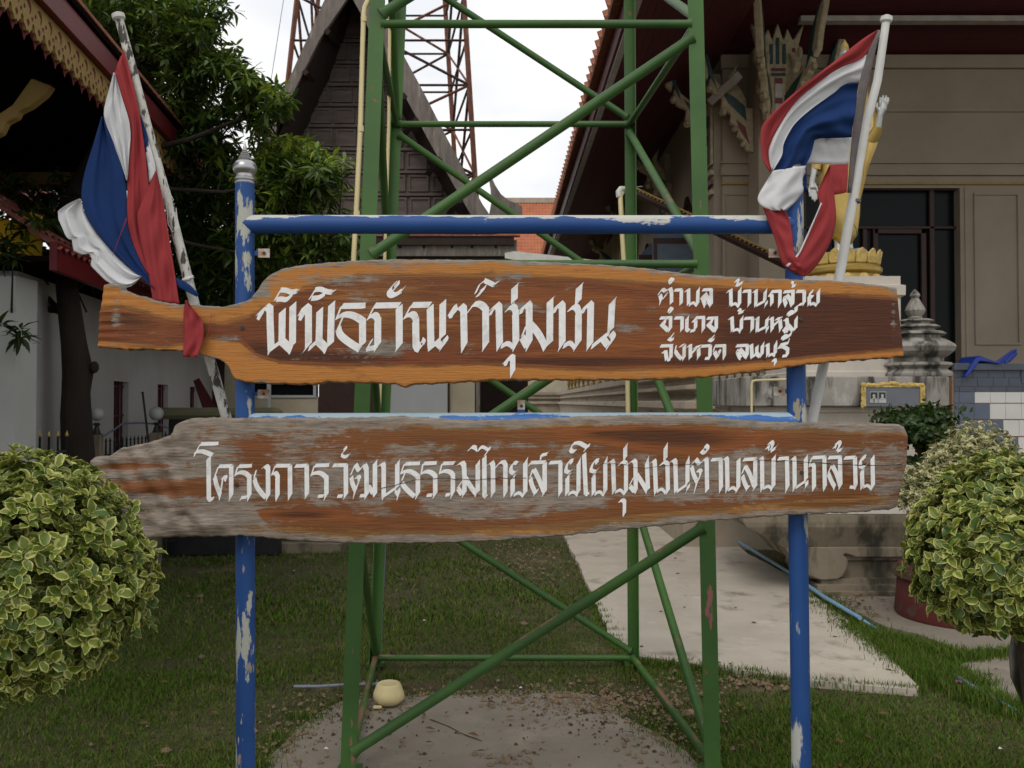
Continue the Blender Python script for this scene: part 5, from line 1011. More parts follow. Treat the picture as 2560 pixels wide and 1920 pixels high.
trim(XC - .02, 12, 5.36, 5.40, .03, M['temple']); trim(XC - .03, 12, 5.93, 6.1, .06, M['temple']); trim(DX1, 12, ZP, ZP + .16, .03, M['temple'])
def inset(x0, x1, z0, z1, t=.035, d=.022):
    for q in ((x0, x1, z1 - t, z1), (x0, x1, z0, z0 + t), (x0, x0 + t, z0 + t, z1 - t), (x1 - t, x1, z0 + t, z1 - t)): MB().box(q[0], YF - d, q[2], q[1], YF + .005, q[3], bev=.006).build('panel_moulding', M['temple'], TM)
a, c = P(2437, 863, YF), P(2548, 482, YF); inset(a.x, c.x, a.z, c.z); a, c = P(1808, 880, YF), P(1908, 482, YF); inset(a.x, c.x, a.z, c.z)
inset(P(2600, 480, YF).x, P(2800, 480, YF).x, a.z, c.z)
MB().box(P(2412, 600, YF).x, YF - .012, ZP, P(2420, 600, YF).x, YF + .002, 4.36).build('pilaster_edge', M['temple'], TM)
MB().box(3.10, YF - .5, ZP, 3.52, YF - .002, ZW - .02).build('column', M['temple'], TM)
# windows on the long side: frame, dark opening, open shutters
for a, c in WIN:
    w_ = MB().box(XC + .22, a, 2.35, XC + .24, c, 4.75).build('window', M['glassdark'], TM)
    for y0, y1 in ((a, a + .07), (c - .07, c), ((a + c) / 2 - .03, (a + c) / 2 + .03), (a + .42, a + .47), (c - .47, c - .42)): MB().box(XC + .14, y0, 2.35, XC + .21, y1, 4.15).build('window_frame', M['orangeframe'], w_)
    MB().box(XC + .1, a, 4.08, XC + .2, c, 4.16).build('window_frame', M['brownframe'], w_)
    for y0, y1 in ((a, (a + c) / 2), (c, (a + c) / 2)): MB().tube([(XC - .02, y0, 4.1), (XC - .02, y1, 4.75)], .035, 4).build('gable_frame', M['brownframe'], w_)
    for yy, s in ((a, 1), (c, -1)):
        sh = MB().prism([(0, 2.4), (-.68, 2.4), (-.68, 3.95), (-.35, 4.3), (0, 4.05)], FR((XC, yy, 0), (1, 0, 0), (0, 0, 1), (0, 1, 0)), .04).build('shutter', M['greyblue'], TM)
        for q in ((-.68, 2.4, -.62, 3.98), (-.06, 2.4, 0, 4.1), (-.62, 3.9, -.06, 3.98), (-.62, 3.1, -.06, 3.16)): MB().box(XC + q[0], yy - .012, q[1], XC + q[2], yy - .001, q[3]).build('shutter_rail', M['brownframe'], sh)
# eaves: maroon soffits, fascia, white batten, tile ends
ex = lambda Y: 1.28 - .0107 * Y
m = MB(); ys = [6.5, 34]
nb = 16
for k in range(nb):                                # long soffit boards side by side
    t0, t1 = k / nb, (k + .96) / nb
    q = lambda t, Y: (ex(Y) * (1 - t) + XC * t, Y, 5.47 * (1 - t) + 6.12 * t)
    vs = [q(t0, 6.5), q(t1, 6.5), q(t1, 34), q(t0, 34)]; vs += [(v[0], v[1], v[2] + .03) for v in vs]
    MB().add(vs, [(0, 1, 2, 3), (7, 6, 5, 4), (0, 4, 5, 1), (1, 5, 6, 2), (2, 6, 7, 3), (3, 7, 4, 0)]).build('soffit_board', M['maroon'], TM)
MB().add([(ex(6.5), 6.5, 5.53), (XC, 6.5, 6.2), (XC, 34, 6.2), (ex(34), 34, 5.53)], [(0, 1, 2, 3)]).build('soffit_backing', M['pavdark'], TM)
for k in range(18):
    y0 = YF - (k + 1) * .29; zf = lambda y: 6.12 + (YF - y) * .29
    MB().add([(XC + .002, y0, zf(y0)), (13, y0, zf(y0)), (13, y0 + .28, zf(y0 + .28)), (XC + .002, y0 + .28, zf(y0 + .28)), (XC + .002, y0, zf(y0) + .03), (13, y0, zf(y0) + .03), (13, y0 + .28, zf(y0 + .28) + .03), (XC + .002, y0 + .28, zf(y0 + .28) + .03)], [(0, 1, 2, 3), (7, 6, 5, 4), (0, 4, 5, 1), (1, 5, 6, 2), (2, 6, 7, 3), (3, 7, 4, 0)]).build('soffit_board', M['maroon'], TM)
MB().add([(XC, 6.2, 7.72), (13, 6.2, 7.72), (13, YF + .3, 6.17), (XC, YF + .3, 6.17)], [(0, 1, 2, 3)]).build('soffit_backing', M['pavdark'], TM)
a = P(2200, 33, 10.3); MB().box(3.55, 10.72, 6.235, 13, 10.84, 6.30).build('soffit_batten', M['white_strip'], TM)
MB().tube([P(1778, 252, 11.4), P(1846, 190, 10.9)], .07, 4).build('hip_batten', M['white_strip'], TM)
fr = FR((0, 0, 0)); e0, e1 = 6.5, 34
MB().add([(ex(e0) - .03, e0, 5.47), (ex(e0), e0, 5.47), (ex(e1), e1, 5.47), (ex(e1) - .03, e1, 5.47), (ex(e0) - .03, e0, 5.70), (ex(e0), e0, 5.70), (ex(e1), e1, 5.70), (ex(e1) - .03, e1, 5.70)], [(0, 3, 2, 1), (4, 5, 6, 7), (0, 1, 5, 4), (1, 2, 6, 5), (2, 3, 7, 6), (3, 0, 4, 7)]).build('fascia', M['maroon'], TM)
MB().add([(ex(e0) + .0, e0, 5.44), (ex(e0) + .08, e0, 5.46), (ex(e1) + .08, e1, 5.46), (ex(e1) + .0, e1, 5.44), (ex(e0) + .0, e0, 5.466), (ex(e0) + .08, e0, 5.476), (ex(e1) + .08, e1, 5.476), (ex(e1) + .0, e1, 5.466)], [(0, 3, 2, 1), (4, 5, 6, 7), (0, 1, 5, 4), (1, 2, 6, 5), (2, 3, 7, 6), (3, 0, 4, 7)]).build('eave_batten', M['white_strip'], TM)
tm = MB(); tm.prism([(-.13, 0), (.13, 0), (.13, .03), (.05, .05), (.03, .16), (0, .10), (-.05, .05), (-.13, .03)], FR((-.10, 0, 0), (0, 1, 0), (0, 0, 1), (1, 0, 0)), .28)
t0 = tm.build('eave_tile', M['terracotta']); me = t0.data; bpy.data.objects.remove(t0)
for k in range(92): yy = 6.6 + k * .27; dup_mesh('eave_tile', me, TM, (ex(yy) - .04, yy, 5.74), (random.uniform(-.05, .05), -.35, 0))
MB().add([(ex(6.5) + .1, 6.5, 5.75), (ex(34) + .1, 34, 5.75), (6, 34, 9.5), (6, 6.5, 9.5)], [(0, 1, 2, 3)]).build('roof', M['terracotta'], TM)
# carved brackets
prof = [(0, 0), (.10, .03), (.13, .16), (.22, .22), (.20, .34), (.32, .40), (.30, .52), (.44, .60), (.42, .74), (.55, .80), (.60, .95), (.56, 1.10), (.64, 1.35), (.74, 1.60), (.86, 1.78), (.80, 1.52), (.74, 1.30), (.70, 1.06), (.62, .98), (.60, 1.12), (.50, .96), (.38, .86), (.30, .90), (.34, 1.02), (.22, 1.20), (.26, .98), (.16, .84), (.10, .72), (.10, .60), (0, .60)]
inl = [(.50, .86), (.555, 1.08), (.62, 1.34), (.72, 1.60), (.66, 1.30), (.60, 1.04)]; inl2 = [(.10, .42), (.34, .66), (.46, .86), (.26, .74), (.12, .62)]; inr = [(.06, .10), (.18, .28), (.24, .44), (.12, .34)]
def bracket(loc, ang, sc=1.0):
    u = Vector((math.cos(ang), math.sin(ang), 0)); n = Vector((-math.sin(ang), math.cos(ang), 0)); L_ = Vector(loc)
    S = lambda pl, q=1: [(p[0] * sc, p[1] * sc) for p in pl]
    o = MB().prism(S(prof), FR(L_ - n * .045, u, (0, 0, 1), n), .09).build('carved_bracket', M['carved'], TM, bevel=.012)
    for pl, mt in ((inl, 'inlay_green'), (inl2, 'inlay_green'), (inr, 'inlay_red')): MB().prism(S(pl), FR(L_ - n * .054, u, (0, 0, 1), n), .108).build('inlay', M[mt], o)
    for p, r in (((.40, .56), .06), ((.24, .33), .05), ((.585, .88), .055), ((.13, .12), .045)): MB().sphere(tuple(L_ + u * p[0] * sc + Vector((0, 0, p[1] * sc))), r * sc, 8, 1, 1.5).build('scroll', M['carved'], o, smooth='auto')
bracket((3.10, YF - .25, 4.75), math.pi, .95)
for an in (-117, -63): bracket((3.31 + .14 * math.cos(math.radians(an)), YF - .5, 4.75), math.radians(an), .95)
bracket((3.52, YF - .25, 4.75), 0, .95)
fp = MB().prism([(3.17, 5.0), (3.45, 5.0), (3.50, 5.3), (3.57, 5.5), (3.53, 5.68), (3.61, 5.85), (3.57, 6.0), (3.64, 6.27), (3.50, 6.05), (3.43, 6.2), (3.38, 6.05), (3.31, 6.27), (3.24, 6.05), (3.19, 6.2), (3.12, 6.05), (2.98, 6.27), (3.05, 6.0), (3.01, 5.85), (3.09, 5.68), (3.05, 5.5), (3.12, 5.3)], FR((0, YF - .64, 0), (1, 0, 0), (0, 0, 1), (0, 1, 0)), .10).build('carved_face', M['carved'], TM, bevel=.012)
for x_, z0, z1, mt in ((3.20, 5.75, 6.0, 'inlay_green'), (3.28, 5.75, 6.08, 'inlay_green'), (3.36, 5.75, 6.0, 'inlay_green'), (3.09, 5.72, 5.95, 'inlay_red'), (3.48, 5.72, 5.95, 'inlay_red'), (3.22, 5.66, 5.70, 'inlay_red'), (3.22, 5.60, 5.64, 'inlay_green')):
    MB().box(x_, YF - .652, z0, x_ + (.045 if z1 - z0 > .1 else .18), YF - .642, z1, bev=.003).build('inlay', M[mt], fp)
for s in (-1, 1):
    for k_, (dx, dz, rr_) in enumerate(((.21, 5.62, .05), (.24, 5.45, .045), (.20, 5.25, .045), (.16, 5.08, .04), (.27, 5.9, .05), (.13, 5.85, .035))): MB().sphere((3.31 + s * dx, YF - .63, dz), rr_, 8, .8, .8, 1.6).build('scroll', M['carved'], fp, smooth='auto')
MB().box(3.265, YF - .66, 4.98, 3.355, YF - .641, 5.58).build('inlay_strip', M['white_strip'], fp)
for z_ in (5.5, 5.25): MB().box(3.264, YF - .666, z_, 3.356, YF - .660, z_ + .07).build('inlay_block', M['inlay_red'], fp)
MB().add([(3.9, 6.2, 7.72), (13, 6.2, 7.72), (13, 5.0, 6.7), (3.9, 5.0, 6.7)], [(0, 1, 2, 3)]).build('added_shade_panel', M['maroon'], TM)  # unseen panel above the view, added to keep sky light off the facade
for yy in (11.8, 15.2, 19.3, 23.4, 27.5): bracket((XC, yy, 4.75), math.pi, 1.0)
for k in range(6): MB().box(3.28, YF - .56, 4.4 + k * .25, 3.34, YF - .50, 4.4 + k * .25 + .24).build('inlay_block', M['inlay_red' if k % 2 else 'white_strip'], TM)
for xx, yy in ((XC, YF), (XC, 15.2), (XC, 19.3)):   # pointed leaf capitals on the side pilasters
    MB().box(xx - .10, yy - .12 + .2, ZP, xx - .002, yy + .22 + .2, 5.9).build('pilaster', M['temple'], TM)
    for k in range(4):
        o = MB().prism([(0, 0), (.075, 0), (.075, .70), (.0375, .88), (0, .70)], FR((xx - .14, yy - .10 + k * .085 + .2, 4.7), (0, 1, 0), (0, 0, 1), (1, 0, 0)), .035).build('capital_leaf', M['carved'], TM)
        MB().box(xx - .148, yy - .085 + k * .085 + .2, 4.72, xx - .141, yy - .05 + k * .085 + .2, 5.35).build('inlay', M['inlay_green'], o)
    for k in range(3): MB().box(xx - .15, yy - .12 + .2, 4.3 + k * .13, xx - .1, yy + .26 + .2, 4.36 + k * .13).build('capital_band', M[('carved', 'inlay_red', 'carved')[k]], TM)
for x_ in (3.14, 3.23, 3.32, 3.41):
    o = MB().prism([(0, 0), (.075, 0), (.075, .62), (.0375, .82), (0, .62)], FR((x_, YF - .55, 5.0), (1, 0, 0), (0, 0, 1), (0, 1, 0)), .04).build('capital_leaf', M['carved'], TM)
    MB().box(x_ + .02, YF - .56, 5.05, x_ + .055, YF - .552, 5.55).build('inlay', M['inlay_green'], o)
# platform
PF = thing('temple_platform', 'raised temple platform with long grey cement mouldings and blue and white tiles', 'platform', (5, 9.5, 0))
pr_ = [(0, 1.955), (.12, 1.95), (.12, 1.84), (.03, 1.80), (.03, 1.745), (.15, 1.725), (.15, 1.69), (.04, 1.66), (.01, 1.62), (.04, 1.58), (.16, 1.55), (.17, 1.48), (.10, 1.44), (.06, 1.36), (.05, .55), (.16, .48), (.2, .40), (.2, -.02)]
m = MB(); vs = []
XL, YFp, YBk = 2.0, 9.5, 36
for e, z in pr_: vs += [(XL - e, YBk, z), (XL - e, YFp - e, z), (4.60, YFp - e, z)]
m.add(vs, [(i * 3 + k, i * 3 + k + 1, i * 3 + 4 + k, i * 3 + 3 + k) for i in range(len(pr_) - 1) for k in range(2)])
m.build('moulded_base', M['mould'], PF); MB().box(XL, YFp + .0, 1.90, 13, 36, 1.957).build('floor', M['tile_dark'], PF)
vs = [(x, y, z) for e, z in pr_ for (x, y) in ((.55, 36 - e), (XL - e + .001, 36 - e))]
MB().add(vs, [(i * 2, i * 2 + 1, i * 2 + 3, i * 2 + 2) for i in range(len(pr_) - 1)]).build('rear_moulded_base', M['mould'], PF)
for k in range(7):
    x = 2.16 + k * .082; MB().lathe([(.03, 0), (.036, .015), (.02, .03), (.037, .07), (.034, .10), (.02, .125), (.034, .14), (.036, .155)], (x, YFp - .16, 1.735), 12).build('baluster', M['mould'], PF, smooth='auto')
for k in range(9):
    yy = 19 + k * 1.6; MB().lathe([(.06, 0), (.06, .06), (.035, .1), (.065, .25), (.04, .42), (.06, .46), (.06, .5)], (XL + .05, yy, 1.957), 8).build('baluster', M['lace'], PF)
MB().box(4.60, YFp - .30, -.02, 13, YFp + .1, 1.955).build('tile_wall', M['grout'], PF)
YT = YFp - .30; rows = [(927, 944, .0), (945, 966, 0), (967.5, 979, 0), (980.5, 1007, 2436), (1009.5, 1047.5, 2473), (1050.5, 1090, 2507), (1093, 1134, 2545), (1137, 1180, 2585), (1183, 1226, 2625)]
for ri, (y0, y1, lim) in enumerate(rows):
    for k in range(14):
        xw = 39.3 if ri != 3 else 38.7; x0 = 2352 + [0, 12, 6, 6, 3.5, -2, -4, -4, -4][ri] + k * xw
        a, c = P(x0 + .6, y1, YT), P(x0 + xw - .6, y0, YT)
        if a.x < 4.62: a.x = 4.62
        if c.x <= a.x: continue
        mt = 'tile_dark' if ri < 3 else ('tile_blue' if x0 + 20 < lim else 'tile_white')
        MB().box(a.x, YT - .010 - random.uniform(0, .0015), a.z, c.x, YT - .0005, c.z).build('tile', M[mt], PF)
a, c = P(2340, 925, YT), P(2440, 911, YT); MB().box(4.60, YT - .05, a.z, 13, YT + .4, a.z + .065).build('nosing', M['tile_dark'], PF)
MB().box(5.32, YT - .02, a.z - .14, 5.52, YT - .011, a.z - .002).build('niche', M['tile_dark'], PF)
# blue chair
ch = thing('plastic_chair', 'blue plastic chair tipped over on the platform edge beside the door', 'chair', P(2470, 920, 9.4))
MB().prism([pxz(2408, 942, 9.15), pxz(2413, 943, 9.15), pxz(2430, 925, 9.15), pxz(2446, 903, 9.15), pxz(2470, 906, 9.15), pxz(2495, 911, 9.15), pxz(2503, 907, 9.15), pxz(2489, 905, 9.15), pxz(2462, 896, 9.15), pxz(2446, 889, 9.15), pxz(2438, 893, 9.15), pxz(2424, 915, 9.15)], FR((0, 9.12, 0), (1, 0, 0), (0, 0, 1), (0, 1, 0)), .34).build('seat', M['bluechair'], ch, bevel=.008)
MB().tube([P(2492, 907, 9.16), P(2512, 892, 9.16), P(2530, 879, 9.16), P(2540, 876, 9.16), P(2541, 882, 9.16), P(2528, 892, 9.16), P(2512, 908, 9.16)], .016, 8).build('armrest', M['bluechair'], ch, smooth='auto')
MB().tube([P(2500, 908, 9.45), P(2520, 893, 9.45), P(2538, 880, 9.45), P(2540, 886, 9.45), P(2522, 904, 9.45)], .014, 8).build('armrest', M['bluechair'], ch, smooth='auto')
# decorated sloping beam
a, c = P(1585, 480, 11.3), P(2062, 708, 9.4)
bm_ = thing('carved_beam', 'dark sloping beam with rows of gold studs running down behind the right blue post', 'beam', c)
MB().tube([a, c], .05, 4).build('beam', M['brownframe'], bm_); d = (c - a)
m = MB()
for k in range(46):
    p = a + d * ((k + .5) / 46) + Vector((0, -.045, .026)); m.sphere(tuple(p), .013, 6)
m.build('studs', M['temple_trim'], bm_)['kind'] = 'stuff'
MB().tube([a + Vector((0, -.02, .058)), c + Vector((0, -.02, .058))], .012, 6).build('edge_strip', M['lace'], bm_)
# ------------------------------------------------------------------ pedestal and statue
PD = thing('statue_pedestal', 'stained cement pedestal with gold framed plaque carrying the robed statue', 'pedestal', (2.7, 7.8, 0))
cx, cy, hx, hy = 2.67, 7.8, .81, .80
MB().box(1.86, 7.0, 1.515, 3.48, 8.6, 1.754, bev=.008).build('grimy_slab', M['ped_grime'], PD)
m = sq(MB(), cx, cy, [(-.10, 1.51), (-.10, 1.47), (-.14, 1.46), (-.14, .80), (-.10, .76), (-.06, .72), (-.02, .66)], hx, hy); m.build('body', M['ped_white'], PD)
def lopsided(prof):
    vs = []
    for x, z in prof: yf = 6.97 + (x - 1.83) * .30; vs += [(x, yf, z), (3.46, yf, z), (3.46, 8.5, z), (x, 8.5 - (x - 1.83) * 1.7, z)]
    m = len(prof); return MB().add(vs, [(i * 4 + k, i * 4 + (k + 1) % 4, i * 4 + 4 + (k + 1) % 4, i * 4 + 4 + k) for i in range(m - 1) for k in range(4)] + [(3, 2, 1, 0), tuple(range((m - 1) * 4, m * 4))])
m = lopsided([(1.83, .655), (1.83, .60), (1.86, .56), (2.12, .42), (2.19, .38), (2.26, .28), (2.40, .26), (2.42, .12)]); m.build('lower_block', M['ped_low'], PD)
sq(MB(), 2.98, 7.27, [(.04, -.02), (.04, .045), (-.0, .05), (-.0, .09), (-.05, .095), (-.05, .135)], .55, .24).build('steps', M['ped_low'], PD)
fy = 7.0 - .02
leg_ = [pxz(x, y, 7.05) for x, y in ((2022, 1368), (2022, 1440), (2040, 1447), (2062, 1451), (2092, 1449), (2108, 1440), (2117, 1424), (2121, 1407), (2118, 1396), (2108, 1388), (2112, 1384), (2126, 1388), (2140, 1394), (2400, 1394), (2400, 1368))]
MB().prism(leg_, FR((0, 7.05, 0), (1, 0, 0), (0, 0, 1), (0, 1, 0)), .25).build('scroll_foot', M['ped_low'], PD, bevel=.012)
sq(MB(), 2.82, 7.82, [(.02, 1.756), (.02, 1.80), (0, 1.81), (0, 2.42), (.03, 2.44), (.03, 2.52), (.0, 2.53), (0, 2.60)], .42, .50).build('upper_block', M['ped_white'], PD)
for x0 in (2.33, 2.40): MB().box(x0, 7.29, 1.82, x0 + .03, 7.315, 2.4).build('edge_moulding', M['ped_white'], PD)
for x0 in (3.20, 3.145): MB().box(x0, 7.29, 1.82, x0 + .02, 7.315, 2.4).build('edge_moulding', M['ped_white'], PD)
# plaque with frame and two portrait photographs
a, c = P(2163, 1016, 6.99), P(2297, 969, 6.99)
PQ = MB().box(a.x, 6.975, a.z, c.x, 6.999, c.z).build('plaque', M['plaque'], PD)
m = MB(); rr = random.Random(2)
for k in range(24):
    t = k / 23; x = a.x - .02 + (c.x - a.x + .04) * t; z = c.z + .018 + .018 * math.exp(-((t - .48) / .12) ** 2) + rr.uniform(-.005, .006); m.sphere((x, 6.972, z), rr.uniform(.013, .02), 8, 1.2, .6)
for k in range(9):
    t = k / 8; z = a.z + (c.z - a.z) * t
    for x in (a.x - .028, c.x + .028): m.sphere((x + rr.uniform(-.004, .004), 6.974, z), rr.uniform(.012, .019), 8, .9, .6, 1.3)
m.build('carved_frame', M['goldflower'], PQ, smooth=True)
for q in ((a.x - .018, a.z, a.x - .002, c.z + .002), (c.x + .002, a.z, c.x + .018, c.z + .002), (a.x - .018, c.z + .003, c.x + .018, c.z + .016)): MB().box(q[0], 6.968, q[1], q[2], 6.985, q[3]).build('frame_strip', M['goldflower'], PQ)
for x0, x1 in ((2175, 2194), (2196, 2215)):
    p0, p1 = P(x0, 1007, 6.972), P(x1, 979, 6.972); w_ = p1.x - p0.x; h_ = p1.z - p0.z; xm = (p0.x + p1.x) / 2
    f = MB().box(p0.x, 6.970, p0.z, p1.x, 6.9745, p1.z).build('portrait_photo', M['photo_light'], PQ)
    MB().box(p0.x + .004, 6.9685, p0.z + h_ * .34, p1.x - .004, 6.9695, p1.z - .005).build('backdrop', M['photo_dark'], f)
    MB().sphere((xm, 6.968, p0.z + h_ * .62), .0125, 12, .85, .1, 1.15).build('face', M['photo_light'], f)
    MB().prism([(xm - w_ * .38, p0.z + h_ * .34), (xm + w_ * .38, p0.z + h_ * .34), (xm + w_ * .12, p0.z + h_ * .48), (xm - w_ * .12, p0.z + h_ * .48)], FR((0, 6.9665, 0), (1, 0, 0), (0, 0, 1), (0, 1, 0)), .001).build('shoulders', M['photo_light'], f)
    MB().box(xm - .003, 6.9655, p0.z + h_ * .05, xm + .003, 6.9663, p0.z + h_ * .4).build('necktie', M['photo_dark'], f) if x0 == 2175 else None
# corner finial (stupa shaped)
FN = thing('stupa_finial', 'grey stepped stupa shaped finial on the right corner of the pedestal slab', 'finial', (3.25, 7.25, 1.754))
c = P(2296, 941, 7.3); cxx = c.x; z = lambda py: P(2296, py, 7.3).z; W_ = lambda px: px * 7.3 / F
sqp = [(W_(94), z(942)), (W_(95), z(934)), (W_(88), z(929)), (W_(80), z(923)), (W_(94), z(914)), (W_(92), z(908)), (W_(72), z(905)), (W_(72), z(896)), (W_(86), z(889)), (W_(98), z(880)), (W_(104), z(868)), (W_(98), z(862)), (W_(88), z(856)), (W_(74), z(848)), (W_(66), z(846)), (W_(66), z(840)), (W_(80), z(836)), (W_(68), z(829)), (W_(50), z(826)), (W_(50), z(822)), (W_(66), z(818)), (W_(52), z(812)), (W_(38), z(810)), (W_(38), z(806)), (W_(50), z(802)), (W_(36), z(797)), (W_(18), z(796))]
MB().lathe([(r * .95, zz - 1.754) for r, zz in sqp], (cxx, 7.35, 1.754), 8, ph=math.pi / 8).build('stepped_base', M['ped_grime'], FN, bevel=.003)
bud = [(16, 796), (18, 793), (15, 790), (22, 783), (25, 775), (21, 765), (14, 753), (9, 744), (11, 741), (13, 738), (10, 731), (5, 725), (1, 721)]
MB().lathe([(W_(r), z(y) - 1.754) for r, y in bud], (cxx, 7.35, 1.754), 16).build('lotus_bud', M['ped_grime'], FN, smooth='auto')
# lotus base and statue
SX, SY, SZ = P(2104, 640, 7.72).x, 7.72, P(2104, 637, 7.72).z
ST = thing('statue', 'standing robed statue in gold with silver skin and one hand raised palm outward', 'statue', (SX, SY, SZ))
zl = lambda py: P(2104, py, 7.45).z
MB().lathe([(.30, 0), (.32, .02), (.31, .045), (.29, .06), (.33, .075), (.335, .105), (.32, .125), (.28, .14), (.27, .24), (.22, .25)], (SX, SY, SZ - .25), 36).build('lotus_drum', M['gold'], ST, smooth='auto')
for k in range(18):
    t = k / 18 * 6.283; cc = Vector((SX + math.cos(t) * .292, SY + math.sin(t) * .292, SZ - .118)); u = Vector((-math.sin(t), math.cos(t), 0)); n = Vector((math.cos(t), math.sin(t), .25)).normalized()
    m = MB().prism([(-.048, 0), (.048, 0), (.054, .06), (.036, .10), (0, .125), (-.036, .10), (-.054, .06)], FR(cc, u, Vector((0, 0, 1)) + n * .18, n), .022); m.build('lotus_petal', M['goldflower'], ST, bevel=.008)
for k in range(14):
    t = k / 14 * 6.283; cc = Vector((SX + math.cos(t) * .315, SY + math.sin(t) * .315, SZ - .235)); MB().sphere(tuple(cc), .045, 8, 1, 1, .8).build('ornament', M['goldflower'], ST)
H_ = lambda py: P(2104, py, SY).z
rob = [(2110, 18, 15, 612), (2110, 27, 22, 596), (2108, 34, 24, 590), (2103, 46, 28, 540), (2100, 51, 30, 490), (2104, 55, 32, 430), (2108, 56, 32, 380), (2112, 50, 30, 330), (2114, 50, 30, 290), (2115, 58, 32, 250), (2114, 60, 30, 222), (2113, 44, 26, 205), (2112, 16, 15, 192)]
vs = []; n = 28
for px, rx, ry, py in rob:
    c0 = P(px, py, SY)
    for k in range(n): t = 6.283 * k / n; w_ = 1 + .03 * math.sin(9 * t); vs.append((c0.x + math.cos(t) * rx * SY / F * w_, SY + math.sin(t) * ry * SY / F * w_, c0.z))
MB().add(vs, [(i * n + k, i * n + (k + 1) % n, i * n + n + (k + 1) % n, i * n + n + k) for i in range(len(rob) - 1) for k in range(n)] + [tuple(range(n))]).build('robe', M['gold'], ST, smooth=True)
MB().tube([P(2160, 235, SY), P(2182, 300, SY - .02), P(2178, 360, SY - .05), P(2160, 420, SY - .02), P(2148, 500, SY)], [.05, .05, .055, .035, .012], 12).build('sleeve', M['gold'], ST, smooth='auto')
MB().tube([P(2178, 352, SY - .06), P(2190, 330, SY - .10), P(2196, 315, SY - .13)], [.055, .048, .036], 12).build('sleeve', M['gold'], ST, smooth='auto')
MB().tube([P(2068, 235, SY), P(2052, 310, SY), P(2044, 390, SY - .02), P(2040, 425, SY - .02)], [.05, .048, .045, .042], 12).build('sleeve', M['gold'], ST, smooth='auto')
bd = MB()   # silver body: head, forearms with hands, ankles and feet
hc = P(2112, 163, SY); bd.sphere(tuple(hc), .088, 18, .92, 1.0, 1.22); bd.tube([P(2112, 200, SY), P(2112, 180, SY)], .042, 12)
bd.sphere(tuple(hc + Vector((0, .0, .10))), .05, 12, 1, 1, .9)
for s in (-1, 1): bd.sphere(tuple(hc + Vector((s * .084, 0, -.02))), .02, 8, .4, .8, 2.4); bd.sphere(tuple(hc + Vector((s * .033, -.082, .012))), .013, 8, 1.4, .5, .5)
bd.tube([hc + Vector((0, -.085, .02)), hc + Vector((0, -.106, -.018)), hc + Vector((0, -.085, -.03))], [.008, .014, .008], 8); bd.sphere(tuple(hc + Vector((0, -.084, -.052))), .02, 8, 1.3, .5, .45)
hand = [(P(2194, 322, SY - .12), .030), (P(2198, 300, SY - .14), .026), (P(2200, 288, SY - .15), .024), (P(2206, 272, SY - .15), .036), (P(2208, 258, SY - .15), .034)]
bd.tube([h[0] for h in hand], [h[1] for h in hand], 12)
for i, (fx, fy_) in enumerate(((2201, 242), (2208, 237), (2215, 238), (2221, 243))):
    bd.tube([P(2200 + i * 5.4, 262, SY - .15), P(fx - 1 + i * .3, 250, SY - .155), P(fx, fy_, SY - .16)], [.0115, .010, .007], 8)
bd.tube([P(2199, 282, SY - .15), P(2192, 268, SY - .16), P(2193, 256, SY - .165)], [.014, .012, .008], 8)
bd.tube([P(2038, 415, SY - .02), P(2033, 440, SY - .03), P(2030, 455, SY - .03), P(2030, 472, SY - .03)], [.032, .024, .024, .030], 12)
for i, (fx, fy_) in enumerate(((2024, 492), (2030, 500), (2036, 505), (2041, 500))):
    bd.tube([P(2023 + i * 5, 470, SY - .03), P(fx, fy_ - 12, SY - .04), P(fx + 1, fy_, SY - .045)], [.0115, .010, .007], 8)
bd.tube([P(2036, 458, SY - .04), P(2042, 470, SY - .05), P(2044, 480, SY - .055)], [.012, .010, .007], 8)
for s, px in ((-1, 2095), (1, 2123)):
    bd.tube([P(px, 585, SY), P(px, 610, SY), P(px + 1, 626, SY)], [.036, .030, .034], 12)
    f0 = P(px + 2, 631, SY); bd.tube([f0 + Vector((-.01, .05, -.005)), f0 + Vector((.01, -.02, -.005)), f0 + Vector((.05, -.10, -.012)), f0 + Vector((.08, -.15, -.018))], [.026, .034, .036, .02], 12)
    for k in range(5): bd.tube([f0 + Vector((.035 + k * .019, -.135 + k * .008, -.018)), f0 + Vector((.055 + k * .019, -.18 + k * .010, -.024))], [.012, .009], 6)
bd.tube([P(2112, 205, SY), P(2113, 240, SY), P(2106, 400, SY), P(2104, 560, SY), P(2109, 600, SY)], [.05, .10, .10, .08, .07], 14)
bd.tube([P(2113, 232, SY), P(2155, 240, SY), P(2178, 340, SY - .05), P(2194, 322, SY - .12)], [.04, .036, .034, .030], 10); bd.tube([P(2113, 232, SY), P(2072, 238, SY), P(2050, 320, SY), P(2038, 418, SY - .02)], [.04, .034, .032, .030], 10)
bo = bd.build('body', M['silver'], ST, smooth=True); rm = bo.modifiers.new('join', 'REMESH'); rm.mode = 'VOXEL'; rm.voxel_size = .006; rm.use_smooth_shade = True
MB().lathe([(.03, 0), (.033, .012), (.030, .03), (.036, .05), (.030, .085), (.014, .115), (.002, .14)], tuple(P(2112, 138, SY)), 16).build('flame_finial', M['goldflower'], ST, smooth='auto')
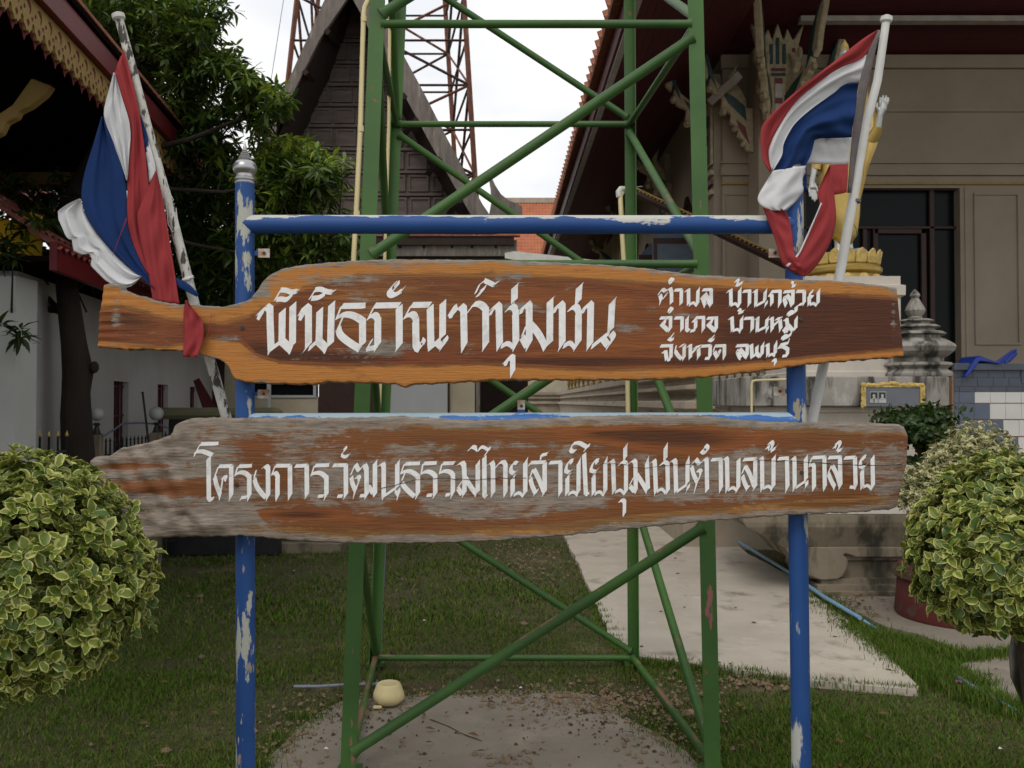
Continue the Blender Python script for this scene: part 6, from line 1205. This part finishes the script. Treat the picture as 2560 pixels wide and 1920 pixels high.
# pedestal pipe, leaning board strip, planters
m = MB().tube([P(1879, 1075, 6.9), P(1879, 962, 6.9), P(1881, 953, 6.9), P(1888, 951, 6.9), P(1965, 948, 6.95)], .009, 8); tag(m.build('thin_pipe', M['cream_pipe'], None, smooth='auto'), 'thin cream pipe bent over the left end of the grimy pedestal slab', 'pipe')
pc = P(2330, 1520, 6.2); pcx, pcy = P(2405, 1500, 6.35).x, 6.35
PT = thing('round_planter', 'big round red cement planter on the pavement beside the pedestal', 'planter', (pcx, pcy, 0)); R0 = .44
MB().lathe([(R0, 0), (R0 + .01, .02), (R0 - .005, .16), (R0 - .012, .33), (R0 - .02, .36), (R0 - .05, .362), (R0 - .06, .34), (R0 - .06, .28), (.01, .275)], (pcx, pcy, .014), 40).build('pot', M['redpot'], PT, smooth='auto')
MB().lathe([(.46, 0), (.46, .01), (.01, .012)], (pcx, pcy, .295), 24).build('soil', M['drydirt'], PT)
pc = P(2620, 1650, 3.3); PT = thing('dark_pot', 'dark round pot just cut off by the right edge of the photo', 'pot', (P(2625, 1700, 3.3).x, 3.3, 0))
MB().lathe([(.10, 0), (.15, .03), (.185, .12), (.19, .22), (.17, .32), (.12, .38), (.13, .41), (.11, .41), (.10, .36), (.01, .35)], (P(2668, 1700, 3.3).x, 3.3, .38), 32).build('pot', M['potdark'], PT, smooth='auto')
MB().lathe([(.14, 0), (.13, .36), (.13, .38), (.01, .382)], (P(2668, 1700, 3.3).x, 3.3, 0), 20).build('stand', M['ped_low'], PT)

# ------------------------------------------------------------------ old timber house with gable
GY = 12.3
HS = thing('timber_house', 'old dark timber house with steep panelled gable and curved grey bargeboards', 'house', (-1.2, 14, 0))
V2_ = lambda pts, Y: [pxz(x, y, Y) for x, y in pts]
XZ = lambda Y: FR((0, Y, 0), (1, 0, 0), (0, 0, 1), (0, 1, 0))
MB().prism(V2_([(862, -140), (811, 0), (770, 92), (728, 185), (690, 270), (655, 355), (612, 455), (570, 545), (520, 640), (555, 650), (600, 560), (640, 450), (674, 360), (712, 275), (752, 192), (800, 96), (868, -4), (905, -90)], GY), XZ(GY), .07).build('bargeboard', M['oldwood'], HS)
MB().prism(V2_([(870, -130), (940, 10), (1011, 142), (1062, 236), (1118, 346), (1173, 451), (1206, 510), (1240, 560), (1200, 575), (1150, 490), (1080, 366), (1008, 232), (958, 142), (900, 30), (850, -60)], GY), XZ(GY), .07).build('bargeboard', M['oldwood'], HS)
MB().prism(V2_([(1221, 438), (1228, 440), (1238, 462), (1252, 484), (1272, 500), (1306, 514), (1306, 542), (1285, 566), (1240, 566), (1222, 540), (1228, 505), (1226, 470)], GY), XZ(GY + .02), .1).build('curled_finial', M['oldwood'], HS)
# underside boards between bargeboard and gable wall
gl = [(862, -60), (820, 60), (760, 190), (700, 330), (640, 470), (560, 650)]; glw = [(890, -60), (872, 60), (826, 190), (762, 330), (700, 470), (620, 650)]
for A_, B_ in ((gl, glw), ([(890, -60), (965, 120), (1030, 250), (1100, 390), (1170, 520), (1215, 600)], [(880, -60), (935, 120), (990, 250), (1060, 390), (1135, 520), (1185, 600)])):
    for i in range(len(A_) - 1): MB().add([P(*A_[i], GY + .075), P(*A_[i + 1], GY + .075), P(*B_[i + 1], GY + .95), P(*B_[i], GY + .95)], [(0, 1, 2, 3)]).build('soffit_board', M['darkwood'], HS)
for (x, y, s) in ((818, 78, 1), (763, 180, 1), (705, 300, 1), (1040, 300, -1), (1098, 400, -1), (1150, 500, -1), (1010, 240, -1)):
    a = P(x, y, GY - .02); c = P(x + 26 * s, y + 34, GY + .8); d = (c - a); MB().tube([a, a + Vector((d.x, .8, d.z)) * 1.0], .05, 4).build('purlin', M['darkwood'], HS)
GW = GY + .95
MB().prism(V2_([(880, -120), (600, 680), (1240, 680)], GW), XZ(GW), .08).build('gable_wall', M['gablewood'], HS)
rowy = [50, 104, 158, 213, 264, 316, 374, 431, 487, 545, 605]
def lim(y): return (interp([(-60, 885), (60, 866), (190, 820), (330, 756), (470, 694), (650, 612)], y), interp([(-60, 880), (120, 940), (250, 996), (390, 1066), (520, 1140), (600, 1190)], y))
for r_, (y0, y1) in enumerate(zip(rowy, rowy[1:])):
    l0, l1 = lim((y0 + y1) / 2); a, c = P(l0, y1 - 3, GW), P(l1, y1 + 4, GW)
    MB().box(a.x, GW - .05, c.z, c.x, GW - .001, a.z).build('cross_rail', M['gablewood'], HS)
    w_ = 58; off = (r_ % 2) * w_ / 2; x = l0 - off
    while x < l1:
        x0, x1 = max(x + 4, l0), min(x + w_ - 4, l1)
        if x1 - x0 > 12:
            a, c = P(x0, y1 - 7, GW), P(x1, y0 + 8, GW); t = .028
            o = MB().box(a.x + t, GW - .016, a.z + t, c.x - t, GW - .001, c.z - t).build('panel', M['gablewood'], HS)
            m = MB()
            for q in ((a.x, a.z, c.x, a.z + t), (a.x, c.z - t, c.x, c.z), (a.x, a.z + t, a.x + t, c.z - t), (c.x - t, a.z + t, c.x, c.z - t)): m.box(q[0], GW - .036, q[1], q[2], GW - .001, q[3])
            m.build('panel_frame', M['gablewood'], o)
        x += w_
# roof slopes behind the bargeboards
for sgn, pts in ((1, [(862, -140), (811, 0), (728, 185), (655, 355), (570, 545), (520, 640)]), (-1, [(870, -130), (1011, 142), (1118, 346), (1206, 510), (1240, 560)])):
    for (a, c) in zip(pts, pts[1:]):
        A_, C_ = P(*a, GY + .03), P(*c, GY + .03); MB().add([A_, C_, C_ + Vector((0, 6, 0)), A_ + Vector((0, 6, 0))], [(0, 1, 2, 3)]).build('roof_slope', M['darkwood'], HS)
for (x0, x1, y0, y1, yy, mt) in ((640, 1300, 586, 590, GY - .12, 'redtile'), (640, 1285, 592, 612, GY - .1, 'darkwood'), (640, 1292, 600, 640, GY - .05, 'oldwood'), (640, 1285, 642, 660, GY, 'darkwood')):
    a, c = P(x0, y1, yy), P(x1, y0, yy); MB().box(a.x, yy, a.z, c.x, yy + .1, c.z).build('eave_beam', M[mt], HS)
for x in (1000, 1060, 1130, 1180, 1240): a = P(x, 617, GY - .06); MB().tube([a, a + Vector((0, .02, 0))], .02, 8).build('peg_hole', M['crack'], HS)
MB().prism(V2_([(1262, 632), (1285, 628), (1400, 640), (1500, 652), (1510, 656), (1509, 672), (1380, 668), (1262, 645)], 11.2), XZ(11.2), .3).build('white_ledge', M['white_plastic'], HS)
# ground floor
LY = 13.6
def wallpx(x0, x1, y0, y1, Y, mt, name, th=.1, zb=None):
    a, c = P(x0, y1, Y), P(x1, y0, Y); return MB().box(a.x, Y, zb if zb is not None else a.z, c.x, Y + th, c.z).build(name, M[mt], HS)
wallpx(560, 600, 850, 1030, LY, 'housewall', 'lower_wall', zb=0); wallpx(600, 795, 992, 1200, LY, 'housewall', 'lower_wall', zb=0); wallpx(600, 795, 700, 955, LY, 'housewall', 'lower_wall')
o = wallpx(600, 795, 955, 992, LY + .06, 'glassdark', 'window', .02)
for q in ((600, 790, 988, 994), (783, 790, 950, 988), (600, 790, 950, 955)): a, c = P(q[0], q[3], LY - .02), P(q[1], q[2], LY - .02); MB().box(a.x, LY - .02, a.z, c.x, LY + .02, c.z).build('window_frame', M['greypanel'], o)
wallpx(796, 975, 700, 1200, LY, 'brownframe', 'timber_wall', zb=0); wallpx(976, 1119, 700, 1200, LY - .1, 'greypanel', 'sheet_panel', zb=0); wallpx(1119, 1124, 700, 1002, LY - .05, 'brownframe', 'door_post', zb=0); wallpx(1124, 1187, 700, 1200, LY, 'housewall', 'lower_wall', zb=0)
wallpx(1187, 1320, 700, 1200, LY + 2, 'darkwood', 'dark_recess', zb=0)
for px in (672, 1195): p = P(px, 1000, 12.0); MB().tube([(p.x, 12, -.02), (p.x, 12, 3.4)], .03, 10).build('post', M['oldwood' if px > 1000 else 'greypanel'], HS)
struct(MB().box(P(640, 1370, 9.1).x, 9.1, -.02, P(860, 1370, 9.1).x, 9.25, .09).build('kerb', M['ped_low']))
# far house with orange tiled roof
FH = thing('far_house', 'distant house with bright orange tiled roof between timber house and temple', 'house', (1.2, 21, 0))
r0, r1 = P(1250, 508, 43), P(1250, 650, 39.5); X0, X1 = -.9, 3.6
me_ = MB(); sl = (r1 - r0); n_c = 30; n_r = 18; cw = (X1 - X0) / n_c
for i in range(n_c):
    for j in range(n_r):
        x = X0 + i * cw; t0, t1 = j / n_r, (j + 1.15) / n_r; p0, p1 = r0 + sl * t0, r0 + sl * t1
        me_.add([(x, p0.y, p0.z), (x + cw * .5, p0.y - .02, p0.z + .045), (x + cw, p0.y, p0.z), (x, p1.y, p1.z + .02), (x + cw * .5, p1.y - .02, p1.z + .075), (x + cw, p1.y, p1.z + .02), (x + cw * .5, p1.y, p1.z - .01)], [(0, 1, 4, 3), (1, 2, 5, 4), (3, 4, 5, 6)])
me_.build('roof_tiles', M['orange_tile'], FH)['kind'] = 'stuff'
MB().box(X0 - .1, r0.y - .1, r0.z, X1, r0.y + .1, r0.z + .25).build('roof_ridge', M['mould'], FH)
MB().box(X0, r1.y + .6, 0, X1, r1.y + .8, r1.z).build('wall', M['housewall'], FH)
# ------------------------------------------------------------------ rusty radio mast
MT = thing('radio_mast', 'tall rusty lattice mast rising behind the timber house', 'mast', (-3, 20, 0))
A0 = {'FL': (P(742, 0, 19), P(720, 200, 19)), 'FR': (P(1160, 0, 19), P(1188, 450, 19)), 'BL': (P(795, 0, 22.2), P(779, 200, 22.2)), 'BR': (P(1112, 0, 22.2), P(1140, 450, 22.2))}
def mv(k, z): a, c = A0[k]; return a + (c - a) * ((z - a.z) / (c.z - a.z))
for k in A0: MB().tube([mv(k, 0), mv(k, 13)], .058, 4).build('mast_leg', M['rust'], MT)
zz = [0.6 + i * .98 for i in range(13)]
for i in range(len(zz) - 1):
    for (a, c) in (('FL', 'FR'), ('FR', 'BR'), ('BR', 'BL'), ('BL', 'FL')):
        MB().tube([mv(a, zz[i]), mv(c, zz[i])], .028, 4).build('mast_rail', M['rustdark'], MT)
        if i % 2 == 0 and i + 2 < len(zz):
            MB().tube([mv(a, zz[i]), mv(c, zz[i + 2])], .032, 4).build('mast_brace', M['rust'], MT); MB().tube([mv(c, zz[i]), mv(a, zz[i + 2])], .032, 4).build('mast_brace', M['rustdark'], MT)
tag(MB().tube([P(715, -40, 18), P(677, 205, 18), P(600, 700, 18)], .006, 5).build('guy_wire', M['black']), 'thin guy wire slanting across the sky left of the mast', 'wire')

# ------------------------------------------------------------------ pavilion roof corner at the left
PV = thing('pavilion', 'open pavilion roof corner with red fascia and mustard fretwork over a dark ceiling', 'pavilion', (-4.5, 7, 0))
U = Vector((-.114, 1, 0)).normalized(); Nn = Vector((1, .114, 0)).normalized(); A = Vector((-2.57, 4.8, 3.75)); Z3 = Vector((0, 0, 1))
s0, s1 = -3.4, (Vector((0, 8.4, 0)).y - 4.8) / U.y
fr = FR(A, U, Nn, Z3)
MB().box(s0, -.02, -.04, s1, .03, .115, fr).build('red_fascia', M['redpaint'], PV, bevel=.006); MB().box(s0, -.04, .12, s1, .05, .15, fr).build('drip_board', M['pavdark'], PV)
MB().box(s0, -.030, -.135, s1, -.012, -.042, fr).build('fretwork_band', M['lace'], PV)
unit = [(0, 0), (.135, 0), (.135, -.035), (.12, -.05), (.118, -.075), (.10, -.085), (.085, -.105), (.0675, -.095), (.05, -.105), (.035, -.085), (.018, -.075), (.015, -.05), (0, -.035)]
redu = [(0.01, -.02), (.125, -.02), (.14, -.06), (.12, -.10), (.09, -.115), (.0675, -.15), (.045, -.115), (.015, -.10), (-.005, -.06)]
tear = [(.045, .055), (.075, .068), (.098, .05), (.10, .02), (.085, -.005), (.088, .025), (.07, .042)]; dot = [(.02, .0), (.032, .012), (.02, .026), (.008, .012)]; tri = [(.105, -.012), (.128, -.004), (.118, -.03)]; dia = [(.05, -.05), (.0675, -.035), (.085, -.05), (.0675, -.075)]
k = 0; s = s0
while s < s1 - .12:
    O = A + U * s + Nn * -.030 + Z3 * -.135
    o = MB().prism(unit, FR(O, U, Z3, Nn), .018).build('fretwork_piece', M['lace'], PV)
    MB().prism(redu, FR(O + Nn * -.004, U, Z3, Nn), .003).build('backing_scallop', M['lace_red'], o)
    for pl in (tear, dot, tri, dia): MB().prism(pl, FR(O + Nn * .0185 - Z3 * 0, U, Z3, Nn), .0015).build('cut_out', M['lace_red'], o)
    s += .137
# far side of the eave, ceiling, roof
C = A + U * s1
MB().box(-7, -.02, -.16, 0, .02, .11, FR(C)).build('far_fretwork', M['lace'], PV)
mm = MB()
for k in range(40): mm.prism([(0, 0), (.12, 0), (.10, -.06), (.06, -.10), (.02, -.06)], FR(C + Vector((-.14 * (k + 1), -.02, -.16))), .02)
mm.build('far_scallops', M['lace_red'], PV)['kind'] = 'stuff'
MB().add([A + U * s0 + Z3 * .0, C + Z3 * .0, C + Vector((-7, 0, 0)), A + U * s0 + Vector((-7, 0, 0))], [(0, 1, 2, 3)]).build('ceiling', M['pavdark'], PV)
ap = C + Vector((-4, -4, 2.6)); MB().add([A + U * s0 + Z3 * .15, C + Z3 * .15, ap, ap + Vector((0, -6, 0))], [(0, 1, 2, 3)]).build('roof', M['redtile'], PV); MB().add([C + Z3 * .15, C + Vector((-8, 0, .15)), ap], [(0, 1, 2)]).build('roof', M['redtile'], PV)
mt_ = MB()
for k in range(60): q = A + U * (s0 + k * .118) + Z3 * .165; mt_.box(-.055, -.01, -.012, .055, .06, .012, FR(q, U, Nn, Z3))
mt_.build('roof_edge_tiles', M['terracotta'], PV)['kind'] = 'stuff'
MB().prism([(0, 0), (.05, .07), (.03, .12), (-.02, .16), (-.04, .14), (.0, .10), (-.01, .05)], FR(C + Vector((0, -.03, .05)), (1, 0, 0), (0, 0, 1), (0, 1, 0)), .05).build('corner_finial', M['white_strip'], PV)
MB().prism(V2_([(-60, 285), (0, 282), (30, 262), (78, 195), (126, 213), (110, 235), (72, 265), (45, 278), (38, 292), (12, 305), (0, 330), (-60, 360)], 5.4), XZ(5.4), .07).build('carved_strut', M['lace'], PV, bevel=.006)
MB().box(-6.5, 5.3, 0, -6.2, 5.6, 3.75).build('column', M['lace'], PV); p = P(-90, 500, 5.4); MB().box(p.x - .25, 5.35, 0, p.x, 5.6, 3.75).build('column', M['lace'], PV)
# ------------------------------------------------------------------ white building, fence, lamps at the left
D_ = Vector((-.137, 1, 0)).normalized(); I_ = Vector((-1, -.137, 0)).normalized(); O_ = Vector((-3.66, 6.5, 0)); wf = FR(O_, D_, I_, Z3)
WB = thing('white_building', 'long low white plastered building with small barred windows and a red tiled roof', 'building', (-4.6, 9, 0))
ss = lambda Y: (Y - 6.5) / D_.y
wins = [(ss(8.78), ss(9.27)), (ss(10.43), ss(10.92)), (ss(12.1), ss(12.6))]; m = MB(); x = 0
for a, c in wins: m.box(x, 0, -.02, a, .35, 2.75, wf); m.box(a, 0, -.02, c, .35, .85, wf); m.box(a, 0, 1.76, c, .35, 2.75, wf); x = c
m.box(x, 0, -.02, ss(13.7), .35, 2.75, wf); m.build('wall', M['whitewall'], WB)
for a, c in wins:
    o = MB().box(a, .09, .85, c, .11, 1.76, wf).build('window', M['glassdark'], WB)
    for k in range(5): MB().box(a + .03 + k * (c - a - .08) / 4, .05, .85, a + .05 + k * (c - a - .08) / 4, .065, 1.76, wf).build('window_bar', M['maroon'], o)
    for z_ in (1.1, 1.4, 1.7): MB().box(a, .045, z_, c, .05, z_ + .02, wf).build('window_rail', M['maroon'], o)
MB().box(-.5, -.45, 2.46, ss(13.7), -.40, 2.66, wf).build('fascia', M['redpaint'], WB); MB().box(-.5, -.40, 2.52, ss(13.7), .5, 2.56, wf).build('eave_soffit', M['pavdark'], WB)
mt_ = MB(); nr, nc = 26, 64; L_ = ss(13.7) + .5
for i in range(nc):
    for j in range(nr):
        s_ = -.5 + L_ * i / nc; w2 = L_ / nc; a0 = -.47 + j * .2; z0 = 2.6 + j * .15
        q = lambda ds, da, dz: O_ + D_ * (s_ + ds) + I_ * (a0 + da) + Z3 * (z0 + dz)
        mt_.add([q(0, 0, 0), q(w2 * .5, 0, .03), q(w2, 0, 0), q(0, .22, .14), q(w2 * .5, .22, .17), q(w2, .22, .14)], [(0, 1, 4, 3), (1, 2, 5, 4)])
mt_.build('roof_tiles', M['redtile'], WB)['kind'] = 'stuff'
MB().box(-4.3, 6.2, -.02, P(38, 900, 6.2).x, 6.48, 2.44).build('corner_column', M['whitewall2'], WB)
MB().tube([P(102, 735, 7.12), P(102, 1052, 7.12), P(118, 1068, 7.15), P(162, 1096, 7.4)], .008, 8).build('wall_pipe', M['whitewall'], WB, smooth='auto')
MB().box(P(524, 900, 13.6).x, 13.6, 0, P(562, 900, 13.6).x, 13.7, 2.6).build('dark_gap_panel', M['darkwood'], WB)  # dark panel standing in for the dark gap beside the building
tag(MB().prism(V2_([(-40, 540), (40, 552), (78, 530), (104, 540), (106, 600), (104, 642), (40, 636), (-40, 650)], 6.3), XZ(6.3), .01).build('yellow_cloth', M['yellow']), 'yellow cloth hanging behind the branches at the left edge', 'cloth')
def spear_fence(label, x0, Y0, x1, Y1, ztop, n, tip, gap=.0, scroll=True, grp=None):
    a, c = P(x0, 1000, Y0), P(x1, 1000, Y1); a.z = c.z = 0; root = thing('iron_fence', label, 'fence', a, grp); u = (c - a).normalized(); nn = Vector((-u.y, u.x, 0)); L_ = (c - a).length
    pk = MB(); pk.box(-.006, -.006, 0, .006, .006, ztop - .05); pm = pk.build('picket', M['black'], root); me1 = pm.data; bpy.data.objects.remove(pm)
    tmm = MB().lathe([(.004, 0), (.013, .012), (.009, .02), (.0005, .05)], tuple(OFF[root.name] + Vector((0, 0, 0))), 6).build('spear_tip', M[tip], root); me2 = tmm.data; bpy.data.objects.remove(tmm)
    for v in me1.vertices: v.co = v.co + OFF[root.name]
    for k in range(n):
        p = a + u * (L_ * k / (n - 1)); o = dup_mesh('picket', me1, root, p); t = bpy.data.objects.new('spear_tip', me2); COL.objects.link(t); t.parent = o; t.location = (0, 0, ztop - .05)
    for z_ in (ztop - .17, ztop - .26, .15): MB().box(0, -.01, z_, L_, .01, z_ + .018, FR(a, u, nn)).build('fence_rail', M['black'], root)
    if scroll:
        for k in range(n - 1):
            p = a + u * (L_ * (k + .5) / (n - 1)) + Z3 * (ztop - .215); MB().tube([p + u * (.02 * math.cos(t)) + Z3 * (.02 * math.sin(t)) for t in [i * .7 for i in range(8)]], .0035, 5).build('scroll', M['black'], root)
    return root
spear_fence('black iron fence with gold spear tips in front of the white wall', -40, 6.45, 168, 6.75, 1.335, 10, 'goldflower')
spear_fence('black iron fence with plain dark tips between the globe lamps', 255, 7.7, 392, 8.6, 1.24, 15, 'black', scroll=False)
spear_fence('short black iron fence right of the second globe lamp', 398, 8.7, 440, 8.9, 1.26, 6, 'black', scroll=False)
tag(MB().tube([P(256, 1092, 7.65), P(282, 1076, 7.8), P(306, 1059, 8.0), P(350, 1057, 8.3), P(395, 1060, 8.5), P(420, 1070, 8.7)], .009, 8).build('handrail', M['greyblue']), 'bent grey handrail above the iron fence', 'rail')
for (x, y, Y, lb, pw) in ((242, 1035, 7.5, 'frosted globe lamp right of the tree trunk', .04), (391, 1034, 8.4, 'frosted globe lamp at the left end of the olive capped wall', .045)):
    g = P(x, y, Y); R1 = 17.5 * Y / F; LM = thing('globe_lamp', lb, 'lamp', (g.x, Y, 0), 'globe lamps on the fence pillars')
    MB().sphere(tuple(g), R1, 20).build('globe', M['globe'], LM, smooth=True)
    MB().lathe([(.045, 0), (.03, .02), (.022, .05), (.016, .07), (.03, .085), (.02, .10)], (g.x, Y, g.z - R1 - .115), 14).build('neck', M['black'], LM, smooth='auto')
    MB().box(g.x - pw, Y - pw, 0, g.x + pw, Y + pw, g.z - R1 - .113).build('pillar', M['ped_low'], LM)
OW = thing('low_wall', 'low dark wall with a rounded olive cap behind the left end of the lower board', 'wall', (-3.2, 9, 0)); a, c = P(396, 1048, 9), P(700, 1019, 9)
MB().box(a.x, 8.9, a.z, c.x, 9.15, c.z, bev=.04).build('cap', M['olive'], OW); MB().box(a.x + .12, 8.96, 0, c.x, 9.1, a.z + .001).build('wall', M['black'], OW)
tag(MB().add([P(483, 952, 9.3), P(498, 945, 9.3), P(542, 1020, 9.2), P(506, 1020, 9.2), P(483, 952, 9.34), P(498, 945, 9.34), P(542, 1020, 9.24), P(506, 1020, 9.24)], [(0, 1, 2, 3), (7, 6, 5, 4), (0, 4, 5, 1), (1, 5, 6, 2), (2, 6, 7, 3), (3, 7, 4, 0)]).build('leaning_plank', M['maroon']), 'dark red plank leaning against the white building', 'plank')
tag(MB().tube([P(356, 980, 8.2), P(357, 984, 8.2), P(372, 1110, 8.0)], [.014, .010, .011], 8).build('leaning_pole', M['black']), 'thin black pole leaning on the iron fence', 'pole')
# remove nothing; all objects stay visible
